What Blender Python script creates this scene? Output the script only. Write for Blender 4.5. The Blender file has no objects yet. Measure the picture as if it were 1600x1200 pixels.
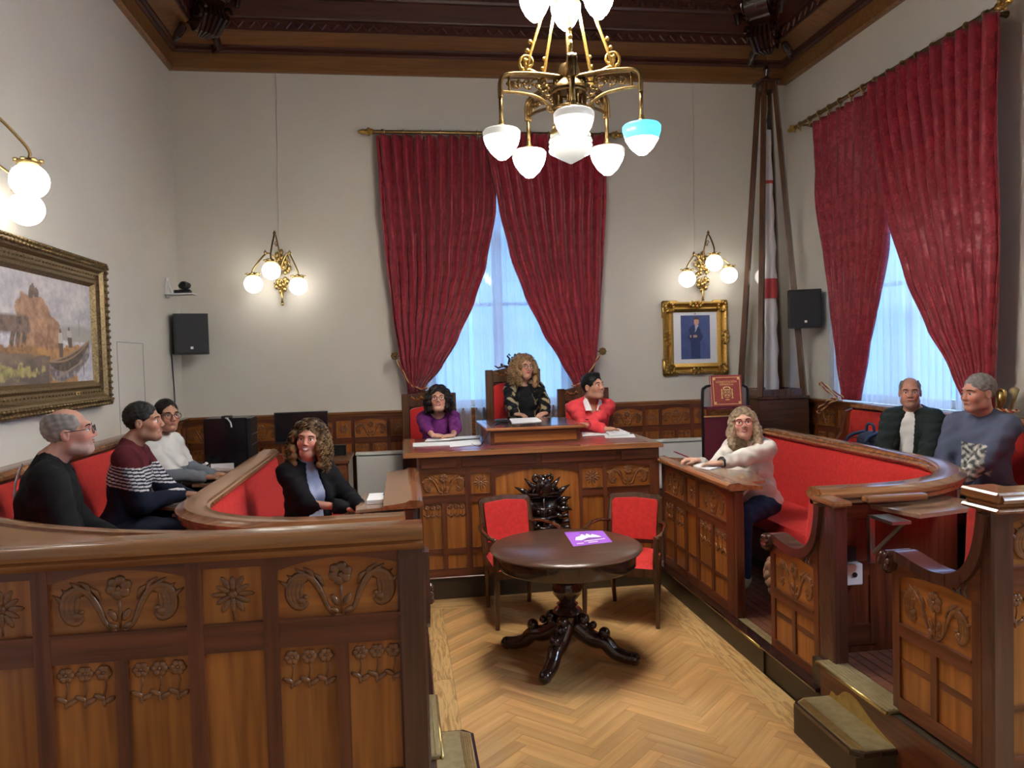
import bpy, math, random
import numpy as np
from mathutils import Vector, Matrix

# ------------------------------------------------------------------ camera, world, daylight, exposure
random.seed(7)
SC = bpy.context.scene
COL = SC.collection
F_PX, CAM_H = 1202.0, 2.0
YAW, PITCH, ROLL = (math.radians(a) for a in (8.07, -2.03, -1.56))
def cam_axes():
    cy, sy, cp, sp = math.cos(YAW), math.sin(YAW), math.cos(PITCH), math.sin(PITCH)
    fwd = Vector((sy*cp, cy*cp, sp)); right = Vector((cy, -sy, 0)); up = right.cross(fwd)
    cr, sr = math.cos(ROLL), math.sin(ROLL)
    return right*cr + up*sr, up*cr - right*sr, fwd
C_R, C_U, C_F = cam_axes()
CAM = Vector((0, 0, CAM_H))
cd = bpy.data.cameras.new('camera'); cam = bpy.data.objects.new('camera', cd); COL.objects.link(cam)
cd.sensor_fit = 'HORIZONTAL'; cd.sensor_width = 36.0; cd.lens = 36.0*F_PX/1600.0; cd.clip_start = 0.05
m = Matrix((C_R, C_U, -C_F)).transposed().to_4x4(); m.translation = CAM; cam.matrix_world = m
SC.camera = cam
def ray(px, py): return C_R*(px-800) + C_U*(600-py) + C_F*F_PX
def at_y(px, py, y): d = ray(px, py); return CAM + d*(y/d.y)
def at_x(px, py, x): d = ray(px, py); return CAM + d*(x/d.x)
def at_z(px, py, z): d = ray(px, py); return CAM + d*((z-CAM_H)/d.z)

world = bpy.data.worlds.new('sky'); SC.world = world; world.use_nodes = True
wn = world.node_tree.nodes; wn['Background'].inputs[0].default_value = (0.24, 0.50, 1.0, 1); wn['Background'].inputs[1].default_value = 1.15
def area(name, loc, rot, sx, sy, power, col):
    l = bpy.data.lights.new(name, 'AREA'); l.shape = 'RECTANGLE'; l.size = sx; l.size_y = sy; l.energy = power; l.color = col
    o = bpy.data.objects.new(name, l); COL.objects.link(o); o.location = loc; o.rotation_euler = rot; return o
# skylight falling in from above each window opening, outside the room
area('daylight_back', (1.14, 10.6, 5.6), (math.radians(-52), 0, 0), 2.2, 1.6, 260, (0.34, 0.60, 1.0))
area('daylight_right', (6.4, 6.9, 5.6), (0, math.radians(52), 0), 1.6, 2.4, 360, (0.34, 0.60, 1.0))
area('added_daylight_near', (6.2, 1.2, 4.6), (0, math.radians(65), 0), 2.0, 2.2, 500, (0.62, 0.80, 1.0))  # fill daylight for the added near window, which is out of view
vs = SC.view_settings; vs.view_transform = 'Standard'; vs.look = 'None'; vs.gamma = 1.0; vs.use_curve_mapping = False
vs.exposure = 0.74

# ------------------------------------------------------------------ materials
MATS = {}
def nodes_of(m): m.use_nodes = True; return m.node_tree.nodes, m.node_tree.links
def mat(name, col, rough=0.5, metal=0.0, var=0.0, scale=(8, 8, 8), nscale=4.0, bump=0.0, bscale=60.0, detail=4.0,
        col2=None, emit=None, estr=0.0, objvar=0.0, coat=0.0, trans=0.0, alpha=1.0, sheen=0.0, dist=0.0, ramp=(0.3, 0.7), attr=None):
    """one procedural surface: base colour mixed with col2 through stretched noise, random tint per object, fine bump"""
    m = bpy.data.materials.new(name); n, l = nodes_of(m); b = n['Principled BSDF']
    b.inputs['Roughness'].default_value = rough; b.inputs['Metallic'].default_value = metal
    b.inputs['Coat Weight'].default_value = coat; b.inputs['Coat Roughness'].default_value = 0.12
    b.inputs['Transmission Weight'].default_value = trans; b.inputs['Alpha'].default_value = alpha
    b.inputs['Sheen Weight'].default_value = sheen
    c4 = (*col, 1); b.inputs['Base Color'].default_value = c4
    src = None
    if attr:
        a = n.new('ShaderNodeAttribute'); a.attribute_name = attr; src = a.outputs['Color']
    if col2 is not None or bump:
        tc = n.new('ShaderNodeTexCoord'); mp = n.new('ShaderNodeMapping'); mp.inputs['Scale'].default_value = scale
        l.new(tc.outputs['Object'], mp.inputs['Vector'])
    if col2 is not None:
        nt = n.new('ShaderNodeTexNoise'); nt.inputs['Scale'].default_value = nscale; nt.inputs['Detail'].default_value = detail
        nt.inputs['Distortion'].default_value = dist
        l.new(mp.outputs[0], nt.inputs['Vector'])
        if objvar:
            oi = n.new('ShaderNodeObjectInfo'); sc = n.new('ShaderNodeMath'); sc.operation = 'MULTIPLY'; sc.inputs[1].default_value = 37.0
            l.new(oi.outputs['Random'], sc.inputs[0]); nt.noise_dimensions = '4D'; l.new(sc.outputs[0], nt.inputs['W'])
        cr = n.new('ShaderNodeValToRGB'); cr.color_ramp.elements[0].position = ramp[0]; cr.color_ramp.elements[1].position = ramp[1]
        cr.color_ramp.elements[0].color = c4; cr.color_ramp.elements[1].color = (*col2, 1)
        l.new(nt.outputs['Fac'], cr.inputs['Fac']); src = cr.outputs['Color']
    if objvar:
        oi = n.new('ShaderNodeObjectInfo'); mr = n.new('ShaderNodeMapRange'); mr.inputs['To Min'].default_value = 1-objvar; mr.inputs['To Max'].default_value = 1+objvar
        l.new(oi.outputs['Random'], mr.inputs['Value'])
        hs = n.new('ShaderNodeHueSaturation'); l.new(mr.outputs[0], hs.inputs['Value'])
        if src: l.new(src, hs.inputs['Color'])
        else: hs.inputs['Color'].default_value = c4
        src = hs.outputs['Color']
    if src: l.new(src, b.inputs['Base Color'])
    if bump:
        nb = n.new('ShaderNodeTexNoise'); nb.inputs['Scale'].default_value = bscale; nb.inputs['Detail'].default_value = 3
        l.new(mp.outputs[0], nb.inputs['Vector'])
        bp = n.new('ShaderNodeBump'); bp.inputs['Strength'].default_value = bump; bp.inputs['Distance'].default_value = 0.004
        l.new(nb.outputs['Fac'], bp.inputs['Height']); l.new(bp.outputs[0], b.inputs['Normal'])
    if emit: b.inputs['Emission Color'].default_value = (*emit, 1); b.inputs['Emission Strength'].default_value = estr
    MATS[name] = m; return m
def wood(name, a, b, axis, rough=0.32, objvar=0.12, coat=0.25, k=1.0, dist=0.6):
    s = [26*k, 26*k, 26*k]; s['xyz'.index(axis)] = 1.6*k
    return mat(name, a, rough, col2=b, scale=s, nscale=1.0, detail=5, objvar=objvar, coat=coat, bump=0.12, bscale=2.5, dist=dist, ramp=(0.36, 0.64))
for ax in 'xyz':
    wood('frame_'+ax, (0.080, 0.019, 0.008), (0.175, 0.048, 0.018), ax, coat=0.12, rough=0.36)
    wood('panel_'+ax, (0.235, 0.070, 0.011), (0.40, 0.140, 0.028), ax, objvar=0.16)
    wood('rail_'+ax, (0.22, 0.080, 0.028), (0.36, 0.155, 0.062), ax, rough=0.22, coat=0.5)
    wood('oak_'+ax, (0.15, 0.066, 0.020), (0.21, 0.098, 0.032), ax, rough=0.4, coat=0.1)
wood('carved', (0.16, 0.056, 0.018), (0.24, 0.09, 0.03), 'x', rough=0.28, coat=0.4)
wood('post', (0.060, 0.020, 0.014), (0.100, 0.034, 0.022), 'z', rough=0.25, coat=0.4)
wood('cornice', (0.060, 0.018, 0.012), (0.10, 0.033, 0.020), 'x', rough=0.35)
wood('cornice_side', (0.060, 0.018, 0.012), (0.10, 0.033, 0.020), 'y', rough=0.35)
wood('ebony', (0.020, 0.008, 0.006), (0.045, 0.017, 0.011), 'z', rough=0.2, coat=0.6)
wood('walnut', (0.055, 0.024, 0.013), (0.105, 0.046, 0.025), 'x', rough=0.34, coat=0.25)
wood('chair_wood', (0.060, 0.024, 0.011), (0.11, 0.046, 0.020), 'z', rough=0.25, coat=0.5)
wood('cabinet', (0.12, 0.048, 0.020), (0.17, 0.068, 0.028), 'x', rough=0.35)
wood('herringbone', (0.52, 0.285, 0.100), (0.68, 0.405, 0.165), 'x', rough=0.28, objvar=0.17, coat=0.25, k=0.8)
mat('pine', (0.70, 0.45, 0.19), 0.3, col2=(0.42, 0.22, 0.07), scale=(30, 3.2, 8), nscale=1.2, detail=2, dist=1.6, ramp=(0.45, 0.62), coat=0.25, objvar=0.06)
mat('pine_x', (0.70, 0.45, 0.19), 0.3, col2=(0.46, 0.25, 0.085), scale=(2.5, 26, 8), nscale=1.2, detail=2, dist=1.4, ramp=(0.45, 0.62), coat=0.25, objvar=0.06)
mat('ribbed_floor', (0.10, 0.030, 0.016), 0.4, col2=(0.22, 0.080, 0.040), scale=(3, 30, 3), nscale=1.0, objvar=0.2)
mat('wall_plaster', (0.63, 0.60, 0.53), 0.85, col2=(0.66, 0.63, 0.565), scale=(1, 1, 1), nscale=1.2, bump=0.05, bscale=9)
mat('ceiling_wood', (0.05, 0.018, 0.012), 0.5)
mat('riser', (0.045, 0.030, 0.015), 0.45)
mat('brass', (0.62, 0.47, 0.20), 0.34, 1.0, col2=(0.48, 0.34, 0.13), scale=(6, 6, 6))
mat('brass_worn', (0.46, 0.39, 0.22), 0.40, 0.55, col2=(0.36, 0.28, 0.13), scale=(5, 5, 5), bump=0.1, bscale=12)
mat('bronze', (0.30, 0.20, 0.085), 0.38, 1.0, col2=(0.20, 0.12, 0.045), scale=(14, 14, 14))
mat('gold', (0.66, 0.43, 0.12), 0.36, 0.9, col2=(0.38, 0.22, 0.05), scale=(22, 22, 22), bump=0.35, bscale=3)
mat('old_gold', (0.30, 0.21, 0.10), 0.42, 0.8, col2=(0.13, 0.085, 0.035), scale=(20, 20, 20), bump=0.5, bscale=3)
mat('velvet', (0.47, 0.014, 0.012), 0.8, col2=(0.60, 0.026, 0.018), scale=(7, 7, 7), sheen=0.08, bump=0.08, bscale=10)
mat('seat_velvet', (0.52, 0.012, 0.012), 0.8, col2=(0.66, 0.024, 0.017), scale=(9, 9, 9), sheen=0.08, bump=0.15, bscale=12)
mat('chair_velvet', (0.55, 0.012, 0.012), 0.8, sheen=0.3)
mat('black_plastic', (0.012, 0.012, 0.014), 0.42)
mat('speaker_black', (0.012, 0.013, 0.017), 0.55, bump=0.3, bscale=40)
mat('screen_black', (0.006, 0.006, 0.008), 0.2)
mat('dark_metal', (0.02, 0.02, 0.022), 0.4, 0.6)
mat('grey_plastic', (0.25, 0.25, 0.26), 0.45)
mat('white_plastic', (0.80, 0.80, 0.80), 0.4)
mat('radiator', (0.84, 0.82, 0.77), 0.45)
mat('steel', (0.42, 0.41, 0.40), 0.32, 1.0)
mat('paper', (0.82, 0.83, 0.86), 0.7)
mat('blue_card', (0.035, 0.16, 0.36), 0.5)
mat('purple_card', (0.34, 0.10, 0.60), 0.55)
mat('purple_ink', (0.16, 0.05, 0.30), 0.55)
mat('maroon', (0.11, 0.010, 0.022), 0.55)
mat('book_leather', (0.30, 0.042, 0.034), 0.42, col2=(0.38, 0.065, 0.05), scale=(8, 8, 8))
mat('gilt', (0.90, 0.66, 0.27), 0.35, 0.7)
mat('leather_top', (0.055, 0.016, 0.016), 0.16, coat=0.4)
mat('red_leather', (0.22, 0.045, 0.040), 0.28, coat=0.3)
mat('shelf_top', (0.30, 0.17, 0.10), 0.16, col2=(0.36, 0.21, 0.13), scale=(4, 20, 4), coat=0.7)
mat('globe', (0.9, 0.9, 0.88), 0.3, emit=(1.0, 0.95, 0.86), estr=3.6)
mat('shade_glass', (0.42, 0.42, 0.40), 0.3, emit=(1.0, 0.95, 0.86), estr=30.0)
mat('shade_dim', (0.20, 0.21, 0.20), 0.25, emit=(1.0, 0.96, 0.90), estr=0.12)
mat('shade_blue', (0.05, 0.45, 0.75), 0.3, emit=(0.10, 0.62, 1.0), estr=1.1)
mat('white_flag', (0.72, 0.73, 0.75), 0.8, bump=0.3, bscale=6)
mat('red_flag', (0.55, 0.07, 0.08), 0.8)
mat('dark_flag', (0.03, 0.035, 0.05), 0.6)
mat('rope', (0.30, 0.03, 0.03), 0.7)
mat('rope_gold', (0.66, 0.46, 0.20), 0.6)
mat('backpack', (0.020, 0.032, 0.075), 0.7, bump=0.2, bscale=10)
mat('backpack_grey', (0.050, 0.062, 0.085), 0.7)
mat('fleece', (0.22, 0.105, 0.060), 0.95, bump=1.0, bscale=14, scale=(5, 5, 5))
mat('grey_fabric', (0.20, 0.19, 0.18), 0.8)
mat('crest_dark', (0.020, 0.009, 0.007), 0.2, coat=0.5)
mat('outside', (0.45, 0.5, 0.55), 0.8)
mat('shutter', (0.55, 0.58, 0.60), 0.6)
mat('window_paint', (0.70, 0.71, 0.72), 0.5)
mat('portrait_mat', (0.80, 0.82, 0.88), 0.6)
mat('painted', (0.5, 0.5, 0.5), 0.55, attr='Col')
mat('person_skin', (0.6, 0.4, 0.3), 0.5, attr='Col')
mat('cloth', (0.5, 0.5, 0.5), 0.85, attr='Col', bump=0.15, bscale=25)
mat('hair', (0.1, 0.08, 0.06), 0.45, attr='Col')
for _n in ('hair', 'cloth'): MATS[_n].node_tree.nodes['Principled BSDF'].inputs['Specular IOR Level'].default_value = 0.18
mat('eye_white', (0.80, 0.78, 0.76), 0.25)
mat('iris', (0.03, 0.016, 0.010), 0.15)
mat('teeth', (0.82, 0.80, 0.75), 0.3)
mat('lip', (0.42, 0.13, 0.11), 0.4)
mat('lip_red', (0.40, 0.035, 0.045), 0.35)
mat('frame_black', (0.02, 0.018, 0.02), 0.3)
mat('frame_red', (0.35, 0.01, 0.05), 0.3)
mat('shoe', (0.05, 0.045, 0.04), 0.5)
mat('shoe_beige', (0.42, 0.36, 0.28), 0.7)
mat('silver', (0.7, 0.7, 0.72), 0.25, 1.0)
# shades: the bulb sits low in the bowl, so the glass glows brightest towards its tip
def glow_gradient(name, top, bottom):
    m = MATS[name]; n, l = nodes_of(m); tc = n.new('ShaderNodeTexCoord'); sx = n.new('ShaderNodeSeparateXYZ'); mr = n.new('ShaderNodeMapRange')
    mr.interpolation_type = 'SMOOTHSTEP'; mr.inputs['From Min'].default_value = 0.15; mr.inputs['From Max'].default_value = 0.72; mr.inputs['To Min'].default_value = bottom; mr.inputs['To Max'].default_value = top
    l.new(tc.outputs['Generated'], sx.inputs[0]); l.new(sx.outputs['Z'], mr.inputs['Value']); l.new(mr.outputs[0], n['Principled BSDF'].inputs['Emission Strength'])
glow_gradient('shade_glass', 0.25, 98.0)
# glass for the flag case and window panes
def glass(name, tint=(1, 1, 1), mixf=0.9):
    m = bpy.data.materials.new(name); n, l = nodes_of(m); n.remove(n['Principled BSDF'])
    t = n.new('ShaderNodeBsdfTransparent'); t.inputs[0].default_value = (*tint, 1); g = n.new('ShaderNodeBsdfGlossy'); g.inputs['Roughness'].default_value = 0.02
    mx = n.new('ShaderNodeMixShader'); lw = n.new('ShaderNodeLayerWeight'); pw = n.new('ShaderNodeMath'); pw.operation = 'POWER'; pw.inputs[1].default_value = 4.0; ma = n.new('ShaderNodeMath'); ma.operation = 'MULTIPLY_ADD'; ma.inputs[1].default_value = 0.55; ma.inputs[2].default_value = 0.025
    l.new(lw.outputs['Facing'], pw.inputs[0]); l.new(pw.outputs[0], ma.inputs[0]); l.new(ma.outputs[0], mx.inputs[0]); l.new(t.outputs[0], mx.inputs[1]); l.new(g.outputs[0], mx.inputs[2]); l.new(mx.outputs[0], n['Material Output'].inputs[0]); MATS[name] = m
glass('pane')
# sheer net curtain: partly see-through, partly light-scattering
def sheer(name):
    m = bpy.data.materials.new(name); n, l = nodes_of(m); n.remove(n['Principled BSDF'])
    t = n.new('ShaderNodeBsdfTransparent'); d = n.new('ShaderNodeBsdfTranslucent'); d.inputs[0].default_value = (0.86, 0.90, 0.97, 1)
    f = n.new('ShaderNodeBsdfDiffuse'); f.inputs[0].default_value = (0.80, 0.84, 0.92, 1)
    a = n.new('ShaderNodeMixShader'); a.inputs[0].default_value = 0.35; b = n.new('ShaderNodeMixShader'); b.inputs[0].default_value = 0.62
    l.new(d.outputs[0], a.inputs[1]); l.new(f.outputs[0], a.inputs[2]); l.new(t.outputs[0], b.inputs[1]); l.new(a.outputs[0], b.inputs[2])
    l.new(b.outputs[0], n['Material Output'].inputs[0]); MATS[name] = m
sheer('sheer')
# red damask: satin figure woven into a matte ground
def damask(name):
    m = mat(name, (0.26, 0.006, 0.020), 0.62, sheen=0.25); n, l = nodes_of(m); b = n['Principled BSDF']
    tc = n.new('ShaderNodeTexCoord'); mp = n.new('ShaderNodeMapping'); mp.inputs['Scale'].default_value = (5, 5, 3.4); l.new(tc.outputs['Object'], mp.inputs['Vector'])
    v = n.new('ShaderNodeTexVoronoi'); v.feature = 'DISTANCE_TO_EDGE'; v.inputs['Scale'].default_value = 1.6; v.inputs['Randomness'].default_value = 0.35
    ns = n.new('ShaderNodeTexNoise'); ns.inputs['Scale'].default_value = 5.0; ns.inputs['Detail'].default_value = 3; ns.inputs['Distortion'].default_value = 1.5
    l.new(mp.outputs[0], v.inputs['Vector']); l.new(mp.outputs[0], ns.inputs['Vector'])
    ad = n.new('ShaderNodeMath'); ad.operation = 'ADD'; l.new(v.outputs['Distance'], ad.inputs[0]); l.new(ns.outputs['Fac'], ad.inputs[1])
    cr = n.new('ShaderNodeValToRGB'); e = cr.color_ramp.elements; e[0].position = 0.62; e[1].position = 0.68
    e[0].color = (0.22, 0.004, 0.018, 1); e[1].color = (0.32, 0.010, 0.028, 1)
    l.new(ad.outputs[0], cr.inputs[0]); l.new(cr.outputs[0], b.inputs['Base Color'])
    mr = n.new('ShaderNodeMapRange'); mr.inputs['From Min'].default_value = 0.6; mr.inputs['From Max'].default_value = 0.7; mr.inputs['To Min'].default_value = 0.7; mr.inputs['To Max'].default_value = 0.42
    l.new(ad.outputs[0], mr.inputs[0]); l.new(mr.outputs[0], b.inputs['Roughness'])
damask('damask')

# ------------------------------------------------------------------ mesh helpers
def wmat(o):
    w = o.matrix_basis.copy()
    if o.parent: w = wmat(o.parent) @ o.matrix_parent_inverse @ w
    return w
def adopt(o, parent):
    """parent o keeping where it stands in the world"""
    o.parent = parent; o.matrix_parent_inverse = wmat(parent).inverted(); return o
def tag(o, label=None, cat=None, group=None, kind=None):
    if label: o['label'] = label
    if cat: o['category'] = cat
    if group: o['group'] = group
    if kind: o['kind'] = kind
    return o
def thing(name, loc, label, cat, group=None, rz=0.0, kind=None):
    o = bpy.data.objects.new(name, None); o.empty_display_size = 0.1; COL.objects.link(o)
    o.location = loc; o.rotation_euler = (0, 0, rz)
    return tag(o, label, cat, group, kind)
class MB:
    """collects shapes; build() links them as one mesh object with its origin at the base of its bounds"""
    def __init__(s, M=None): s.v, s.f, s.c, s.M = [], [], [], M
    def add(s, vs, fs, col=None):
        b = len(s.v)
        if s.M is not None: vs = [s.M @ Vector(v) for v in vs]
        s.v += [tuple(v) for v in vs]; s.f += [tuple(b+i for i in f) for f in fs]
        if col is not None: s.c += [col]*len(vs)
        return s
    def box(s, lo, hi, M=None, bev=0.0):
        (x0, y0, z0), (x1, y1, z1) = lo, hi
        if bev:
            b = min(bev, abs(x1-x0)*.45, abs(y1-y0)*.45, abs(z1-z0)*.45)
            vs, fs = [], []
            for z, i in ((z0, b), (z0+b, 0), (z1-b, 0), (z1, b)):
                vs += [(x0+i+(b if not i else 0), y0+i, z), (x1-i-(b if not i else 0), y0+i, z), (x1-i, y0+i+(b if not i else 0), z), (x1-i, y1-i-(b if not i else 0), z),
                       (x1-i-(b if not i else 0), y1-i, z), (x0+i+(b if not i else 0), y1-i, z), (x0+i, y1-i-(b if not i else 0), z), (x0+i, y0+i+(b if not i else 0), z)]
            for k in range(3):
                for j in range(8): a, c = k*8+j, k*8+(j+1) % 8; fs.append((a, c, c+8, a+8))
            fs += [tuple(range(7, -1, -1)), tuple(range(24, 32))]
        else:
            vs = [(x0, y0, z0), (x1, y0, z0), (x1, y1, z0), (x0, y1, z0), (x0, y0, z1), (x1, y0, z1), (x1, y1, z1), (x0, y1, z1)]
            fs = [(3, 2, 1, 0), (4, 5, 6, 7), (0, 1, 5, 4), (1, 2, 6, 5), (2, 3, 7, 6), (3, 0, 4, 7)]
        if M is not None: vs = [M @ Vector(v) for v in vs]
        return s.add(vs, fs)
    def tube(s, pts, r, n=8, closed=False, flat=None, caps=True, col=None):
        """round (or flattened along the vector flat[0] by factor flat[1]) tube through pts; r number or list"""
        P = [Vector(p) for p in pts]; k = len(P); rs = r if isinstance(r, (list, tuple)) else [r]*k
        vs, fs, up = [], [], None
        for i, p in enumerate(P):
            t = (P[(i+1) % k] - P[i-1]) if closed else (P[min(i+1, k-1)] - P[max(i-1, 0)])
            if t.length < 1e-9: t = Vector((0, 0, 1))
            t.normalize()
            if up is None: up = Vector((0, 0, 1)) if abs(t.z) < 0.9 else Vector((1, 0, 0))
            a = t.cross(up)
            if a.length < 1e-6: a = t.orthogonal()
            a.normalize(); up = a.cross(t); up.normalize()
            for j in range(n):
                w = 2*math.pi*j/n; d = (a*math.cos(w) + up*math.sin(w))*rs[i]
                if flat: d = d - flat[0]*(d.dot(flat[0])*(1-flat[1]))
                vs.append(p+d)
        for i in range(k if closed else k-1):
            for j in range(n):
                a, b = i*n+j, i*n+(j+1) % n; c, d = ((i+1) % k)*n+(j+1) % n, ((i+1) % k)*n+j
                fs.append((a, b, c, d))
        if caps and not closed: fs += [tuple(range(n-1, -1, -1)), tuple(range((k-1)*n, k*n))]
        return s.add(vs, fs, col)
    def lathe(s, prof, n=24, c=(0, 0, 0), sx=1.0, sy=1.0, col=None):
        vs, fs = [], []; k = len(prof)
        for r, z in prof:
            for j in range(n): w = 2*math.pi*j/n; vs.append((c[0]+r*sx*math.cos(w), c[1]+r*sy*math.sin(w), c[2]+z))
        for i in range(k-1):
            for j in range(n): a, b = i*n+j, i*n+(j+1) % n; fs.append((a, b, b+n, a+n))
        fs += [tuple(range(n-1, -1, -1)), tuple(range((k-1)*n, k*n))]
        return s.add(vs, fs, col)
    def ball(s, c, r, nu=12, nv=8, M=None, col=None):
        rx, ry, rz = r if isinstance(r, (list, tuple)) else (r, r, r); vs, fs = [], []
        vs.append((0, 0, -rz))
        for i in range(1, nv):
            a = -math.pi/2 + math.pi*i/nv
            for j in range(nu): w = 2*math.pi*j/nu; vs.append((rx*math.cos(a)*math.cos(w), ry*math.cos(a)*math.sin(w), rz*math.sin(a)))
        vs.append((0, 0, rz)); t = len(vs)-1
        for j in range(nu): fs.append((0, 1+(j+1) % nu, 1+j))
        for i in range(nv-2):
            for j in range(nu): a, b = 1+i*nu+j, 1+i*nu+(j+1) % nu; fs.append((a, b, b+nu, a+nu))
        for j in range(nu): fs.append((1+(nv-2)*nu+j, 1+(nv-2)*nu+(j+1) % nu, t))
        c = Vector(c); R = M if M is not None else Matrix.Identity(3)
        return s.add([c + R @ Vector(v) for v in vs], fs, col)
    def prism(s, poly, d0, d1, fr):
        """extrude a 2-D outline: fr(u, v, d) places a point"""
        k = len(poly); vs = [fr(u, v, d0) for u, v in poly] + [fr(u, v, d1) for u, v in poly]
        ar = sum(poly[i][0]*poly[(i+1) % k][1]-poly[(i+1) % k][0]*poly[i][1] for i in range(k))
        fs = [tuple(range(k)), tuple(range(2*k-1, k-1, -1))] + [(i, i+k, (i+1) % k+k, (i+1) % k) for i in range(k)]
        return s.add(vs, fs)
    def grid(s, fn, nu, nv, col=None, thick=None):
        vs = [fn(i/nu, j/nv) for j in range(nv+1) for i in range(nu+1)]
        fs = [(j*(nu+1)+i, j*(nu+1)+i+1, (j+1)*(nu+1)+i+1, (j+1)*(nu+1)+i) for j in range(nv) for i in range(nu)]
        b = len(s.v); s.add(vs, fs)
        if col: s.c += [col(i/nu, j/nv) for j in range(nv+1) for i in range(nu+1)]
        return s
    def sweep(s, path, prof, closed_prof=True, ends=True, osc=None):
        """sweep a profile of (offset to the right of travel, z) along a path of (x, y), mitred"""
        P = [Vector((p[0], p[1])) for p in path]; k = len(P); n = len(prof); vs, fs = [], []
        for i, p in enumerate(P):
            d0 = (P[i]-P[i-1]).normalized() if i else (P[1]-P[0]).normalized()
            d1 = (P[i+1]-P[i]).normalized() if i < k-1 else d0
            n0, n1 = Vector((d0.y, -d0.x)), Vector((d1.y, -d1.x)); nn = n0+n1
            nn = nn/nn.length_squared*2 if nn.length > 1e-6 else n0
            for o, z in prof: q = p + nn*(o*(osc[i] if osc else 1.0)); vs.append((q.x, q.y, z))
        e = n if closed_prof else n-1
        for i in range(k-1):
            for j in range(e): a, b = i*n+j, i*n+(j+1) % n; fs.append((a, a+n, b+n, b))
        if ends and closed_prof: fs += [tuple(range(n)), tuple(range(k*n-1, (k-1)*n-1, -1))]
        return s.add(vs, fs)
    def build(s, name, m, parent=None, smooth=False, label=None, cat=None, group=None, kind=None, origin=True, fix=True):
        me = bpy.data.meshes.new(name); V = np.array(s.v, dtype=np.float64)
        c = Vector((0, 0, 0))
        if origin and len(V):
            lo, hi = V.min(0), V.max(0); c = Vector(((lo[0]+hi[0])/2, (lo[1]+hi[1])/2, lo[2])); V = V - np.array(c)
        me.from_pydata(V.tolist(), [], s.f)
        if fix:
            import bmesh
            bm = bmesh.new(); bm.from_mesh(me); bmesh.ops.recalc_face_normals(bm, faces=bm.faces); bm.to_mesh(me); bm.free()
        if s.c and len(s.c) == len(s.v):
            a = me.color_attributes.new('Col', 'FLOAT_COLOR', 'POINT')
            a.data.foreach_set('color', np.array([(*x[:3], 1.0) for x in s.c], dtype=np.float32).ravel())
        if smooth:
            me.shade_smooth()
            if smooth != 2: me.set_sharp_from_angle(angle=math.radians(42))
        me.materials.append(MATS[m] if isinstance(m, str) else m)
        o = bpy.data.objects.new(name, me); COL.objects.link(o); o.location = c
        if parent is not None: adopt(o, parent)
        return tag(o, label, cat, group, kind)
def inst(name, me, M, parent):
    """another object on shared mesh data, placed by matrix M"""
    o = bpy.data.objects.new(name, me); COL.objects.link(o); o.matrix_basis = M
    return adopt(o, parent) if parent is not None else o
def arc(c, r, a0, a1, n):
    return [(c[0]+r*math.cos(math.radians(a0+(a1-a0)*i/n)), c[1]+r*math.sin(math.radians(a0+(a1-a0)*i/n))) for i in range(n+1)]
def cr_spline(pts, n=6):
    P = [Vector(p) for p in pts]; out = []
    for i in range(len(P)-1):
        a, b, c, d = P[max(i-1, 0)], P[i], P[i+1], P[min(i+2, len(P)-1)]
        for j in range(n):
            t = j/n; out.append(0.5*((2*b) + (c-a)*t + (2*a-5*b+4*c-d)*t*t + (3*b-a-3*c+d)*t**3))
    return out + [P[-1]]

# ------------------------------------------------------------------ room shell
XL, XR, YB, YF, ZC, ZW, ZP = -2.43, 4.78, 9.0, -2.6, 6.3, 1.42, 5.24
WB = (0.32, 1.98, ZW, 4.30)      # back window opening x0 x1 z0 z1
WR = (5.95, 7.85, ZW, 4.30)      # right window opening y0 y1 z0 z1
WN = (0.2, 2.2, ZW, 4.30)        # second right window, added out of view to bring daylight from behind
T = 0.25
b = MB()
b.box((XL-T, YB, -0.1), (WB[0], YB+T, ZC)); b.box((WB[1], YB, -0.1), (XR+T, YB+T, ZC))
b.box((WB[0], YB, -0.1), (WB[1], YB+T, WB[2])); b.box((WB[0], YB, WB[3]), (WB[1], YB+T, ZC))
wall_back = b.build('wall_back', 'wall_plaster', kind='structure')
b = MB().box((XL-T, YF, -0.1), (XL, YB, ZC)); wall_left = b.build('wall_left', 'wall_plaster', kind='structure')
b = MB()
b.box((XR, YF, -0.1), (XR+T, WN[0], ZC)); b.box((XR, WN[1], -0.1), (XR+T, WR[0], ZC)); b.box((XR, WR[1], -0.1), (XR+T, YB, ZC))
for w in (WN, WR): b.box((XR, w[0], -0.1), (XR+T, w[1], w[2])); b.box((XR, w[0], w[3]), (XR+T, w[1], ZC))
wall_right = b.build('wall_right', 'wall_plaster', kind='structure')
MB().box((XL-T, YF-T, -0.1), (XR+T, YF, ZC)).build('wall_front', 'wall_plaster', kind='structure')
MB().box((XL-T, YF-T, ZC), (XR+T, YB+T, ZC+0.15)).build('ceiling', 'ceiling_wood', kind='structure')
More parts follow.
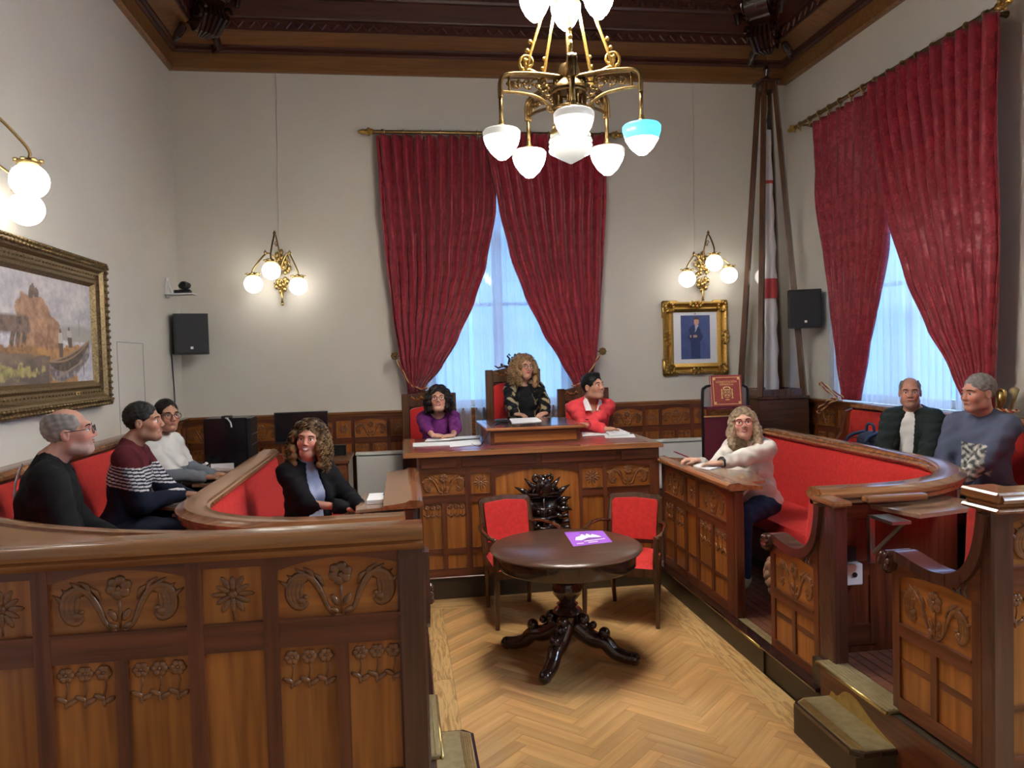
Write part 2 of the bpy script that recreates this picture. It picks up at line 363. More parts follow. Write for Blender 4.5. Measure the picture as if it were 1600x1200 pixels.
# floor slab, then the parquet laid on it
floor = MB().box((XL-T, YF-T, -0.12), (XR+T, YB+T, -0.022)).build('floor', 'riser', kind='structure')
AX0, AX1, YD = 0.10, 2.15, 6.37          # aisle between the risers, foot of the desk
def clip_poly(poly, x0, x1, y0, y1):
    for ax, lim, sg in ((0, x0, 1), (0, x1, -1), (1, y0, 1), (1, y1, -1)):
        out = []
        for i in range(len(poly)):
            p, q = poly[i], poly[(i+1) % len(poly)]; dp, dq = sg*(p[ax]-lim), sg*(q[ax]-lim)
            if dp >= 0: out.append(p)
            if dp*dq < 0: t = dp/(dp-dq); out.append((p[0]+(q[0]-p[0])*t, p[1]+(q[1]-p[1])*t))
        poly = out
        if len(poly) < 3: return []
    return poly
BL, BW = 0.468, 0.078
hx0, hx1, hy0, hy1 = 0.255, 1.955, 2.75, 6.10
c45 = math.sqrt(0.5)
k = 0
PD, QD = Vector((c45, c45)), Vector((-c45, c45))
for j in range(-2, 5):
    for i in range(-8, 50):
        for vert in (0, 1):
            o_ = Vector((0.24+j*2*c45*BL, 2.2+i*2*c45*BW))       # lattice of the herringbone bond
            d, nrm = (PD, QD) if not vert else (QD, PD)
            st = o_ if not vert else o_+PD*BL+QD*(BW-BL)
            q = [st, st+d*BL, st+d*BL+nrm*BW, st+nrm*BW]
            cen = sum(q, Vector((0, 0)))/4
            q = [cen+d*((p-cen).dot(d)*(1-0.0016/BL))+nrm*((p-cen).dot(nrm)*(1-0.0016/BW)) for p in q]
            poly = clip_poly([(p.x, p.y) for p in q], hx0, hx1, hy0, hy1)
            if len(poly) < 3: continue
            ar = abs(sum(poly[m_][0]*poly[(m_+1) % len(poly)][1]-poly[(m_+1) % len(poly)][0]*poly[m_][1] for m_ in range(len(poly))))/2
            if ar < 0.0008: continue
            ang = math.atan2(d.y, d.x); R = Matrix.Rotation(-ang, 2)
            pl = [R @ (Vector(p)-cen) for p in poly]
            mb = MB(); mb.prism([(p.x, p.y) for p in pl], -0.02, 0.0, lambda u, v, d_: (u, v, d_))
            o = mb.build('parquet_block', 'herringbone', None, origin=False)
            o.location = (cen.x, cen.y, 0.0008*random.random()); o.rotation_euler = (0, 0, ang); adopt(o, floor); k += 1
# wild-grained border boards
y = 2.75
for ya, yb in ((2.75, 3.55), (3.552, 4.05), (4.052, 4.75), (4.752, 5.45), (5.452, 6.10)):
    MB().box((AX0, ya, -0.02), (hx0-0.002, yb, 0.0)).build('border_board', 'pine', floor)
    MB().box((hx1+0.002, ya, -0.02), (AX1, yb-0.0, 0.0)).build('border_board', 'pine', floor)
for xa, xb in ((AX0, 0.72), (0.722, 1.45), (1.452, AX1)):
    MB().box((xa, 6.102, -0.02), (xb, YD+0.1, 0.0)).build('border_board', 'pine_x', floor)
MB().box((AX0-0.05, YF, -0.03), (AX1+0.05, 2.748, 0.0)).build('floorboards', 'herringbone', floor)
MB().box((XL, YF, -0.03), (XR, 2.5, -0.004)).build('floor_covering', 'herringbone', floor)

# cornice: profile (out from wall, height) swept round the three walls in view
path = [(XL, -2.0), (XL, YB), (XR, YB), (XR, -2.0)]
trim = MB().sweep(path, [(0, ZP), (0.035, ZP), (0.055, ZP+0.02), (0.06, ZP+0.185), (0.0, ZP+0.2)]).build('trim_1', 'oak_x', kind='structure')
MB().sweep(path, [(0, ZP+0.18), (0.075, ZP+0.185), (0.095, ZP+0.205), (0.085, ZP+0.225), (0.12, ZP+0.235), (0.125, ZP+0.262), (0, ZP+0.27)]).build('bead_moulding', 'cornice', trim)
MB().sweep(path, [(0, ZP+0.25), (0.12, ZP+0.255), (0.36, ZP+0.33), (0, ZP+0.40)]).build('cove_board', 'oak_x', trim)
MB().sweep(path, [(0, ZP+0.32), (0.365, ZP+0.325), (0.37, ZP+0.425), (0.41, ZP+0.43), (0.415, ZP+0.445), (0, ZP+0.45)]).build('dentil_board', 'cornice', trim)
MB().sweep(path, [(0, ZP+0.44), (0.42, ZP+0.445), (0.455, ZP+0.615), (0, ZP+0.62)]).build('fascia_board', 'cornice', trim)
MB().sweep(path, [(0, ZP+0.61), (0.50, ZP+0.615), (0.51, ZP+0.64), (0.525, ZP+0.735), (0.56, ZP+0.75), (0.57, ZP+0.78), (0, ZP+0.79)]).build('carved_board', 'cornice', trim)
MB().sweep(path, [(0, ZP+0.78), (0.60, ZP+0.785), (0.66, ZP+1.05), (0, ZP+1.06)]).build('upper_board', 'cornice', trim)
def run_band(name, out, z, step, fn):
    mb = MB()
    for (ax, a, b_, at) in (('y', 3.0, YB-out, XL+out), ('x', XL+out, XR-out, YB-out), ('y', 3.0, YB-out, XR-out)):
        nrm = Vector((1, 0, 0)) if at == XL+out else (Vector((0, -1, 0)) if ax == 'x' else Vector((-1, 0, 0)))
        n = int((b_-a)/step)
        for i in range(n):
            s = a + (i+0.5)*(b_-a)/n; p = Vector((s, at, z)) if ax == 'x' else Vector((at, s, z))
            fn(mb, p, nrm, i)
    return mb.build(name, 'cornice', trim, kind='stuff')
def dent(mb, p, nr, i):
    t = Vector((-nr.y, nr.x, 0)); s = 1 if i % 2 else -1
    mb.tube([p-t*0.028-Vector((0, 0, 0.032*s)), p+t*0.028+Vector((0, 0, 0.032*s))], 0.012, 4, caps=False)
def egg(mb, p, nr, i):
    t = Vector((-nr.y, nr.x, 0)); s = 1 if i % 2 else -1
    pts = [p+t*(0.035*math.cos(a))*1.0+Vector((0, 0, s*0.03*math.sin(a))) for a in (0, 0.8, 1.6, 2.4, 3.2)]
    mb.tube(pts, [0.006, 0.014, 0.016, 0.014, 0.006], 5, caps=False)
run_band('zigzag_carving', 0.372, ZP+0.375, 0.062, dent)
run_band('leaf_carving', 0.520, ZP+0.69, 0.055, egg)
# carved scroll consoles in the two back corners
def console(corner, dx):
    root = Vector((corner[0], corner[1], ZP)); dv = Vector((dx, -1, 0)).normalized(); sd = Vector((-dv.y, dv.x, 0))
    mb = MB(); out = []
    prof = [(0.36, 0.36), (0.62, 0.30), (0.70, 0.20), (0.82, 0.22), (0.90, 0.34), (0.88, 0.46), (0.98, 0.50), (1.08, 0.62), (1.10, 0.80), (1.0, 1.0), (0.45, 1.0)]
    P2 = cr_spline([(u, v, 0) for u, v in prof], 4)
    fr = lambda u, v, d: root + dv*u + Vector((0, 0, v)) + sd*d
    mb.prism([(p.x, p.y) for p in P2], -0.13, 0.13, fr)
    for s in (-0.15, 0.15):                                   # volutes on the cheeks
        sp = [(0.86+0.13*math.exp(-0.16*a)*math.cos(a), 0.36+0.13*math.exp(-0.16*a)*math.sin(a)) for a in np.linspace(0, 11, 34)]
        mb.tube([fr(u, v, s) for u, v in sp], 0.018, 6)
        sp = [(1.0+0.1*math.exp(-0.16*a)*math.cos(-a), 0.66+0.1*math.exp(-0.16*a)*math.sin(-a)) for a in np.linspace(0, 9, 28)]
        mb.tube([fr(u, v, s) for u, v in sp], 0.016, 6)
    for q in (-0.09, -0.045, 0.0, 0.045, 0.09):              # fluted shell on the face
        mb.tube([fr(0.66, 0.205-0.02, q*0.5), fr(0.80, 0.20, q), fr(0.92, 0.33, q*1.25), fr(0.90, 0.45, q)], [0.012, 0.022, 0.026, 0.014], 6)
    for s in (-1, 1):
        mb.tube([fr(0.5, 0.36, 0.13*s), fr(0.62, 0.24, 0.19*s), fr(0.60, 0.15, 0.24*s), fr(0.52, 0.14, 0.22*s), fr(0.52, 0.2, 0.2*s)], [0.03, 0.045, 0.04, 0.03, 0.015], 8)
        mb.tube([fr(0.75, 0.5, 0.13*s), fr(0.85, 0.62, 0.2*s), fr(0.95, 0.6, 0.26*s), fr(0.93, 0.5, 0.25*s)], [0.03, 0.05, 0.04, 0.02], 8)
    return mb.build('scroll_console', 'ebony', trim, smooth=True)
console((XL, YB), 1); console((XR, YB), -1)

# ------------------------------------------------------------------ carved ornaments (shared meshes, unit panels)
def orn_mesh(name, fn):
    mb = MB(); fn(mb); o = mb.build(name, 'carved', None, smooth=2, origin=False); me = o.data; bpy.data.objects.remove(o); return me
NZ = Vector((0, 0, 1))     # relief direction in ornament space: x across, y up, z out
FL = (NZ, 0.55)
def o_swag(mb):            # spans x -0.5..0.5, y -0.27..0.27 for a unit-wide panel
    for a in range(6):
        w = a*math.pi/3+0.3; mb.ball((0.060*math.cos(w), 0.135+0.060*math.sin(w), 0.004), (0.050, 0.050, 0.026), 8, 6)
    mb.ball((0, 0.125, 0.016), (0.022, 0.022, 0.018), 8, 5)
    mb.tube([(0, 0.08, 0.004), (0.006, -0.08, 0.006), (0, -0.22, 0.004)], [0.010, 0.014, 0.008], 6, flat=FL)
    for s in (-1, 1):
        for k, (sc, r) in enumerate(((1.0, 0.026), (0.84, 0.022), (0.68, 0.020), (0.52, 0.016))):
            pts = cr_spline([(s*x, y, 0.004) for x, y in ((0.03, -0.245), (0.11, -0.17), (0.17, -0.02), (0.245, 0.10*sc+0.02*k), (0.335, 0.135*sc), (0.42-0.03*k, 0.085*sc), (0.445-0.035*k, -0.03), (0.405-0.03*k, -0.125), (0.33, -0.15+0.03*k), (0.285+0.01*k, -0.10))], 4)
            n = len(pts); mb.tube(pts, [r*(0.45+0.9*math.sin(math.pi*min(1, (i+1)/n*0.95))) for i in range(n)], 6, flat=FL)
        for k in range(5):                                   # feathered leaf tips on the outer curve
            x, y = 0.19+0.07*k, 0.10+0.055*math.sin(k*1.1)
            mb.tube([(s*(x-0.045), y-0.07, 0.004), (s*(x-0.01), y+0.01, 0.01), (s*(x+0.055), y+0.055, 0.003)], [0.010, 0.024, 0.005], 6, flat=FL)
        mb.ball((s*0.335, -0.085, 0.004), (0.042, 0.034, 0.024), 8, 6); mb.ball((s*0.30, -0.055, 0.006), (0.026, 0.022, 0.02), 8, 6)
        mb.ball((s*0.055, -0.10, 0.004), (0.030, 0.062, 0.020), 8, 6, Matrix.Rotation(-0.5*s, 3, 'Z')); mb.ball((s*0.06, -0.19, 0.004), (0.045, 0.026, 0.018), 8, 6, Matrix.Rotation(0.6*s, 3, 'Z'))
def o_rosette(mb):         # unit wide square
    for a in range(12):
        w = a*math.pi/6; r = 0.20 if a % 2 else 0.25
        mb.ball((r*math.cos(w), 0.03+r*math.sin(w), 0.004), (0.155, 0.058, 0.030), 8, 6, Matrix.Rotation(w, 3, 'Z'))
    mb.ball((0, 0.03, 0.02), (0.085, 0.085, 0.045), 10, 6)
    for a in range(7): w = a*2*math.pi/7; mb.ball((0.05*math.cos(w), 0.03+0.05*math.sin(w), 0.055), 0.018, 6, 4)
    mb.tube([(0, -0.2, 0), (0.01, -0.46, 0)], 0.022, 6, flat=FL)
def o_tulips(mb):          # three flowers on stems, unit wide, y 0..-0.8
    for i, x in enumerate((-0.32, 0.0, 0.32)):
        for a in range(6):
            w = a*math.pi/3+i; mb.ball((x+0.085*math.cos(w), -0.15+0.08*math.sin(w), 0.006), (0.075, 0.075, 0.045), 7, 5)
        mb.ball((x, -0.14, 0.03), 0.034, 6, 5)
        mb.tube([(x, -0.2, 0.004), (x+0.03, -0.4, 0.004), (x-0.02, -0.62, 0.004)], [0.022, 0.018, 0.024], 6, flat=FL)
        for s in (-1, 1): mb.ball((x+s*0.085, -0.62-0.03*s, 0.004), (0.125, 0.058, 0.04), 7, 5, Matrix.Rotation(0.55*s, 3, 'Z'))
        mb.ball((x-0.01, -0.70, 0.004), (0.04, 0.075, 0.03), 7, 5)
ORN = {'swag': orn_mesh('swag_carving', o_swag), 'rosette': orn_mesh('rosette_carving', o_rosette), 'tulips': orn_mesh('tulip_carving', o_tulips)}

def panelling(parent, O, u, n, cols, Z, carve=True, low=True, mats=('frame', 'panel'), back=0.05, th=0.022, tul=True):
    """framed panelling standing on the line from O along u, facing n; cols = [(kind, width)], S stile, W wide arched bay, N narrow bay, P plain arched bay.
    Z = (top, arch_top, panel_bottom, low_top, mould_top, mould_bot, low_bot, base)"""
    O, u, n = Vector(O), Vector(u).normalized(), Vector(n).normalized(); up = Vector((0, 0, 1))
    zt, za, zp, zl, zm1, zm0, zb, z0 = Z
    fr = lambda a, v, d: Vector((O.x, O.y, 0)) + u*a + n*d + up*v
    ax = 'x' if abs(u.x) > abs(u.y) else 'y'
    tot = sum(w for _, w in cols)
    def slab(name, a0, a1, v0, v1, d0, d1, mt, par=parent):
        mb = MB(); mb.prism([(a0, v0), (a1, v0), (a1, v1), (a0, v1)], d0, d1, fr); return mb.build(name, mt, par)
    slab('backing_board', 0, tot, z0, zt, -back, -th, mats[0]+'_z')
    def rails(a0, a1, vs):
        for v0, v1 in vs: slab('rail', a0, a1, v0, v1, -th, 0, mats[0]+'_'+ax)
    def ornament(kind, a, v, w, par):
        M = Matrix((u, up, n)).transposed().to_4x4(); M.translation = fr(a, v, -th+0.009)
        M = M @ Matrix.Diagonal((w, w, w*0.9, 1)); inst('carving', ORN[kind], M, par)
    def arched(a0, a1, zlo, zhi, rise, nm='carved_panel'):
        n_ = 10; ar = [(a0+(a1-a0)*i/n_, zhi-rise+rise*(1-(2*i/n_-1)**2)) for i in range(n_+1)]
        mb = MB(); mb.prism([(a0, zlo), (a1, zlo)] + ar[::-1], -th, -th+0.009, fr); p = mb.build(nm, mats[1]+'_'+('z' if nm == 'plain_panel' else ax), parent)
        mb = MB(); mb.prism([(a0, zt), (a0, ar[0][1])] + ar[1:-1] + [(a1, ar[-1][1]), (a1, zt)], -th, 0, fr); mb.build('arched_rail', mats[0]+'_'+ax, parent)
        return p
    a = 0.0
    for kind, w in cols:
        a1 = a+w; c = (a+a1)/2
        if kind == 'S': slab('stile', a, a1, z0, zt, -th, 0.002, mats[0]+'_z')
        else:
            if kind == 'P':
                p = arched(a, a1, zb, za, 0.05, 'plain_panel'); rails(a, a1, [(z0, zb)])
            else:
                hh = za-zp
                if kind == 'W':
                    p = arched(a, a1, zp, za, min(0.035, hh*0.2))
                    if carve: ornament('swag', c, zp+hh*0.47, min(w*1.02, hh*1.85), p)
                else:
                    p = slab('carved_panel', a, a1, zp, za-0.015, -th, -th+0.009, mats[1]+'_z'); rails(a, a1, [(za-0.015, zt)])
                    if carve: ornament('rosette', c, (zp+za-0.015)/2, min(w, hh)*0.92, p)
                rails(a, a1, [(zl, zp), (z0, zb)])
                slab('bead', a, a1, zp-0.002, zp+0.008, -th, 0.006, mats[0]+'_'+ax)
                if low:
                    nn = 2 if w > 0.22 else 1; sw = 0.04
                    pw = (w-sw*(nn-1))/nn
                    for i in range(nn):
                        b0 = a+i*(pw+sw)
                        if zm1 > zm0:
                            p2 = slab('lower_panel', b0, b0+pw, zm1, zl, -th, -th+0.009, mats[1]+'_z')
                            slab('lower_panel', b0, b0+pw, zb, zm0, -th, -th+0.009, mats[1]+'_z'); slab('bead', b0, b0+pw, zm0, zm1, -th, -0.006, mats[0]+'_'+ax)
                        else: p2 = slab('lower_panel', b0, b0+pw, zb, zl, -th, -th+0.009, mats[1]+'_z')
                        if carve and tul and kind == 'W': ornament('tulips', b0+pw/2, zl-0.012, pw*0.95, p2)
                        if i < nn-1: slab('stile', b0+pw, b0+pw+sw, zb, zl, -th, 0, mats[0]+'_z')
        a = a1
    return fr

# wainscot round the back of the room
def run_cols(total, W=0.36, N=0.165, S=0.042):
    cols, a = [('S', S)], S
    i = 0
    while a < total-0.02:
        w = (W if i % 2 == 0 else N); w = min(w, total-a-S)
        if w < 0.08: cols.append(('S', total-a)); break
        cols += [('W' if (i % 2 == 0 and w > 0.25) else 'N', w), ('S', S)]; a += w+S; i += 1
    return cols
ZWN = (1.375, 1.335, 1.12, 1.055, 0.62, 0.60, 0.42, 0.33)
wb = thing('wainscot', (1.2, YB-0.03, 0.0), 'carved wooden wainscot along the wall behind the presiding desk', 'wainscot', kind='structure'); wb.name = 'trim_2'
panelling(wb, (XL, YB-0.05, 0), (1, 0, 0), (0, -1, 0), run_cols(XR-XL), ZWN)
MB().sweep([(XL, YB), (XR, YB)], [(0, 1.37), (0.06, 1.37), (0.07, 1.385), (0.085, 1.40), (0.085, ZW), (0, ZW)]).build('top_rail', 'rail_x', wb)
wr_ = thing('wainscot', (XR-0.03, 8.2, 0.0), 'carved wooden wainscot between the flag case and the window bench', 'wainscot', kind='structure'); wr_.name = 'trim_3'
panelling(wr_, (XR-0.05, YB-0.06, 0), (0, -1, 0), (-1, 0, 0), run_cols(1.55), ZWN)
MB().sweep([(XR, YB-0.08), (XR, 7.3)], [(0, 1.37), (0.06, 1.37), (0.07, 1.385), (0.085, 1.40), (0.085, ZW), (0, ZW)]).build('top_rail', 'rail_y', wr_)
wl_ = thing('wainscot', (XL+0.03, 8.2, 0.0), 'carved wooden wainscot in the corner under the loudspeaker', 'wainscot', kind='structure'); wl_.name = 'trim_4'
panelling(wl_, (XL+0.05, 7.5, 0), (0, 1, 0), (1, 0, 0), run_cols(1.43), ZWN)
MB().sweep([(XL, 7.5), (XL, YB-0.08)], [(0, 1.37), (0.06, 1.37), (0.07, 1.385), (0.085, 1.40), (0.085, ZW), (0, ZW)]).build('top_rail', 'rail_y', wl_)

# windows: painted casement, glass, closed louvre at the top, seen through the net
def window(name, O, u, n, w, z0, z1, slats):
    O, u, n = Vector(O), Vector(u), Vector(n); up = Vector((0, 0, 1))
    t = thing(name, (O + u*w/2 + up*z0)[:], None, None, kind='structure')
    fr = lambda a, v, d: O + u*a + up*v + n*d
    def slab(nm, a0, a1, v0, v1, d0, d1, mt, par=t): mb = MB(); mb.prism([(a0, v0), (a1, v0), (a1, v1), (a0, v1)], d0, d1, fr); return mb.build(nm, mt, par)
    for a0, a1 in ((0, 0.07), (w-0.07, w), (w/2-0.06, w/2+0.06)): slab('jamb', a0, a1, z0, z1, -0.06, 0, 'window_paint')
    for v0, v1 in ((z0, z0+0.08), (z1-0.08, z1), (z1-0.75, z1-0.65), ((z0+z1)/2-0.25, (z0+z1)/2-0.21)): slab('transom', 0.07, w-0.07, v0, v1, -0.055, -0.005, 'window_paint')
    for a0, a1 in ((0.07, w/2-0.06), (w/2+0.06, w-0.07)):
        slab('pane', a0, a1, z0+0.08, (z0+z1)/2-0.25, -0.035, -0.030, 'pane'); slab('pane', a0, a1, (z0+z1)/2-0.21, z1-0.75, -0.035, -0.030, 'pane'); slab('pane', a0, a1, z1-0.65, z1-0.08, -0.035, -0.030, 'pane')
    for i in range(slats):
        v = z1-0.1-i*0.055; mb = MB()
        mb.prism([(-0.095, v-0.03), (-0.088, v-0.03), (-0.128, v+0.01), (-0.135, v+0.01)], 0.03, w-0.03, lambda d, v_, a: fr(a, v_, d)); mb.build('louvre_slat', 'shutter', t)
    slab('sill', -0.04, w+0.04, z0-0.03, z0, -0.2, 0.03, 'rail_x')
    return t
window('window_1', (WB[0], YB+0.13, 0), (1, 0, 0), (0, -1, 0), WB[1]-WB[0], WB[2], WB[3], 24)
window('window_2', (XR+0.13, WR[1], 0), (0, -1, 0), (-1, 0, 0), WR[1]-WR[0], WR[2], WR[3], 0)
window('added_window', (XR+0.13, WN[1], 0), (0, -1, 0), (-1, 0, 0), WN[1]-WN[0], WN[2], WN[3], 0)  # unseen window, added to let light in beside the viewer
# net curtains
def net(name, fr, a0, a1, z0, z1, gap, label):
    mb = MB()
    for s0, s1 in ((a0, gap-0.02), (gap+0.02, a1)):
        w = s1-s0
        mb.grid(lambda i, j: fr(s0+w*i, z0+(z1-z0)*j, 0.016*math.sin(i*w*62+math.sin(i*9)*1.5)+0.008*math.sin(i*w*137)), int(w*90), 6)
    return mb.build(name, 'sheer', None, smooth=2, label=label, cat='net curtain', fix=False)
net('net_curtain', lambda a, v, d: Vector((a, YB-0.10+d, v)), WB[0]-0.15, WB[1]+0.15, 0.62, 4.40, 0.80, 'sheer white net curtain over the window behind the presiding desk')
net('net_curtain', lambda a, v, d: Vector((XR-0.075+d, a, v)), WR[0]-0.15, WR[1]+0.15, ZW+0.015, 4.40, 6.05, 'sheer white net curtain over the window above the right wall bench')

# ------------------------------------------------------------------ red curtains, rods, tiebacks
def lerp_tab(tab, z):
    tab = sorted(tab)
    if z <= tab[0][0]: return tab[0][1]
    for (za, a), (zb, b) in zip(tab, tab[1:]):
        if z <= zb: t = (z-za)/(zb-za); t = t*t*(3-2*t)*0.35+t*0.65; return a+(b-a)*t
    return tab[-1][1]
def curtain(plane, outer, inner, zt, zb, folds, label, depth=0.0, flip=1):
    """outer / inner: pixel columns of the two edges; plane turns a pixel into (along, z)"""
    to = [plane(*p) for p in outer]; ti = [plane(*p) for p in inner]
    TO = [(z, a) for a, z in to]; TI = [(z, a) for a, z in ti]
    mb = MB(); NU, NV = folds*10, 60
    w0 = abs(lerp_tab(TO, zt)-lerp_tab(TI, zt))
    def fn(i, j):
        z = zb+(zt-zb)*j; a0, a1 = lerp_tab(TO, z), lerp_tab(TI, z); w = abs(a1-a0)
        sq = max(0.25, min(1.0, w/w0)); ph = 2*math.pi*folds*i + 0.5*math.sin(3*z+6*i)
        d = 0.045*math.sin(ph)*(0.55+0.45*sq) + 0.014*math.sin(2*ph+z*2) + 0.02*(1-sq)*math.sin(ph*0.5+1)
        a = a0+(a1-a0)*(i+0.012*math.sin(ph*1.0+1.2)*(1 if 0 < i < 1 else 0))
        return curtain.place(a, z, depth+d)
    mb.grid(fn, NU, NV)
    o = mb.build('curtain', 'damask', None, smooth=2, label=label, cat='curtain', fix=False)
    sm = o.modifiers.new('thickness', 'SOLIDIFY'); sm.thickness = 0.005
    return o
YC = 8.80
pb = lambda x, y: (lambda p: (p.x, p.z))(at_y(x, y, YC))
curtain.place = lambda a, z, d: Vector((a, YC+0.0+d, z))
curtain(pb, [(588, 215), (594, 300), (603, 400), (614, 490), (625, 560), (637, 606), (640, 660)], [(778, 215), (775, 330), (760, 415), (742, 470), (716, 530), (690, 575), (664, 606), (672, 660)], 4.515, 1.30, 11, 'left red damask curtain tied back behind the presiding desk', 0.0)
curtain(pb, [(946, 215), (944, 300), (940, 400), (936, 480), (930, 550), (922, 600), (920, 660)], [(757, 218), (778, 330), (795, 400), (817, 460), (845, 520), (872, 565), (893, 600), (890, 660)], 4.515, 1.30, 11, 'right red damask curtain tied back behind the presiding desk', -0.10)
XC = 4.60
pr = lambda x, y: (lambda p: (p.y, p.z))(at_x(x, y, XC))
curtain.place = lambda a, z, d: Vector((XC+d, a, z))
curtain(pr, [(1264, 200), (1268, 300), (1278, 400), (1289, 480), (1301, 560), (1312, 632)], [(1398, 160), (1388, 290), (1380, 380), (1366, 470), (1350, 550), (1336, 634)], 4.52, 1.45, 10, 'far red damask curtain of the window above the right wall bench', 0.05)
curtain(pr, [(1571, 25), (1569, 300), (1564, 500), (1558, 645)], [(1368, 165), (1388, 287), (1402, 345), (1427, 430), (1462, 512), (1500, 580), (1530, 645)], 4.52, 1.45, 11, 'near red damask curtain of the window above the right wall bench', -0.06)
def rod(a, b, nrm, label, rings):
    a, b = Vector(a), Vector(b); d = (b-a).normalized()
    t = thing('curtain_rod', ((a+b)/2)[:], label, 'curtain rod')
    MB().tube([a, b], 0.021, 12).build('rod', 'bronze', t, smooth=True)
    for p, s in ((a, -1), (b, 1)):
        mb = MB(); q = p+d*s*0.02
        mb.ball(q, 0.036, 10, 8); mb.ball(q+d*s*0.055, (0.03, 0.03, 0.03), 10, 8); mb.tube([q+d*s*0.05, q+d*s*0.10, q+d*s*0.15], [0.026, 0.03, 0.004], 8)
        for w in range(4): ang = w*math.pi/2; v = d.orthogonal().normalized(); v2 = d.cross(v); mb.ball(q+d*s*0.03+(v*math.cos(ang)+v2*math.sin(ang))*0.035, 0.018, 6, 5)
        mb.build('finial', 'gold', t, smooth=2)
        br = MB(); e = p-d*s*0.10; br.tube([e, e+nrm*0.09, e+nrm*0.17], [0.014, 0.012, 0.03], 8); br.tube([e+Vector((0, 0, 0.03)), e-Vector((0, 0, 0.045))], [0.012, 0.02], 8); br.build('bracket', 'bronze', t, smooth=2)
    for i in range(rings):
        p = a+(b-a)*((i+0.6)/(rings+0.2)); mb = MB()
        v = d.orthogonal().normalized(); v2 = d.cross(v)
        mb.tube([p+(v*math.cos(w)+v2*math.sin(w))*0.03 for w in np.linspace(0, 2*math.pi, 13)[:-1]], 0.006, 6, closed=True)
        mb.ball(p-Vector((0, 0, 0.045)), (0.014, 0.014, 0.016), 6, 5); mb.ball(p-Vector((0, 0, 0.068)), (0.008, 0.008, 0.012), 6, 5)
        mb.build('curtain_ring', 'brass', t, smooth=2)
rod((-0.24, YC, 4.55), (2.50, YC, 4.55), Vector((0, 1, 0)), 'brass curtain rod over the window behind the presiding desk', 13)
rod((XC, 5.40, 4.57), (XC, 8.47, 4.57), Vector((1, 0, 0)), 'brass curtain rod over the window above the right wall bench', 15)
def cord(parent, pts, r=0.012, turns=5.5):
    P = cr_spline(pts, 8); L = len(P)
    for k, mt in ((0, 'rope'), (1, 'rope_gold')):
        q = []
        for i, p in enumerate(P):
            t = (P[min(i+1, L-1)]-P[max(i-1, 0)]).normalized(); a = t.orthogonal().normalized(); b_ = t.cross(a); w = i*0.75+k*math.pi
            q.append(p+(a*math.cos(w)+b_*math.sin(w))*r*0.55)
        MB().tube(q, r*0.62, 6).build('cord', mt, parent, smooth=2)
def tieback(pin, loop, label, wallv):
    t = thing('curtain_tieback', pin[:], label, 'tieback')
    mb = MB(); n = wallv
    v = n.orthogonal().normalized(); v2 = n.cross(v)
    for w in range(8): a = w*math.pi/4; mb.ball(pin-n*0.02+(v*math.cos(a)+v2*math.sin(a))*0.03, 0.017, 6, 5)
    mb.ball(pin-n*0.03, 0.024, 8, 6); mb.tube([pin, pin+n*0.2], 0.01, 6); mb.build('rosette', 'bronze', t, smooth=2)
    cord(t, loop); return t
def P3(x, y, Y): return at_y(x, y, Y)
pin = P3(617, 556, 8.72); tieback(pin, [pin, P3(628, 578, 8.70), P3(642, 600, 8.67), P3(655, 607, 8.66), P3(668, 606, 8.68)], 'twisted cord tieback of the left curtain behind the desk', Vector((0, 1, 0)))
pin = P3(941, 549, 8.62); tieback(pin, [pin, P3(930, 566, 8.62), P3(916, 590, 8.60), P3(905, 600, 8.58), P3(893, 602, 8.60)], 'twisted cord tieback of the right curtain behind the desk', Vector((0, 1, 0)))
pin = at_x(1316, 626, 4.5)
t = thing('curtain_tieback', pin[:], 'loose twisted cord tieback looped on the wainscot by the far curtain', 'tieback')
q = lambda x, y: at_x(x, y, 4.62 if y < 622 else 4.655)
cord(t, [q(1320, 621), q(1303, 612), q(1284, 598), q(1281, 600), q(1290, 609), q(1308, 621), q(1300, 622)], 0.011)
q2 = lambda x, y: at_x(x, y, 4.64)
cord(t, [q2(1312, 622), q2(1298, 624), q2(1285, 632), q2(1276, 642), q2(1281, 644), q2(1291, 634), q2(1306, 625)], 0.011)
pin = at_x(1564, 628, 4.55)
t = thing('curtain_tieback', pin[:], 'brass tieback holder with cord beside the near curtain of the right window', 'tieback')
h = lambda x, y, X=4.60: at_x(x, y, X)
mb = MB(); mb.tube(cr_spline([h(1559, 637), h(1556, 622), h(1562, 609), h(1570, 612), h(1569, 626), h(1562, 638)], 4), 0.012, 7); mb.tube([h(1563, 636), h(1564, 612)], 0.02, 7); mb.build('holder', 'brass', t, smooth=2)
mb = MB(); mb.tube(cr_spline([h(1579, 641, 4.68), h(1582, 630, 4.68), h(1586, 618, 4.68), h(1584, 609, 4.70)], 4), [0.015]*9+[0.02, 0.03, 0.038, 0.03], 8); mb.build('hook', 'brass_worn', t, smooth=2)
cord(t, [h(1560, 641), h(1570, 641), h(1580, 643), h(1590, 641)], 0.012)

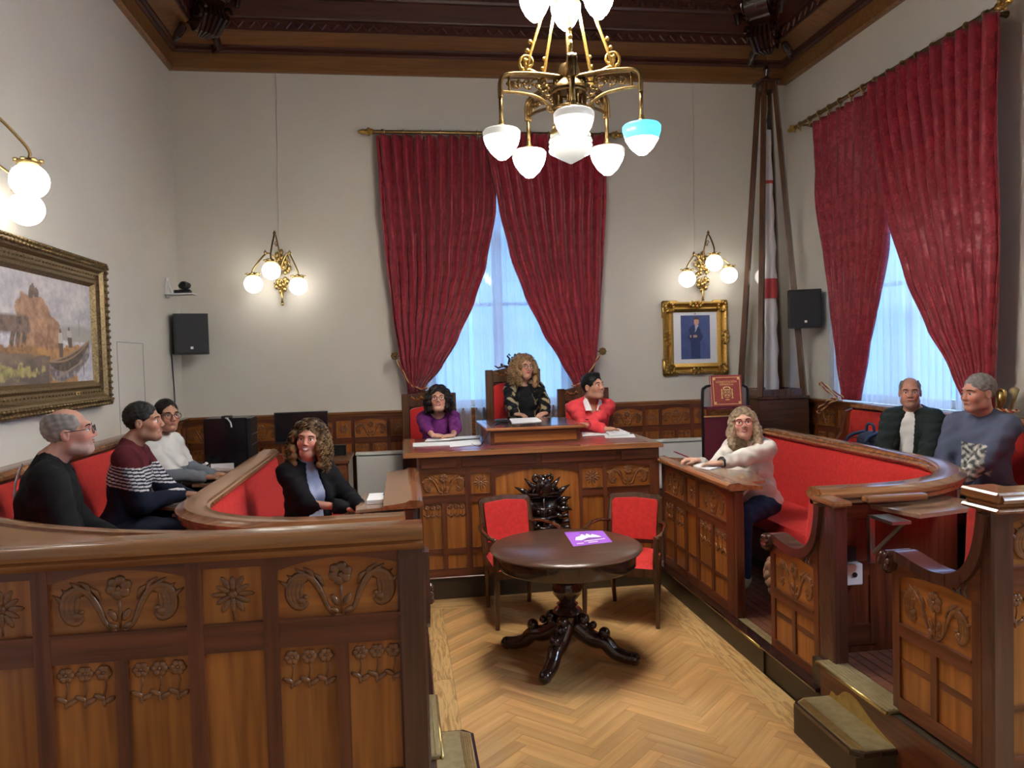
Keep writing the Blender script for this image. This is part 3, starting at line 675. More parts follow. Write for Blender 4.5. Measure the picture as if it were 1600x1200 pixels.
# ------------------------------------------------------------------ raised platforms
def arc_pts(cx, cy, r, a0, a1, n=14): return arc((cx, cy), r, a0, a1, n)
Z1, Z2 = 0.165, 0.33
def platforms(s):
    xa, xw, A, R, yn = (AX1, XR, 3.58, 0.98, 4.02) if s > 0 else (AX0, XL, -1.20, 0.80, 3.93)
    side = 'right' if s > 0 else 'left'
    fl = lambda u, v, d: (u, v, d)
    e = 0.02*s
    lo = MB(); lo.prism([(xa+e, 3.82), (xw, 3.82), (xw, YB-0.01), (xa+e, YB-0.01)], -0.02, Z1-0.012, fl)
    t = thing('platform', ((xa+xw)/2, 5.5, 0), 'low dark wooden platform under the %s hand benches' % side, 'platform')
    lo.build('lower_deck', 'riser', t)
    up = MB(); yo = yn-0.1
    pts = [(xa+e, 2.66), (xw, 2.66), (xw, YB-0.01), (A+s*0.13, YB-0.01), (A+s*0.13, yn+R)] + [(A-s*R+s*(R+0.13)*math.cos(w), yn+R-(R+0.13)*math.sin(w)) for w in np.linspace(0, math.pi/2, 10)][1:] + [(xa+e, yn-0.13)]
    up.prism(pts, -0.015, Z2-0.012, fl); up.build('upper_deck', 'riser', t)
    MB().box((min(xa, xa+0.3*s), 4.43, 0.0), (max(xa, xa+0.3*s), 6.44, Z1-0.006)).build('riser_board', 'riser', t)
    MB().box((min(xa+0.012*s, xa+0.3*s), 3.80, 0.0), (max(xa+0.012*s, xa+0.3*s), 4.425, Z1-0.02)).build('riser_board', 'riser', t)
    MB().box((min(xa+0.010*s, xa+0.3*s), 2.665, 0.0), (max(xa+0.010*s, xa+0.3*s), 3.79, Z2-0.016)).build('riser_board', 'frame_y', t)
    MB().sweep([(xa, 6.44), (xa, 3.80)] if s > 0 else [(xa, 3.80), (xa, 6.44)], [(-0.05, Z1-0.01), (0.012, Z1-0.008), (0.016, Z1+0.004), (0.008, Z1+0.014), (-0.05, Z1+0.016)]).build('edge_moulding', 'ebony', t)
    # ribbed boards that show in the two entries
    w = 0.062
    for i in range(10):
        x = xa+s*(0.14+i*w); MB().box((min(x, x+s*(w-0.006)), 4.10, Z1-0.012), (max(x, x+s*(w-0.006)), 6.44, Z1)).build('floor_batten', 'ribbed_floor', t)
    for i in range(16):
        x = xa+s*(0.14+i*w); MB().box((min(x, x+s*(w-0.006)), 2.78, Z2-0.012), (max(x, x+s*(w-0.006)), 3.86 if i < 12 else 4.2, Z2)).build('floor_batten', 'ribbed_floor', t)
    for (y0, y1, z, nm) in ((4.45, 4.97, Z1, 'lower'), (3.19, 3.79, Z2, 'upper')):
        n = thing('step_nosing', (xa, (y0+y1)/2, z-0.03), 'ribbed brass nosing on the %s entry step of the %s hand benches' % (nm, side), 'step nosing')
        x0, x1 = sorted((xa-0.012*s, xa+0.13*s))
        MB().box((x0, y0, z-0.014), (x1, y1, z+0.006), bev=0.004).build('plate', 'brass_worn', n)
        for k in range(5): xx = xa+s*(0.012+0.02*k); MB().tube([(xx, y0+0.01, z+0.006), (xx, y1-0.01, z+0.006)], 0.004, 6).build('rib', 'brass_worn', n)
        MB().tube([(xa-0.012*s, y0, z-0.004), (xa-0.012*s, y1, z-0.004)], 0.010, 8).build('bullnose', 'brass', n, smooth=2)
    # box step at the upper entry
    x0, x1 = (1.95, 2.165) if s > 0 else (0.085, 0.285)
    y0, y1 = 3.14, 3.72
    st = thing('step_box', ((x0+x1)/2, (y0+y1)/2, 0), 'dark box step with worn brass tread at the upper entry of the %s hand benches' % side, 'step')
    MB().box((x0+0.012, y0+0.012, 0), (x1, y1-0.012, 0.155)).build('box', 'riser', st)
    xa_, xb_ = (x0, x1) if s > 0 else (x1, x0)       # xa_ = free edge
    b = MB(); c = 0.045
    b.prism([(xa_+s*c, y0), (xb_, y0), (xb_, y1), (xa_+s*c, y1), (xa_, y1-c), (xa_, y0+c)], 0.155, 0.176, fl); b.build('tread_frame', 'ebony', st)
    b = MB(); c2 = 0.05; g = 0.014*s
    b.prism([(xa_+s*c2+g, y0+0.014), (xb_, y0+0.014), (xb_, y1-0.014), (xa_+s*c2+g, y1-0.014), (xa_+g, y1-c2), (xa_+g, y0+c2)], 0.176, 0.181, fl); b.build('brass_tread', 'brass_worn', st)
    for k in range(5): xx = xa_+s*(0.022+0.010*k); MB().tube([(xx, y0+0.055-0.006*k, 0.181), (xx, y1-0.055+0.006*k, 0.181)], 0.0035, 6).build('rib', 'brass', st)
    # wavy-topped brass kick plate on the riser behind the tread
    wv = [(y1-0.02, 0.185), (y1-0.04, 0.215), (y1-0.08, 0.21), (y1-0.11, 0.225), (y1-0.15, 0.26), (y1-0.21, 0.275), (y1-0.27, 0.268), (y1-0.33, 0.245), (y1-0.40, 0.215), (y1-0.48, 0.195), (y0+0.03, 0.184)]
    b = MB(); b.prism([(p.x, p.y) for p in cr_spline([(u, v, 0) for u, v in wv], 3)] + [(y0+0.03, 0.18), (y1-0.02, 0.18)], xb_-s*0.001, xb_-s*0.007, lambda u, v, d: (d, u, v)); b.build('kick_plate', 'brass', st)
    return t
platforms(1); platforms(-1)
MB().box((AX0+0.06, 6.60, -0.02), (AX1-0.06, YB-0.06, Z2)).build('platform', 'riser', label='wooden platform carrying the chairs behind the presiding desk', cat='platform')

# ------------------------------------------------------------------ benches
def arm_curve(dz):
    P = [(0.0, 1.16), (0.012, 1.08), (0.04, 0.985), (0.09, 0.915), (0.16, 0.875), (0.25, 0.858), (0.35, 0.862), (0.45, 0.878), (0.515, 0.882), (0.565, 0.862), (0.595, 0.825), (0.59, 0.785), (0.56, 0.765)]
    return [(p.x, p.y+dz) for p in cr_spline([(a, b, 0) for a, b in P], 3)]
def bench_end(t, s, xf, y0, dz, zb):
    """scroll-armed end panel in the aisle plane: y0 = near post, facing the aisle"""
    fr = lambda u, v, d: (xf+s*d, y0+u, v)
    cv = arm_curve(dz); ct = 0.05
    low = [p for p in cv]
    # recessed backing, then frame pieces
    inner = [(u, v-0.03) for u, v in cv if u < 0.55]
    b = MB(); b.prism([(0, zb), (0.55, zb), (0.55, 0.80+dz)] + inner[::-1], 0.02, 0.06, fr); b.build('backing_board', 'frame_z', t)
    # arm: thick moulded rail following the curve
    b = MB(); off = []
    for i, (u, v) in enumerate(cv):
        a, c = cv[max(i-1, 0)], cv[min(i+1, len(cv)-1)]; d = Vector((c[0]-a[0], c[1]-a[1])).normalized(); off.append((u+d.y*ct, v-d.x*ct))
    b.prism(cv + off[::-1], -0.02, 0.085, fr); b.build('arm_rail', 'post', t, smooth=True)
    b = MB(); c0 = (0.555, 0.825+dz)
    for d0, d1, r in ((-0.03, 0.095, 0.05), (-0.045, -0.02, 0.034)):
        b.prism([(c0[0]+r*math.cos(w), c0[1]+r*math.sin(w)) for w in np.linspace(0, 2*math.pi, 17)[:-1]], d0, d1, fr)
    for w in range(6): b.ball(fr(c0[0]+0.03*math.cos(w), c0[1]+0.03*math.sin(w), -0.035), 0.016, 6, 5)
    b.build('arm_scroll', 'post', t, smooth=True)
    # frame round the panels
    aT = lambda u: 0.80+dz + 0.0*u + (0.035 if u < 0.1 else 0)
    arch = [(0.05+0.45*i/10, 0.745+dz+0.06*(1-(i/10-0.35)**2*1.7)) for i in range(11)]
    def pc(nm, poly, d0, d1, mt): mb = MB(); mb.prism(poly, d0, d1, fr); return mb.build(nm, mt, t)
    top = [(u, v-0.03) for u, v in cv if u < 0.52]
    pc('arched_rail', [(0.0, arch[0][1])] + arch + [(0.55, arch[-1][1]), (0.55, 0.80+dz)] + top[::-1], 0.0, 0.02, 'frame_y')
    pc('stile', [(0.0, zb), (0.05, zb), (0.05, arch[0][1]), (0.0, arch[0][1])], 0, 0.02, 'frame_z')
    pc('stile', [(0.50, zb), (0.55, zb), (0.55, arch[-1][1]), (0.50, arch[-1][1])], 0, 0.02, 'frame_z')
    zm = 0.545+dz; zl = zm-0.055; zbm = zb+0.22; z0p = zb+0.07
    pc('rail', [(0.05, zl), (0.50, zl), (0.50, zm), (0.05, zm)], 0, 0.02, 'frame_y'); pc('rail', [(0.05, zb), (0.50, zb), (0.50, z0p), (0.05, z0p)], 0, 0.02, 'frame_y')
    pc('bead', [(0.05, zm-0.002), (0.50, zm-0.002), (0.50, zm+0.01), (0.05, zm+0.01)], -0.006, 0.02, 'frame_y')
    pc('stile', [(0.255, z0p), (0.295, z0p), (0.295, zl), (0.255, zl)], 0, 0.02, 'frame_z')
    p = pc('carved_panel', [(0.05, zm), (0.50, zm)] + arch[::-1], 0.010, 0.02, 'panel_y')
    u3, n3, up = Vector((0, -s, 0)), Vector((-s, 0, 0)), Vector((0, 0, 1))
    M = Matrix((u3, up, n3)).transposed().to_4x4(); M.translation = Vector(fr(0.275, zm+0.115, 0.010)); inst('carving', ORN['swag'], M @ Matrix.Diagonal((0.43, 0.43, 0.36, 1)), p)
    for u0, u1 in ((0.05, 0.255), (0.295, 0.50)):
        q = pc('lower_panel', [(u0, zbm+0.03), (u1, zbm+0.03), (u1, zl), (u0, zl)], 0.010, 0.02, 'panel_z')
        pc('lower_panel', [(u0, z0p), (u1, z0p), (u1, zbm), (u0, zbm)], 0.010, 0.02, 'panel_z'); pc('bead', [(u0, zbm), (u1, zbm), (u1, zbm+0.03), (u0, zbm+0.03)], 0.006, 0.02, 'frame_y')
        if zl-zbm > 0.2 and dz > 0.1:
            M = Matrix((u3, up, n3)).transposed().to_4x4(); M.translation = Vector(fr((u0+u1)/2, zl-0.012, 0.010)); inst('carving', ORN['tulips'], M @ Matrix.Diagonal((0.20, 0.20, 0.16, 1)), q)
    # little carved spray where the arm sweeps up to the post
    mb = MB()
    for k in range(3): mb.tube([fr(0.075+0.03*k, 0.80+dz, 0.0), fr(0.085+0.03*k, 0.825+dz-0.008*k, -0.004), fr(0.075+0.035*k, 0.855+dz-0.018*k, 0.0)], [0.004, 0.008, 0.003], 6)
    mb.build('carving', 'post', t, kind='stuff')
def inner_bench(s):
    xf, A, R, yn = (2.20, 3.58, 0.98, 4.02) if s > 0 else (0.05, -1.20, 0.80, 3.93)
    side = 'right' if s > 0 else 'left'
    t = thing('curved_bench', (xf+s*0.9, yn+0.6, Z1), 'front row curved bench in red velvet with wooden top rail on the %s hand side' % side, 'bench')
    far = 7.2
    pth = [(A, far), (A, 6.2), (A, yn+R)] + [(A-s*R+s*R*math.cos(w), yn+R-R*math.sin(w)) for w in np.linspace(0, math.pi/2, 17)][1:] + [(xf+s*0.06, yn)]
    tap = [1.0]*3+[1.0-0.27*(k_/16)**1.2 for k_ in range(1, 17)]+[0.73]
    if s < 0: pth = pth[::-1]; tap = tap[::-1]
    MB().sweep(pth, [(-0.075, 1.125), (-0.095, 1.14), (-0.09, 1.16), (-0.115, 1.175), (-0.115, 1.195), (-0.085, 1.205), (-0.07, 1.22), (0.03, 1.222), (0.05, 1.212), (0.05, 1.20), (0.068, 1.195), (0.075, 1.178), (0.06, 1.16), (0.04, 1.155), (0.03, 1.125)]).build('top_rail', 'rail_x', t, smooth=True)
    MB().sweep(pth, [(-0.06, Z1), (0.0, Z1), (0.0, 1.13), (-0.06, 1.13)]).build('back_board', 'frame_z', t, smooth=True)
    MB().sweep(pth, [(0.0, 0.56), (0.0, 1.15), (0.035, 1.155), (0.05, 1.12), (0.065, 0.98), (0.095, 0.78), (0.11, 0.56)]).build('back_cushion', 'seat_velvet', t, smooth=True)
    MB().sweep(pth, [(0.02, 0.48), (0.60, 0.48), (0.63, 0.51), (0.635, 0.55), (0.61, 0.59), (0.52, 0.612), (0.3, 0.615), (0.08, 0.60)], osc=tap).build('seat_cushion', 'seat_velvet', t, smooth=True)
    MB().sweep(pth, [(0.0, Z1), (0.54, Z1), (0.54, 0.48), (0.0, 0.48)], osc=tap).build('seat_base', 'frame_z', t, smooth=True)
    # near post and scroll end
    x0, x1 = sorted((xf, xf+s*0.085))
    MB().box((x0, yn-0.30+0.0, Z1), (x1, yn-0.15, 1.17), bev=0.008).build('post', 'post', t)
    pass
    bench_end(t, s, xf, yn-0.15, 0.0, Z1)
    x0, x1 = sorted((xf-s*0.015, xf+s*0.10)); MB().box((x0, yn-0.33, 1.165), (x1, yn-0.10, 1.20), bev=0.012).build('post_cap', 'rail_y', t)
    # far end board
    b = MB(); b.prism([(-0.11*s, Z1), (0.62*s, Z1), (0.64*s, 0.55), (0.56*s, 0.66), (0.30*s, 0.72), (0.16*s, 0.9), (0.09*s, 1.17), (-0.11*s, 1.17)], far-0.0, far+0.05, lambda u, v, d: (A-u, d, v)); b.build('end_board', 'frame_z', t)
    # panelled outer face of the near, straight stretch
    L = abs((A-s*R)-(xf+s*0.085))
    panelling(t, (xf+s*0.085 if s > 0 else A-s*R, yn-0.065, 0), (1, 0, 0), (0, -1, 0), [('S', 0.04), ('N', L-0.08), ('S', 0.04)], (1.13, 1.05, 0.80, 0.72, 0.60, 0.60, 0.45, Z2), carve=False, back=0.03)
    return t
inner_bench(1); inner_bench(-1)
def outer_bench(s):
    xf, xw, R, yi = (2.20, XR, 2.2, 2.74) if s > 0 else (0.05, XL, 2.1, 2.72)
    side = 'right' if s > 0 else 'left'
    xb = xw-s*0.13; yo = 2.60; far = 7.42
    t = thing('back_row_bench', (xf+s*1.4, 3.2, Z2), 'back row bench in red velvet curving from the %s wall to the aisle' % side, 'bench')
    pth = [(xb, far), (xb, 6.0), (xb, yi+R)] + [(xb-s*R+s*R*math.cos(w), yi+R-R*math.sin(w)) for w in np.linspace(0, math.pi/2, 25)][1:] + [(xf+s*0.03, yi)]
    ring = pth + [(xf+s*0.03, yo), (xw, yo), (xw, far)]
    b = MB(); b.prism([(x, y) for x, y in ring], 1.372, 1.416, lambda u, v, d: (u, v, d)); b.build('top_shelf', 'rail_x', t)
    p2 = pth if s > 0 else pth[::-1]
    MB().sweep(p2, [(-0.04, 1.365), (0.02, 1.365), (0.045, 1.378), (0.05, 1.40), (0.03, 1.42), (-0.01, 1.428), (-0.04, 1.425)]).build('inner_nosing', 'rail_x', t, smooth=True)
    po = [(xf-s*0.0, yo), (xw, yo)] if s > 0 else [(xw, yo), (xf, yo)]
    MB().sweep(po, [(-0.12, 1.36), (0.0, 1.36), (0.012, 1.372), (0.02, 1.385), (0.012, 1.395), (0.035, 1.40), (0.042, 1.415), (0.03, 1.432), (0.0, 1.44), (-0.12, 1.436)] if True else []).build('outer_nosing', 'rail_x', t, smooth=True)
    MB().sweep(p2, [(-0.03, Z2), (0.0, Z2), (0.0, 1.37), (-0.03, 1.37)]).build('back_board', 'frame_z', t, smooth=True)
    MB().sweep(p2, [(0.0, 0.74), (0.0, 1.345), (0.03, 1.355), (0.05, 1.32), (0.06, 1.15), (0.09, 0.95), (0.105, 0.74)]).build('back_cushion', 'velvet', t, smooth=True)
    tp = [1.0]*3+[1.0-0.12*(k_/24) for k_ in range(1, 25)]+[0.88]
    if s < 0: tp = tp[::-1]
    MB().sweep(p2, [(0.02, 0.66), (0.56, 0.66), (0.585, 0.69), (0.585, 0.735), (0.56, 0.765), (0.48, 0.785), (0.08, 0.78)], osc=tp).build('seat_cushion', 'velvet', t, smooth=True)
    MB().sweep(p2, [(0.0, Z2), (0.50, Z2), (0.50, 0.66), (0.0, 0.66)], osc=tp).build('seat_base', 'frame_z', t, smooth=True)
    # panelled outside facing the public
    L = abs(xw-xf)
    cols = [('S', 0.075), ('W', 0.41), ('S', 0.05), ('N', 0.19), ('S', 0.05), ('W', 0.42), ('S', 0.05), ('N', 0.19), ('S', 0.05), ('W', 0.41), ('S', 0.05), ('N', 0.19), ('S', 0.05)]
    used = sum(w for _, w in cols); cols += [('W', L-used-0.05), ('S', 0.05)]
    if s > 0: panelling(t, (xf, yo+0.02, 0), (1, 0, 0), (0, -1, 0), cols, (1.365, 1.345, 1.137, 1.049, 0.60, 0.575, 0.40, 0.0))
    else: panelling(t, (xw, yo+0.02, 0), (1, 0, 0), (0, -1, 0), cols[::-1], (1.365, 1.345, 1.137, 1.049, 0.60, 0.575, 0.40, 0.0))
    x0, x1 = sorted((xf-s*0.005, xf+s*0.09))
    MB().box((x0, yo+0.012, 0.0), (x1, yi-0.061, 1.37), bev=0.008).build('post', 'post', t)
    bench_end(t, s, xf, yi-0.06, 0.19, Z2)
    x0, x1 = sorted((xf-s*0.018, xf+s*0.13))
    if s > 0:
     for z0, z1, e in ((1.36, 1.378, 0.0), (1.378, 1.40, 0.012), (1.40, 1.44, 0.0)): MB().box((x0+e, yo-0.03+e, z0), (x1-e, yi+0.03-e, z1), bev=0.008).build('rail_cap', 'rail_y', t)
    # far end: scrolled end board
    b = MB(); b.prism([(0.0, Z2), (0.60, Z2), (0.62, 0.84), (0.56, 0.9), (0.42, 0.9), (0.25, 0.98), (0.14, 1.12), (0.09, 1.34), (0.0, 1.37)], far, far+0.05, lambda u, v, d: (xb-s*u, d, v)); b.build('end_board', 'frame_z', t)
    return t
outer_bench(1); outer_bench(-1)
def front_barrier(s):
    xf = 2.20 if s > 0 else 0.05
    side = 'right' if s > 0 else 'left'
    t = thing('bench_front', (xf+s*0.05, 5.7, Z1), 'carved wooden writing barrier in front of the %s hand front row' % side, 'barrier')
    cols = [('S', 0.06), ('W', 0.46), ('S', 0.05), ('N', 0.20), ('S', 0.05), ('W', 0.52), ('S', 0.12)]
    Zb = (1.05, 1.02, 0.80, 0.74, 0.41, 0.385, 0.25, Z1+0.012)
    if s > 0: panelling(t, (xf, 6.40, 0), (0, -1, 0), (-1, 0, 0), cols, Zb)
    else: panelling(t, (xf, 6.40-1.46, 0), (0, 1, 0), (1, 0, 0), cols[::-1], Zb)
    pth = [(xf, 6.42), (xf, 4.915)]
    if s < 0: pth = pth[::-1]
    sh = MB().sweep(pth, [(0.03, 1.05), (0.04, 1.062), (0.055, 1.07), (0.055, 1.085), (0.035, 1.10), (-0.03, 1.105), (-0.06, 1.09), (-0.20, 1.075), (-0.20, 1.05)]).build('writing_rail', 'rail_y', t, smooth=True)
    x0, x1 = sorted((xf+s*0.002, xf+s*0.07)); MB().box((x0, 4.925, Z1), (x1, 5.0, 1.05), bev=0.01).build('post', 'frame_z', t)
    return t
front_barrier(1); front_barrier(-1)

# ------------------------------------------------------------------ presiding desk
dk = thing('presiding_desk', (1.13, 6.9, 0), 'large carved wooden presiding desk under the back window', 'desk')
D0, D1, DY = 0.106, 2.162, 6.36
panelling(dk, (D0, DY, 0), (1, 0, 0), (0, -1, 0), [('S', 0.024), ('W', 0.356), ('S', 0.048), ('N', 0.166), ('S', 0.043), ('P', 0.712), ('S', 0.028), ('N', 0.18), ('S', 0.034), ('W', 0.38), ('S', 0.085)],
          (1.085, 1.06, 0.863, 0.80, 0.42, 0.37, 0.25, 0.168))
MB().box((D0, DY-0.005, 1.083), (D1, DY+0.05, 1.20)).build('frieze', 'frame_x', dk)
for x0, x1 in ((D0+0.02, 0.42), (0.46, 1.09), (1.13, 1.78), (1.82, D1-0.02)): MB().box((x0, DY-0.013, 1.095), (x1, DY-0.004, 1.185), bev=0.004).build('frieze_panel', 'frame_x', dk)
MB().box((D0-0.015, DY+0.0, 0.0), (D1+0.015, DY+0.06, 0.168)).build('plinth', 'riser', dk)
MB().box((D0-0.02, DY-0.012, 0.168), (D1+0.02, DY+0.04, 0.185), bev=0.006).build('plinth_moulding', 'frame_x', dk)
for x in (D0, D1-0.04): MB().box((x, DY+0.05, 0.168), (x+0.04, 7.42, 1.20)).build('side_board', 'frame_z', dk)
b = MB(); b.prism([(-0.02, 6.30), (2.185, 6.30), (2.185, 7.50), (-0.02, 7.50)], 1.195, 1.22, lambda u, v, d: (u, v, d)); b.box((-0.005, 6.315, 1.22), (2.17, 7.49, 1.235)); b.build('desk_top', 'rail_x', dk)
MB().box((0.09, 6.40, 1.235), (2.08, 7.42, 1.2375)).build('leather_inset', 'red_leather', dk)
# raised reading box in the middle
MB().box((0.735, 6.60, 1.2375), (1.53, 7.40, 1.362)).build('box_body', 'frame_x', dk); MB().box((0.77, 6.592, 1.262), (1.495, 6.603, 1.345)).build('box_panel', 'panel_x', dk)
MB().box((0.69, 6.545, 1.362), (1.575, 7.44, 1.39), bev=0.008).build('box_top', 'rail_x', dk); MB().box((0.745, 6.61, 1.390), (1.52, 7.40, 1.3925)).build('leather_inset', 'leather_top', dk)
# carved coat-of-arms sculpture on the middle bay: helmet crest with curled horns, mantling, shield
def crest():
    mb = MB(); X, Zc = 1.13, 0.80; y = DY-0.03
    P = lambda x, z, d=0: (X+x, y-d, Zc+z)
    mb.prism([(-0.15, 0.06), (0.15, 0.06), (0.16, -0.18), (0.10, -0.32), (0, -0.38), (-0.10, -0.32), (-0.16, -0.18)], 0.0, 0.05, lambda u, v, d: (X+u, DY-0.012-d, Zc+v))
    for s in (-1, 1):
        mb.tube([P(s*(0.055+0.05*math.exp(-0.13*a)*math.cos(a)), 0.185+0.055*math.exp(-0.13*a)*math.sin(a), 0.035) for a in np.linspace(2.6, 9.5, 22)], [0.024-0.0006*i for i in range(22)], 7)
        mb.tube([P(s*(0.06+0.06*math.exp(-0.14*a)*math.cos(a)), 0.07+0.06*math.exp(-0.14*a)*math.sin(a), 0.04) for a in np.linspace(0, 8, 22)], 0.016, 7)
        for k in range(6):
            a = 0.9-0.42*k; r0, r1 = 0.13, 0.245+0.02*(k % 2)
            mb.tube([P(s*r0*math.cos(a), -0.04+r0*math.sin(a), 0.01), P(s*(r0+r1)/2*math.cos(a+0.15), -0.04+(r0+r1)/2*math.sin(a+0.15), 0.04), P(s*r1*math.cos(a), -0.04+r1*math.sin(a)+0.03, 0.012)], [0.03, 0.026, 0.004], 7)
            mb.tube([P(s*0.14, -0.05-0.05*k, 0.02), P(s*(0.18+0.01*k), -0.04-0.05*k, 0.04), P(s*(0.215), -0.005-0.05*k, 0.01)], [0.02, 0.02, 0.004], 6)
    mb.ball(P(0, 0.10, 0.05), (0.075, 0.05, 0.085), 12, 9); mb.ball(P(0, 0.15, 0.06), (0.05, 0.04, 0.05), 10, 8)
    mb.ball(P(-0.02, 0.135, 0.1), (0.028, 0.022, 0.03), 8, 6); mb.tube([P(-0.13, 0.045, 0.06), P(0.13, 0.055, 0.06)], 0.016, 6); mb.tube([P(-0.14, 0.02, 0.055), P(0.14, 0.03, 0.055)], 0.010, 6)
    for zz in (-0.06, -0.14, -0.22): mb.tube([P(-0.11, zz, 0.055), P(0, zz-0.02, 0.065), P(0.11, zz, 0.055)], 0.012, 6)
    mb.tube([P(0, 0.02, 0.06), P(0, -0.33, 0.055)], 0.012, 6)
    for q in ((-0.05, -0.1), (0.05, -0.1), (-0.05, -0.22), (0.05, -0.22)): mb.ball(P(q[0], q[1], 0.055), 0.022, 7, 5)
    return mb.build('coat_of_arms', 'crest_dark', dk, smooth=2)
crest()
# high-backed chairs behind the desk
def tall_chair(px0, px1, ztop, label, crown=0, zc=0.80):
    Y = 8.42; x0, x1 = at_y(px0, 610, Y).x, at_y(px1, 610, Y).x; w = x1-x0; c = (x0+x1)/2
    t = thing('high_back_chair', (c, Y-0.25, Z2), label, 'chair')
    fr = lambda u, v, d: (c+u, Y+d, v)
    def bx(nm, u0, u1, v0, v1, d0, d1, mt, bev=0.006): return MB().box((c+u0, Y+d0, v0), (c+u1, Y+d1, v1), bev=bev).build(nm, mt, t)
    pw = min(0.085, w*0.16)
    zr = ztop-0.155
    for s in (-1, 1): bx('back_post', *sorted((s*w/2, s*(w/2-pw))), Z2, ztop-0.02, 0, 0.06, 'chair_wood')
    pl = [(-w/2+pw, zr), (w/2-pw, zr), (w/2-pw, ztop-0.03), (0.0, ztop+0.012), (-w/2+pw, ztop-0.03)]
    mb = MB(); mb.prism(pl, 0.0, 0.055, fr); cr_ = mb.build('crest_rail', 'chair_wood', t)
    for s in (-1, 1):
        mb = MB()
        for k in range(3): mb.tube([fr(s*(0.05+0.05*k), zr+0.075, 0.0), fr(s*(0.085+0.05*k), zr+0.10-0.02*(k % 2), -0.012), fr(s*(0.11+0.05*k), zr+0.07, 0.0)], [0.008, 0.015, 0.005], 6)
        mb.build('carving', 'panel_x', cr_, smooth=2)
    if crown:
        mb = MB(); base = ztop
        for s in (-1, 1):
            mb.tube([fr(0, base, 0.03), fr(s*0.04, base+0.05, 0.03), fr(s*0.03, base+0.10, 0.03), fr(s*0.055, base+0.13, 0.03), fr(s*0.035, base+0.15, 0.03), fr(s*0.02, base+0.13, 0.03)], [0.02, 0.018, 0.014, 0.012, 0.010, 0.008], 6)
            mb.tube([fr(s*0.02, base, 0.03), fr(s*0.10, base+0.02, 0.03), fr(s*0.16, base, 0.03), fr(s*0.20, base+0.025, 0.03)], [0.02, 0.016, 0.012, 0.006], 6); mb.ball(fr(s*0.12, base+0.035, 0.03), 0.016, 6, 5)
        mb.ball(fr(0, base+0.06, 0.03), 0.02, 8, 6); mb.tube([fr(0, base, 0.03), fr(0, base+0.12, 0.03)], 0.012, 6)
        mb.build('finial', 'ebony', t, smooth=2)
    mb = MB(); k = 8
    out = [(-w/2+pw, 0.95), (w/2-pw, 0.95), (w/2-pw, zr-0.05)] + [((w/2-pw)*math.cos(a), zr-0.05+0.045*math.sin(a)) for a in np.linspace(0, math.pi, 9)][1:-1] + [(-w/2+pw, zr-0.05)]
    mb.prism(out, -0.025, 0.03, fr); mb.build('back_cushion', 'chair_velvet', t)
    bx('back_panel', -w/2+pw, w/2-pw, 0.8, zr, 0.03, 0.05, 'chair_wood')
    bx('seat', -w/2, w/2, zc-0.10, zc-0.04, -0.5, 0.02, 'chair_wood'); bx('seat_cushion', -w/2+0.02, w/2-0.02, zc-0.045, zc, -0.49, -0.03, 'chair_velvet', 0.02)
    for s in (-1, 1):
        bx('leg', *sorted((s*w/2, s*(w/2-0.05))), Z2, zc-0.10, -0.5, -0.45, 'chair_wood')
    return t
tall_chair(627, 712, 1.645, 'high-backed wooden chair with red cushion behind the woman in purple')
tall_chair(759, 845, 1.88, 'tallest high-backed chair with carved finial behind the woman in patterned jacket', 1, 1.0)
tall_chair(871, 951, 1.645, 'high-backed wooden chair with red cushion behind the man in coral sweater')

# ------------------------------------------------------------------ round pedestal table and armchairs
tc = Vector((1.03, 4.94, 0))
tb = thing('pedestal_table', tc[:], 'round dark wooden pedestal table with scrolled feet in front of the desk', 'table')
MB().lathe([(0.0, 0.715), (0.470, 0.715), (0.492, 0.722), (0.502, 0.734), (0.494, 0.744), (0.478, 0.748), (0.470, 0.752), (0.0, 0.752)], 64, tc).build('table_top', 'walnut', tb, smooth=True)
MB().lathe([(0.0, 0.625), (0.452, 0.625), (0.458, 0.632), (0.458, 0.716), (0.0, 0.716)], 64, tc).build('apron', 'ebony', tb, smooth=True)
MB().lathe([(0.0, 0.17), (0.062, 0.17), (0.064, 0.28), (0.085, 0.29), (0.10, 0.31), (0.085, 0.33), (0.055, 0.345), (0.072, 0.36), (0.05, 0.375), (0.062, 0.39), (0.095, 0.43), (0.10, 0.465), (0.085, 0.505), (0.055, 0.52), (0.075, 0.535), (0.055, 0.55), (0.062, 0.56), (0.062, 0.63), (0.0, 0.63)], 28, tc).build('column', 'ebony', tb, smooth=True)
fp = at_z(975, 1038, 0); a0 = math.atan2(fp.y-tc.y, fp.x-tc.x)
for k in range(4):
    a = a0+k*math.pi/2; d = Vector((math.cos(a), math.sin(a), 0)); P = lambda r, z: tc+d*r+Vector((0, 0, z))
    mb = MB(); pts = cr_spline([P(0.05, 0.22), P(0.12, 0.17), P(0.18, 0.14), P(0.25, 0.13), P(0.31, 0.075), P(0.38, 0.05), P(0.435, 0.045)], 4); n = len(pts)
    mb.tube(pts, [0.062-0.024*i/n for i in range(n)], 10)
    mb.ball(P(0.445, 0.042), (0.042, 0.042, 0.042), 10, 8); mb.ball(P(0.11, 0.265), 0.042, 10, 8); mb.tube([P(0.10, 0.2), P(0.115, 0.25)], 0.04, 8); mb.ball(P(0.25, 0.19), 0.04, 10, 8); mb.tube([P(0.22, 0.12), P(0.25, 0.18)], 0.035, 8); mb.ball(P(0.175, 0.235), 0.026, 8, 6)
    mb.build('scroll_foot', 'ebony', tb, smooth=2)
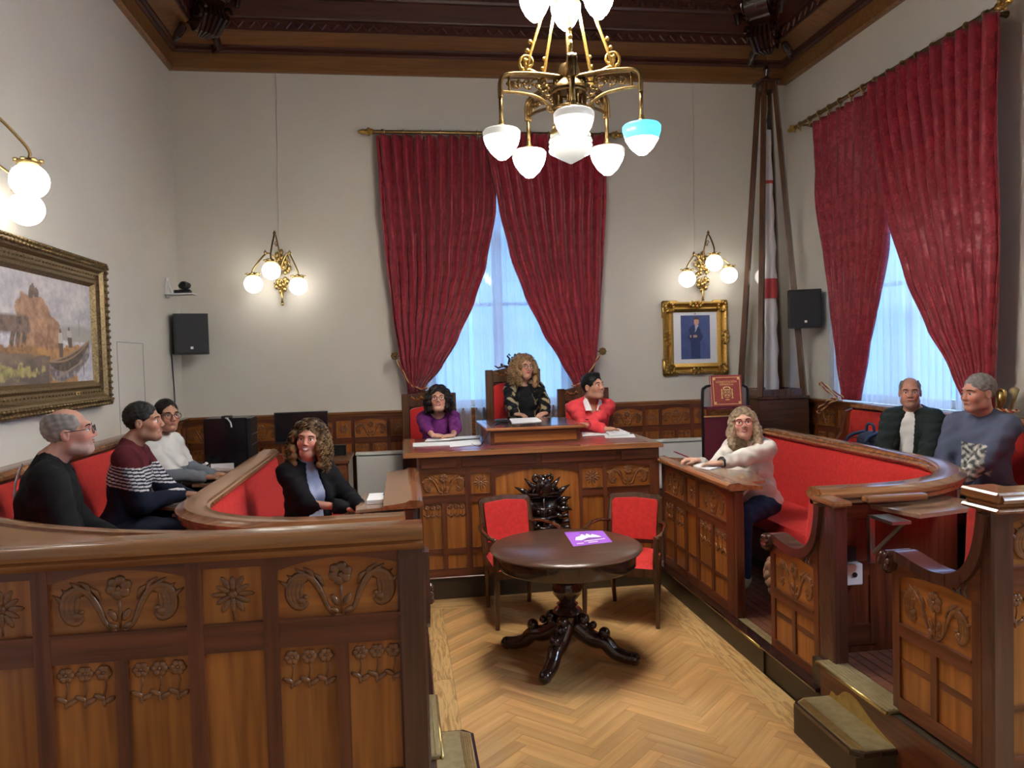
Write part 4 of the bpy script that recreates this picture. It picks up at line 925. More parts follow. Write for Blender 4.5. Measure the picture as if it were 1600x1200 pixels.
def armchair(loc, deg, label):
    t = thing('armchair', (loc[0], loc[1], 0), label, 'chair', rz=math.radians(deg))
    M = Matrix.Translation((loc[0], loc[1], 0)) @ Matrix.Rotation(math.radians(deg), 4, 'Z')
    N = lambda: MB(M)
    for s in (-1, 1):
        N().tube([(s*0.275, -0.25, 0.0), (s*0.272, -0.25, 0.30), (s*0.268, -0.245, 0.46), (s*0.272, -0.235, 0.66)], [0.016, 0.022, 0.025, 0.020], 6).build('front_leg', 'chair_wood', t)
        N().tube([(s*0.175, 0.27, 0.0), (s*0.185, 0.245, 0.25), (s*0.20, 0.235, 0.46), (s*0.205, 0.265, 0.66), (s*0.20, 0.315, 0.845)], [0.016, 0.022, 0.024, 0.022, 0.02], 6).build('rear_leg', 'chair_wood', t)
        N().tube(cr_spline([(s*0.205, 0.26, 0.665), (s*0.265, 0.14, 0.685), (s*0.30, -0.02, 0.68), (s*0.295, -0.16, 0.665), (s*0.272, -0.255, 0.655)], 5), [0.018]*14+[0.02]*5+[0.024]*2, 8, flat=(Vector((0, 0, 1)), 0.75)).build('arm_rest', 'chair_wood', t, smooth=2)
    mb = N(); mb.prism([(-0.28, -0.27), (0.28, -0.27), (0.215, 0.25), (-0.215, 0.25)], 0.37, 0.435, lambda u, v, d: (u, v, d)); mb.build('seat_frame', 'chair_wood', t)
    def cush(i, j):
        u, v = i*2-1, j*2-1; w = 0.275+(0.205-0.275)*j; e = (1-abs(u)**6)*(1-abs(v)**6)
        return (u*w, -0.27+0.49*j, 0.435+0.055*e**0.6)
    mb = N(); mb.grid(cush, 16, 14); mb.build('seat_cushion', 'seat_velvet', t, smooth=2)
    by = lambda z: 0.245+(z-0.5)*0.22
    outer = [(-0.205, 0.50), (0.205, 0.50), (0.215, 0.80)] + [(0.185+0.03*math.cos(a), 0.835+0.035*math.sin(a)) for a in np.linspace(0, math.pi/2, 5)] + [(0.0, 0.885)] + [(-0.185+0.03*math.cos(a), 0.835+0.035*math.sin(a)) for a in np.linspace(math.pi/2, math.pi, 5)] + [(-0.215, 0.80)]
    mb = N(); mb.prism(outer, -0.012, 0.022, lambda u, v, d: (u, by(v)+d, v)); mb.build('back_frame', 'chair_wood', t)
    inn = [(u*0.85, 0.535+(v-0.5)*0.82) for u, v in outer]
    mb = N(); mb.prism(inn, -0.034, 0.03, lambda u, v, d: (u, by(v)+d, v)); mb.build('back_cushion', 'seat_velvet', t)
    return t
armchair((0.847, 5.84), 12.0, 'red upholstered armchair beside the table, turned towards the right benches')
armchair((1.662, 5.673), -29.9, 'red upholstered armchair beside the table, turned towards the left benches')
# leaflet on the table: purple sheet with white printed sketch
lc = [at_z(*p, 0.7525) for p in ((882, 832), (941, 829), (957, 847), (896, 854))]
lf = thing('leaflet', ((lc[0]+lc[2])/2)[:], 'purple leaflet with white print lying on the round table', 'leaflet')
q = lambda u, v, d=0: lc[0].lerp(lc[1], u).lerp(lc[3].lerp(lc[2], u), v)+Vector((0, 0, d))
mb = MB(); mb.prism([(0, 0), (1, 0), (1, 1), (0, 1)], 0.0, 0.0015, q); mb.build('sheet', 'purple_card', lf)
for sh in ([(0.14, 0.62), (0.20, 0.42), (0.32, 0.36), (0.40, 0.22), (0.46, 0.36), (0.53, 0.2), (0.60, 0.36), (0.66, 0.26), (0.80, 0.42), (0.84, 0.55), (0.5, 0.50), (0.3, 0.66)], [(0.34, 0.72), (0.9, 0.66), (0.9, 0.71), (0.34, 0.77)], [(0.12, 0.84), (0.30, 0.84), (0.30, 0.88), (0.12, 0.88)], [(0.42, 0.83), (0.66, 0.82), (0.66, 0.87), (0.42, 0.88)]):
    mb = MB(); mb.prism(sh, 0.0016, 0.0022, q); mb.build('print', 'paper', lf)
for sh in ([(0.30, 0.66), (0.55, 0.52), (0.83, 0.56), (0.80, 0.64), (0.5, 0.68)], [(0.36, 0.12), (0.60, 0.10), (0.62, 0.15), (0.36, 0.17)]):
    mb = MB(); mb.prism(sh, 0.0017, 0.0024, q); mb.build('print', 'purple_ink', lf)

# ------------------------------------------------------------------ chandelier
cc = Vector((1.155, 5.06, 0)); ZB = 3.83
ch = thing('chandelier', (cc.x, cc.y, ZB), 'large bronze chandelier with two tiers of white glass shades', 'chandelier')
SH = [(0.0, -0.195), (0.028, -0.188), (0.070, -0.150), (0.105, -0.095), (0.122, -0.045), (0.124, -0.015), (0.112, 0.0), (0.05, 0.012), (0.0, 0.014)]
MB().tube([cc+Vector((0, 0, ZB-0.1)), cc+Vector((0, 0, ZC-0.02))], 0.014, 8).build('centre_rod', 'bronze', ch)
MB().lathe([(0.0, ZC-0.12), (0.05, ZC-0.1), (0.09, ZC-0.02), (0, ZC-0.01)], 16, cc).build('ceiling_rose', 'bronze', ch, smooth=True)
for k in range(5):
    a = -math.pi/2-math.radians(10)+k*2*math.pi/5; d = Vector((math.cos(a), math.sin(a), 0)); sd = Vector((-d.y, d.x, 0))
    P = lambda r, z, o=0.0: cc+d*r+sd*o+Vector((0, 0, ZB+z))
    am = MB(); top = cr_spline([P(0.05, 0.005), P(0.25, 0.012), P(0.40, 0.0), P(0.455, -0.02), P(0.475, -0.065), P(0.475, -0.15)], 5)
    for o in (-0.018, 0.018): am.tube([p+sd*o for p in top], 0.012, 6)
    am.tube(top, 0.016, 6); am.tube([P(0.475, -0.14), P(0.475, -0.315)], 0.013, 8)
    low = cr_spline([P(0.10, -0.30), P(0.13, -0.20), P(0.22, -0.135), P(0.34, -0.115), P(0.475, -0.115)], 5); am.tube(low, 0.011, 6); am.tube([P(0.10, 0.0), P(0.10, -0.34)], 0.014, 6); am.tube([P(0.415, -0.01), P(0.415, -0.115)], 0.009, 6)
    arm = am.build('arm', 'bronze', ch, smooth=2)
    lat = MB()                                    # scrolled openwork in the bracket
    for (r, z, R_, t0, dr) in ((0.22, -0.055, 0.05, 0.0, 1), (0.29, -0.06, 0.04, 2.0, -1), (0.16, -0.10, 0.045, 1.0, 1), (0.36, -0.055, 0.035, 3.2, 1), (0.19, -0.03, 0.03, 4.0, -1), (0.13, -0.20, 0.035, 0.5, -1)):
        lat.tube([P(r+R_*math.exp(-0.2*w)*math.cos(dr*w+t0), z+R_*math.exp(-0.2*w)*math.sin(dr*w+t0)) for w in np.linspace(0, 8, 20)], 0.0065, 5)
        for q_ in range(3): lat.ball(P(r+R_*0.6*math.cos(q_*2.1), z+R_*0.6*math.sin(q_*2.1)), (0.014, 0.014, 0.011), 6, 4)
    for q_ in range(5): lat.tube([P(0.36+0.012*q_, -0.09), P(0.375+0.014*q_, -0.06), P(0.365+0.012*q_, -0.03)], [0.003, 0.008, 0.002], 5)
    lat.tube([P(0.11, -0.035), P(0.25, -0.05), P(0.42, -0.045)], 0.006, 5); lat.build('openwork', 'bronze', ch, smooth=2)
    f = MB(); f.lathe([(0, 0.03), (0.014, 0.03), (0.02, 0.0), (0.035, -0.01), (0.05, -0.025), (0, -0.028)], 12, P(0.475, -0.325)); f.build('shade_holder', 'brass', ch, smooth=True)
    sh = MB(); sh.lathe(SH, 24, P(0.475, -0.36)); o = sh.build('lower_shade', 'shade_glass', ch, smooth=2)
    if k == 1: sh = MB(); sh.lathe([(r*1.004, z) for r, z in SH if z > -0.10] , 24, P(0.475, -0.36)); sh.build('tinted_shade_top', 'shade_blue', o, smooth=2)
    # slanted hanger with scroll foot up to the crown, upper shade between two hangers
    hg = MB(); hg.tube([P(0.30, 0.02), P(0.27, 0.13), P(0.10, 0.62), P(0.03, 0.95)], [0.016, 0.012, 0.010, 0.009], 6)
    hg.tube([P(0.285+0.055*math.exp(-0.17*w)*math.cos(w), 0.085+0.055*math.exp(-0.17*w)*math.sin(w)) for w in np.linspace(-1.5, 8, 24)], 0.011, 6)
    hg.tube([P(0.22, 0.02), P(0.28, 0.035), P(0.34, 0.02)], [0.01, 0.018, 0.006], 6)
    for q_ in range(4): hg.ball(P(0.325-0.02*q_, 0.04+0.06*q_, 0.0), 0.016, 6, 5)
    hg.build('hanger', 'gold', ch, smooth=2)
    a2 = a+math.pi/5; d2 = Vector((math.cos(a2), math.sin(a2), 0)); Q = lambda r, z: cc+d2*r+Vector((0, 0, ZB+z))
    ua = MB(); ua.tube(cr_spline([Q(0.0, 0.78), Q(0.10, 0.80), Q(0.19, 0.77), Q(0.225, 0.70), Q(0.225, 0.62)], 4), 0.010, 6); ua.build('upper_arm', 'bronze', ch, smooth=2)
    sh = MB(); sh.lathe([(r*0.86, z*0.98) for r, z in SH], 24, Q(0.225, 0.60)); sh.build('upper_shade', 'shade_glass', ch, smooth=2)
MB().lathe([(0.03, 0.10), (0.06, 0.09), (0.075, 0.03), (0.06, 0.0), (0.09, -0.03), (0.125, -0.06), (0.128, -0.08), (0.05, -0.085)], 24, cc+Vector((0, 0, ZB))).build('dome', 'bronze', ch, smooth=True)
cg = MB()
for k in range(10): a = k*math.pi/5; cg.tube([cc+Vector((0.105*math.cos(a), 0.105*math.sin(a), ZB-0.08)), cc+Vector((0.105*math.cos(a), 0.105*math.sin(a), ZB-0.33))], 0.010, 6)
for z in (-0.09, -0.20, -0.31): cg.tube([cc+Vector((0.108*math.cos(a), 0.108*math.sin(a), ZB+z)) for a in np.linspace(0, 2*math.pi, 25)[:-1]], 0.012, 6, closed=True)
cg.build('cage', 'bronze', ch, smooth=2)
MB().lathe([(0.10, -0.33), (0.13, -0.34), (0.135, -0.37), (0.10, -0.375)], 24, cc+Vector((0, 0, ZB))).build('bowl_ring', 'brass', ch, smooth=True)
MB().lathe([(0.0, -0.56), (0.012, -0.556), (0.08, -0.52), (0.138, -0.485), (0.146, -0.47), (0.140, -0.455), (0.146, -0.44), (0.140, -0.425), (0.146, -0.41), (0.138, -0.39), (0.12, -0.37), (0, -0.37)], 32, cc+Vector((0, 0, ZB))).build('bottom_bowl', 'shade_dim', ch, smooth=True)

# ------------------------------------------------------------------ wall sconces with three globes
def sconce(plate, n, globes, r, label, wire=None):
    plate, n = Vector(plate), Vector(n).normalized(); up = Vector((0, 0, 1)); sd = n.cross(up)
    t = thing('wall_sconce', plate[:], label, 'wall lamp')
    mb = MB()                                     # leafy pierced back plate
    for k in range(26):
        a = k*0.62; rr = 0.17*math.sqrt((k+1)/26); z = -0.02+rr*1.45*math.sin(a); x = rr*0.55*math.cos(a)
        mb.ball(plate+sd*x+up*z+n*(0.02+0.01*(k % 3)), (0.024, 0.024, 0.032), 6, 5)
    for s in (-1, 1):
        mb.tube([plate+sd*s*(0.03+0.07*math.exp(-0.15*w)*math.cos(w))+up*(0.06+0.09*math.exp(-0.15*w)*math.sin(w))+n*0.03 for w in np.linspace(0, 8, 20)], 0.009, 5)
        mb.tube([plate+sd*s*(0.02+0.06*math.exp(-0.15*w)*math.cos(w))+up*(-0.13+0.08*math.exp(-0.15*w)*math.sin(-w))+n*0.03 for w in np.linspace(0, 8, 20)], 0.009, 5)
    mb.tube([plate+n*0.02-up*0.2, plate+n*0.03-up*0.30, plate+n*0.03-up*0.36], [0.025, 0.012, 0.016], 6); mb.ball(plate+n*0.03-up*0.37, 0.018, 6, 5); mb.tube([plate+n*0.015+up*0.15, plate+n*0.02+up*0.24], [0.03, 0.006], 6)
    mb.build('back_plate', 'brass', t, smooth=2)
    for i, g in enumerate(globes):
        g = Vector(g); top = g+up*(r*0.98); base = plate+n*0.03+up*(0.04 if i else 0.12); h = 0.26 if i == 0 else 0.13
        mid = base.lerp(top, 0.55); mid.z = max(base.z, top.z)+h
        am = MB(); pts = cr_spline([base, base.lerp(mid, 0.55)+up*0.05, mid, top.lerp(mid, 0.35)+(top-base)*0.14, top+up*0.02], 6); am.tube(pts, 0.009, 6)
        am.ball(mid+up*0.02, 0.018, 6, 5); am.tube([mid, mid+up*0.05], [0.014, 0.003], 6)
        c1 = base.lerp(mid, 0.8)-up*0.05; am.tube([c1+(top-base).normalized()*0.045*math.exp(-0.18*w)*math.cos(w)+up*0.045*math.exp(-0.18*w)*math.sin(w) for w in np.linspace(0, 7, 16)], 0.005, 5)
        am.build('arm', 'bronze' if i == 0 else 'brass', t, smooth=2)
        cp = MB(); cp.lathe([(0.0, 0.035), (0.02, 0.03), (0.035, 0.012), (0.07, 0.012), (0.066, 0.0), (0.052, -0.022), (0, -0.022)], 16, top)
        for w in range(8): a = w*math.pi/4; cp.ball(top+Vector((0.07*math.cos(a), 0.07*math.sin(a), 0.014)), (0.016, 0.016, 0.008), 6, 4)
        cp.build('globe_cap', 'brass', t, smooth=2)
        MB().ball(g, (r, r, r*0.97), 20, 14).build('globe', 'globe', t, smooth=2)
    if wire: MB().tube(wire, 0.004, 5).build('cable', 'wall_plaster', t)
    return t
Yg = 8.70
sconce(at_y(440, 424, YB-0.01), (0, -1, 0), [at_y(424, 423, Yg-0.02), at_y(396, 444, Yg), at_y(466, 447, Yg+0.05)], 0.100, 'brass three-globe wall lamp on the plain wall left of the back curtains', [at_y(431, 92, YB-0.02), at_y(436, 390, YB-0.02)])
sconce(at_y(1096, 424, YB-0.01), (0, -1, 0), [at_y(1116, 411, Yg-0.02), at_y(1074, 436, Yg), at_y(1139, 430, Yg+0.05)], 0.100, 'brass three-globe wall lamp above the framed portrait', [at_y(1082, 130, YB-0.02), at_y(1085, 400, YB-0.02)])
gl = [at_x(46, 283, XL+0.33), at_x(41, 327, XL+0.14)]
sconce((XL+0.01, gl[0].y-0.42, 3.05), (1, 0, 0), [gl[0], gl[1], Vector((XL+0.30, gl[0].y-0.78, 2.98))], 0.105, 'brass three-globe wall lamp above the large landscape painting')
sconce((1.9, YF+0.01, 3.0), (0, 1, 0), [Vector((1.9, YF+0.36, 3.05)), Vector((1.62, YF+0.3, 2.9)), Vector((2.18, YF+0.3, 2.9))], 0.105, 'added brass fill lamp on the unseen wall opposite the desk, by the window side')  # this sconce and the next three are added, unseen, as fill from behind
sconce((0.1, YF+0.01, 3.0), (0, 1, 0), [Vector((0.1, YF+0.36, 3.05)), Vector((-0.18, YF+0.3, 2.9)), Vector((0.38, YF+0.3, 2.9))], 0.105, 'added brass fill lamp on the unseen wall opposite the desk, by the painting side')
sconce((3.6, YF+0.01, 3.0), (0, 1, 0), [Vector((3.6, YF+0.36, 3.05)), Vector((3.32, YF+0.3, 2.9)), Vector((3.88, YF+0.3, 2.9))], 0.105, 'added brass fill lamp on the unseen wall opposite the desk, in the window corner')
sconce((-1.6, YF+0.01, 3.0), (0, 1, 0), [Vector((-1.6, YF+0.36, 3.05)), Vector((-1.88, YF+0.3, 2.9)), Vector((-1.32, YF+0.3, 2.9))], 0.105, 'added brass fill lamp on the unseen wall opposite the desk, in the painting corner')
sconce((XR-0.01, 4.1, 3.05), (-1, 0, 0), [Vector((XR-0.36, 4.1, 3.1)), Vector((XR-0.3, 3.82, 2.95)), Vector((XR-0.3, 4.38, 2.95))], 0.105, 'added brass fill lamp on the unseen near part of the right wall')  # unseen sconce added to even out the room fill

# ------------------------------------------------------------------ pictures
def picture_frame(t, O, u, n, w, h, prof, mt, orn=None, step=0.05):
    """four mitred frame bars; prof = [(inward offset from outer edge, out from wall)]"""
    O, u, n = Vector(O), Vector(u), Vector(n); up = Vector((0, 0, 1))
    cs = [(0, 0, 1, 1), (w, 0, -1, 1), (w, h, -1, -1), (0, h, 1, -1)]
    for k in range(4):
        (a0, b0, sa0, sb0), (a1, b1, sa1, sb1) = cs[k], cs[(k+1) % 4]; vs = []
        for (a, b_, sa, sb) in ((a0, b0, sa0, sb0), (a1, b1, sa1, sb1)):
            for i, d in prof: vs.append(O+u*(a+sa*i)+up*(b_+sb*i)+n*d)
        m_ = len(prof); fs = [(j, (j+1) % m_, m_+(j+1) % m_, m_+j) for j in range(m_)] + [tuple(range(m_)), tuple(range(2*m_-1, m_-1, -1))]
        bar = MB().add(vs, fs).build('frame_bar', mt, t)
        if orn:
            mb = MB(); e0, e1 = Vector((a0, b0)), Vector((a1, b1)); L = (e1-e0).length; dr = (e1-e0)/L; inn = Vector((-dr.y, dr.x)); cnt = int(L/step)
            for i in range(cnt):
                p = e0+dr*((i+0.5)*L/cnt)
                for off, dd, rr in orn:
                    c = p+inn*off; s_ = 0.35 if i % 2 else -0.35
                    mb.ball(O+u*c.x+up*c.y+n*dd, (rr*0.9, rr*0.9, rr*0.6), 6, 4)
            mb.build('frame_ornament', mt, bar, smooth=2, kind='stuff')
def picture(t, nm, fr, nu, nv, colf):
    mb = MB(); mb.grid(fr, nu, nv, colf); return mb.build(nm, 'painted', t, fix=False)
def _h(i, j, k): n = (i*374761393+j*668265263+k*974634541) & 0xffffffff; n = ((n ^ (n >> 13))*1274126177) & 0xffffffff; return ((n ^ (n >> 16)) & 0xffff)/65535.0
def vn(x, y, k=0):
    i, j = math.floor(x), math.floor(y); u, v = x-i, y-j; u, v = u*u*(3-2*u), v*v*(3-2*v)
    return (_h(i, j, k)*(1-u)+_h(i+1, j, k)*u)*(1-v)+(_h(i, j+1, k)*(1-u)+_h(i+1, j+1, k)*u)*v
def sn(x, y, k=0): return (vn(x, y, k)-0.5)*1.1+(vn(x*2.1, y*2.1, k+7)-0.5)*0.7+(vn(x*4.3, y*4.3, k+13)-0.5)*0.4
def mixc(a, b, t): t = max(0, min(1, t)); return tuple(a[i]+(b[i]-a[i])*t for i in range(3))
def landscape(u, v):
    # visible stretch in the photograph is u 0.3..1; brush-like broken colour laid over simple masses
    x = (u-0.3)/0.7; n1, n2 = sn(u*9, v*9, 1), sn(u*46, v*22, 3); e = 0.05*n1+0.03*n2
    st = lambda d, w=0.02: max(0.0, min(1.0, 0.5+d/w))
    c = mixc((0.44, 0.42, 0.47), (0.68, 0.64, 0.63), 0.5+0.7*n1+0.5*n2)
    c = mixc(c, (0.37, 0.37, 0.33), st(0.545-v+e, 0.05)*st(x-0.46, 0.1)*0.8)
    c = mixc(c, mixc((0.50, 0.49, 0.56), (0.74, 0.72, 0.76), 0.5+0.9*n2), st(0.435-0.05*x-v+0.3*e))
    top = 0.80-1.1*max(0, x-0.33)-1.4*max(0, 0.12-x)
    c = mixc(c, mixc((0.30, 0.16, 0.10), (0.56, 0.34, 0.21), 0.5+0.6*n1+0.6*n2-0.8*max(0, x-0.3)), st(top-v+e)*st(x-0.06+e)*st(0.56-x+e)*st(v-0.25))
    for hx in (0.02, 0.075, 0.14): c = mixc(c, mixc((0.10, 0.07, 0.06), (0.24, 0.17, 0.13), 0.5+n2), st(0.024-abs(x-hx-0.02*math.sin(v*14)), 0.012)*st(0.61-v+e)*st(v-0.24))
    c = mixc(c, mixc((0.12, 0.08, 0.07), (0.26, 0.18, 0.14), 0.5+n2), st(0.075-abs(v-0.53), 0.03)*st(0.19-x+e))
    c = mixc(c, mixc((0.24, 0.13, 0.07), (0.50, 0.27, 0.10), 0.35+0.9*x+0.8*n2), st(0.345-v+e)*st(0.78-x+e))
    c = mixc(c, mixc((0.13, 0.10, 0.09), (0.26, 0.19, 0.14), 0.5+n1), st(0.265-v+e)*st(0.42-x+e))
    c = mixc(c, mixc((0.22, 0.19, 0.09), (0.48, 0.41, 0.16), 0.5+1.1*n2), st(0.165-v+e)*st(v-0.065+e)*st(0.34-x+e))
    b0 = 0.185+0.20*(x-0.40)/0.55+0.10*(2*(x-0.66))**2
    if 0.40 < x < 0.955:
        hull = b0-0.15*math.sin(math.pi*(x-0.40)/0.56)**0.6
        c = mixc(c, mixc((0.16, 0.14, 0.15), (0.42, 0.40, 0.43), 0.4+n2), st(v-hull+0.10+e)*st(hull-v))
        c = mixc(c, mixc((0.075, 0.058, 0.052), (0.20, 0.14, 0.10), 0.4+0.8*n2), st(v-hull, 0.01)*st(b0-v, 0.01))
        c = mixc(c, (0.36, 0.24, 0.15), st(0.010-abs(v-b0), 0.008)); c = mixc(c, (0.34, 0.23, 0.15), st(0.008-abs(v-b0+0.045*math.sin(math.pi*(x-0.40)/0.56)), 0.008))
        if 0.5 < x < 0.86: c = mixc(c, (0.36, 0.27, 0.19), st(0.008-abs(v-(0.06+0.44*(x-0.5))), 0.006))
    for wx, wz, hh, lean_ in ((0.555, 0.25, 0.27, 0.0), (0.675, 0.34, 0.20, -0.25), (0.235, 0.77, 0.13, 0.5), (0.285, 0.78, 0.09, 0.0)):
        t = (v-wz)/hh
        if 0 < t < 1.02:
            w = 0.020+0.010*math.sin(min(1, t)*math.pi)-(0.012 if t > 0.86 else 0)
            col = (0.16, 0.11, 0.09) if (t < 0.5 or t > 0.86) else ((0.55, 0.51, 0.46) if wz < 0.5 else (0.22, 0.16, 0.12)); c = mixc(c, col, st(w-abs(x-wx-lean_*0.06*(t-0.5)), 0.01))
    c = mixc(c, (0.33, 0.28, 0.25), st(0.005-abs(x-0.81-0.06*(v-0.5)), 0.006)*st(0.63-v)*st(v-0.46)); c = mixc(c, (0.20, 0.15, 0.13), st(0.005-abs(x-0.855), 0.006)*st(0.30-v)*st(v-0.07)); c = mixc(c, (0.16, 0.12, 0.10), st(0.006-abs(x-0.30), 0.006)*st(0.24-v)*st(v-0.03))
    return c
y0, y1, z0, z1 = 4.45, 6.63, 1.705, 2.835
pt = thing('landscape_painting', (XL+0.02, (y0+y1)/2, z0), 'large landscape painting of a hay cart and boat in a heavy gilt frame', 'painting')
picture_frame(pt, (XL+0.005, y1, z0), (0, -1, 0), (1, 0, 0), y1-y0, z1-z0, [(0, 0.0), (0.0, 0.075), (0.035, 0.10), (0.07, 0.085), (0.09, 0.06), (0.135, 0.05), (0.155, 0.065), (0.175, 0.06), (0.20, 0.025), (0.20, 0.0)], 'old_gold', [(0.012, 0.085, 0.024), (0.045, 0.098, 0.022), (0.112, 0.056, 0.012)])
picture(pt, 'canvas', lambda i, j: Vector((XL+0.03, y0+0.19+(y1-y0-0.38)*i, z0+0.19+(z1-z0-0.38)*j)), 300, 150, landscape)
MB().box((XL+0.055, 6.02, z0+0.10), (XL+0.062, 6.09, z0+0.125)).build('name_plate', 'gilt', pt)
def portrait(u, v):
    n1 = sn(u*5, v*6, 2); c = mixc((0.040, 0.065, 0.20), (0.105, 0.15, 0.36), 0.45+0.25*n1+0.3*(u-0.4)-0.2*(v-0.5))
    bx, w = 0.50-0.03*(v > 0.6), (0.20 if v > 0.42 else 0.165)
    if v < 0.77 and v > 0.01:
        sh = w*min(1, max(0.0, (0.785-v)/0.10)**0.5) if v > 0.685 else w
        if 0.44 < v < 0.58: sh = w+0.06*math.sin((v-0.44)/0.14*math.pi)
        if abs(u-bx) < sh: c = mixc((0.022, 0.035, 0.115), (0.04, 0.06, 0.17), 0.5+0.4*n1)
        if 0.62 < v < 0.775 and abs(u-0.525-(v-0.7)*0.35) < 0.055*(v-0.60)/0.17: c = (0.62, 0.66, 0.75)
        if 0.62 < v < 0.76 and abs(u-0.515-(v-0.7)*0.35) < 0.014: c = (0.22, 0.32, 0.55)
    if ((u-0.54)/0.085)**2+((v-0.855)/0.092)**2 < 1: c = (0.60, 0.34, 0.26) if v < 0.905 else (0.10, 0.06, 0.05)
    if ((u-0.54)/0.10)**2+((v-0.885)/0.075)**2 < 1 and (v > 0.905 or abs(u-0.54) > 0.078): c = (0.09, 0.06, 0.05)
    if 0.495 < v < 0.545 and 0.30 < u < 0.56: c = (0.56, 0.34, 0.27) if (u < 0.36 or u > 0.42) else c
    return c
pf = thing('framed_portrait', (3.54, YB-0.02, 1.735), 'small portrait of a standing man in blue suit in a bright gilt frame', 'picture')
picture_frame(pf, (3.14, YB-0.005, 1.735), (1, 0, 0), (0, -1, 0), 0.80, 0.87, [(0, 0), (0, 0.05), (0.02, 0.075), (0.045, 0.06), (0.06, 0.045), (0.085, 0.065), (0.10, 0.05), (0.125, 0.03), (0.135, 0.0)], 'gold', [(0.022, 0.072, 0.014)], 0.045)
for cx, cz in ((3.165, 1.76), (3.915, 1.76), (3.165, 2.58), (3.915, 2.58)):
    sx, sz = (1 if cx < 3.5 else -1), (1 if cz < 2.2 else -1); og = MB()
    og.box((min(cx-sx*0.045, cx+sx*0.16), YB-0.052, min(cz-sz*0.045, cz+sz*0.055)), (max(cx-sx*0.045, cx+sx*0.16), YB-0.01, max(cz-sz*0.045, cz+sz*0.055)), bev=0.015); og.box((min(cx-sx*0.045, cx+sx*0.055), YB-0.052, min(cz-sz*0.045, cz+sz*0.17)), (max(cx-sx*0.045, cx+sx*0.055), YB-0.01, max(cz-sz*0.045, cz+sz*0.17)), bev=0.015)
    for k in range(9): a = k*0.7; og.ball((cx+sx*0.04+0.05*math.cos(a), YB-0.07-0.006*(k % 3), cz+sz*0.04+0.05*math.sin(a)), (0.022, 0.02, 0.022), 6, 5)
    og.build('corner_ornament', 'gold', pf, smooth=2)
for cx, cz in ((3.54, 1.765), (3.54, 2.575), (3.17, 2.17), (3.91, 2.17)):
    og = MB()
    for k in range(9): a = k*0.7; og.ball((cx+(0.075 if abs(cx-3.54) < 0.1 else 0.035)*math.cos(a), YB-0.075, cz+(0.03 if abs(cx-3.54) < 0.1 else 0.08)*math.sin(a)), (0.02, 0.018, 0.02), 6, 5)
    og.build('side_ornament', 'gold', pf, smooth=2)
MB().box((3.255, YB-0.035, 1.855), (3.825, YB-0.012, 2.485)).build('mount', 'portrait_mat', pf)
picture(pf, 'print', lambda i, j: Vector((3.355+0.37*i, YB-0.038, 1.912+0.53*j)), 60, 90, portrait)
MB().ball((3.54, YB-0.037, 2.462), (0.008, 0.002, 0.008), 6, 4).build('emblem', 'old_gold', pf)

# ------------------------------------------------------------------ flag case in the corner
fc = Vector((4.29, 8.53, 0))
ft = thing('flag_case', (fc.x, fc.y, Z2), 'tall tapering wood and glass case holding a furled flag in the corner', 'display case')
MB().box((fc.x-0.30, fc.y-0.30, Z2-0.34), (fc.x+0.30, fc.y+0.28, 1.43)).build('pedestal', 'walnut', ft); MB().box((fc.x-0.32, fc.y-0.32, 1.43), (fc.x+0.31, fc.y+0.30, 1.47), bev=0.01).build('pedestal_cap', 'chair_wood', ft)
zb, zt, hb, ht = 1.47, 5.08, 0.285, 0.085
hw = lambda z: hb+(ht-hb)*(z-zb)/(zt-zb)
for sx in (-1, 1):
    for sy in (-1, 1): MB().tube([fc+Vector((sx*(hw(z)-0.02), sy*(hw(z)-0.02), z)) for z in (zb, zt)], [0.042, 0.034], 4).build('corner_post', 'chair_wood', ft)
for z, k in ((zb+0.035, 0.04), (zt-0.04, 0.05)):
    for s in (-1, 1):
        h = hw(z); MB().box((fc.x-h, fc.y+s*(h-0.02)-0.02, z-k), (fc.x+h, fc.y+s*(h-0.02)+0.02, z+k)).build('rail', 'chair_wood', ft); MB().box((fc.x+s*(h-0.02)-0.02, fc.y-h, z-k), (fc.x+s*(h-0.02)+0.02, fc.y+h, z+k)).build('rail', 'chair_wood', ft)
for d in ((0, -1), (0, 1), (1, 0), (-1, 0)):
    dv = Vector((*d, 0)); sd = Vector((-dv.y, dv.x, 0)); g = MB()
    a = [fc+dv*(hw(z)-0.02)+sd*s*(hw(z)-0.03)+Vector((0, 0, z)) for z, s in ((zb+0.06, -1), (zb+0.06, 1), (zt-0.06, 1), (zt-0.06, -1))]
    g.add(a+[p-dv*0.004 for p in a], [(0, 1, 2, 3), (7, 6, 5, 4), (0, 4, 5, 1), (1, 5, 6, 2), (2, 6, 7, 3), (3, 7, 4, 0)]); g.build('glass_pane', 'pane', ft)
c = MB(); c.box((fc.x-0.125, fc.y-0.125, zt), (fc.x+0.125, fc.y+0.125, zt+0.03), bev=0.008); c.lathe([(0.06, 0.03), (0.045, 0.06), (0.02, 0.09), (0.035, 0.13), (0.045, 0.16), (0.02, 0.20), (0.012, 0.24), (0.0, 0.33)], 12, fc+Vector((0, 0, zt))); c.build('finial', 'ebony', ft, smooth=True)
fg = thing('furled_flag', (fc.x, fc.y, 1.49), 'white flag with red band furled round its pole inside the glass case', 'flag')
def flag_seg(nm, z0, z1, mt, r0=0.075, k=0):
    mb = MB(); n = max(2, int((z1-z0)/0.12))
    prof = [(0.0, z0)]+[((r0+0.010*math.sin(i*1.9+k))*min(1.0, (hw(z0+(z1-z0)*i/n)-0.05)/0.16), z0+(z1-z0)*i/n) for i in range(n+1)]+[(0.0, z1)]
    mb.lathe(prof, 20, (fc.x+0.01, fc.y, 0), 1.0, 0.85); mb.build(nm, mt, fg, smooth=True)
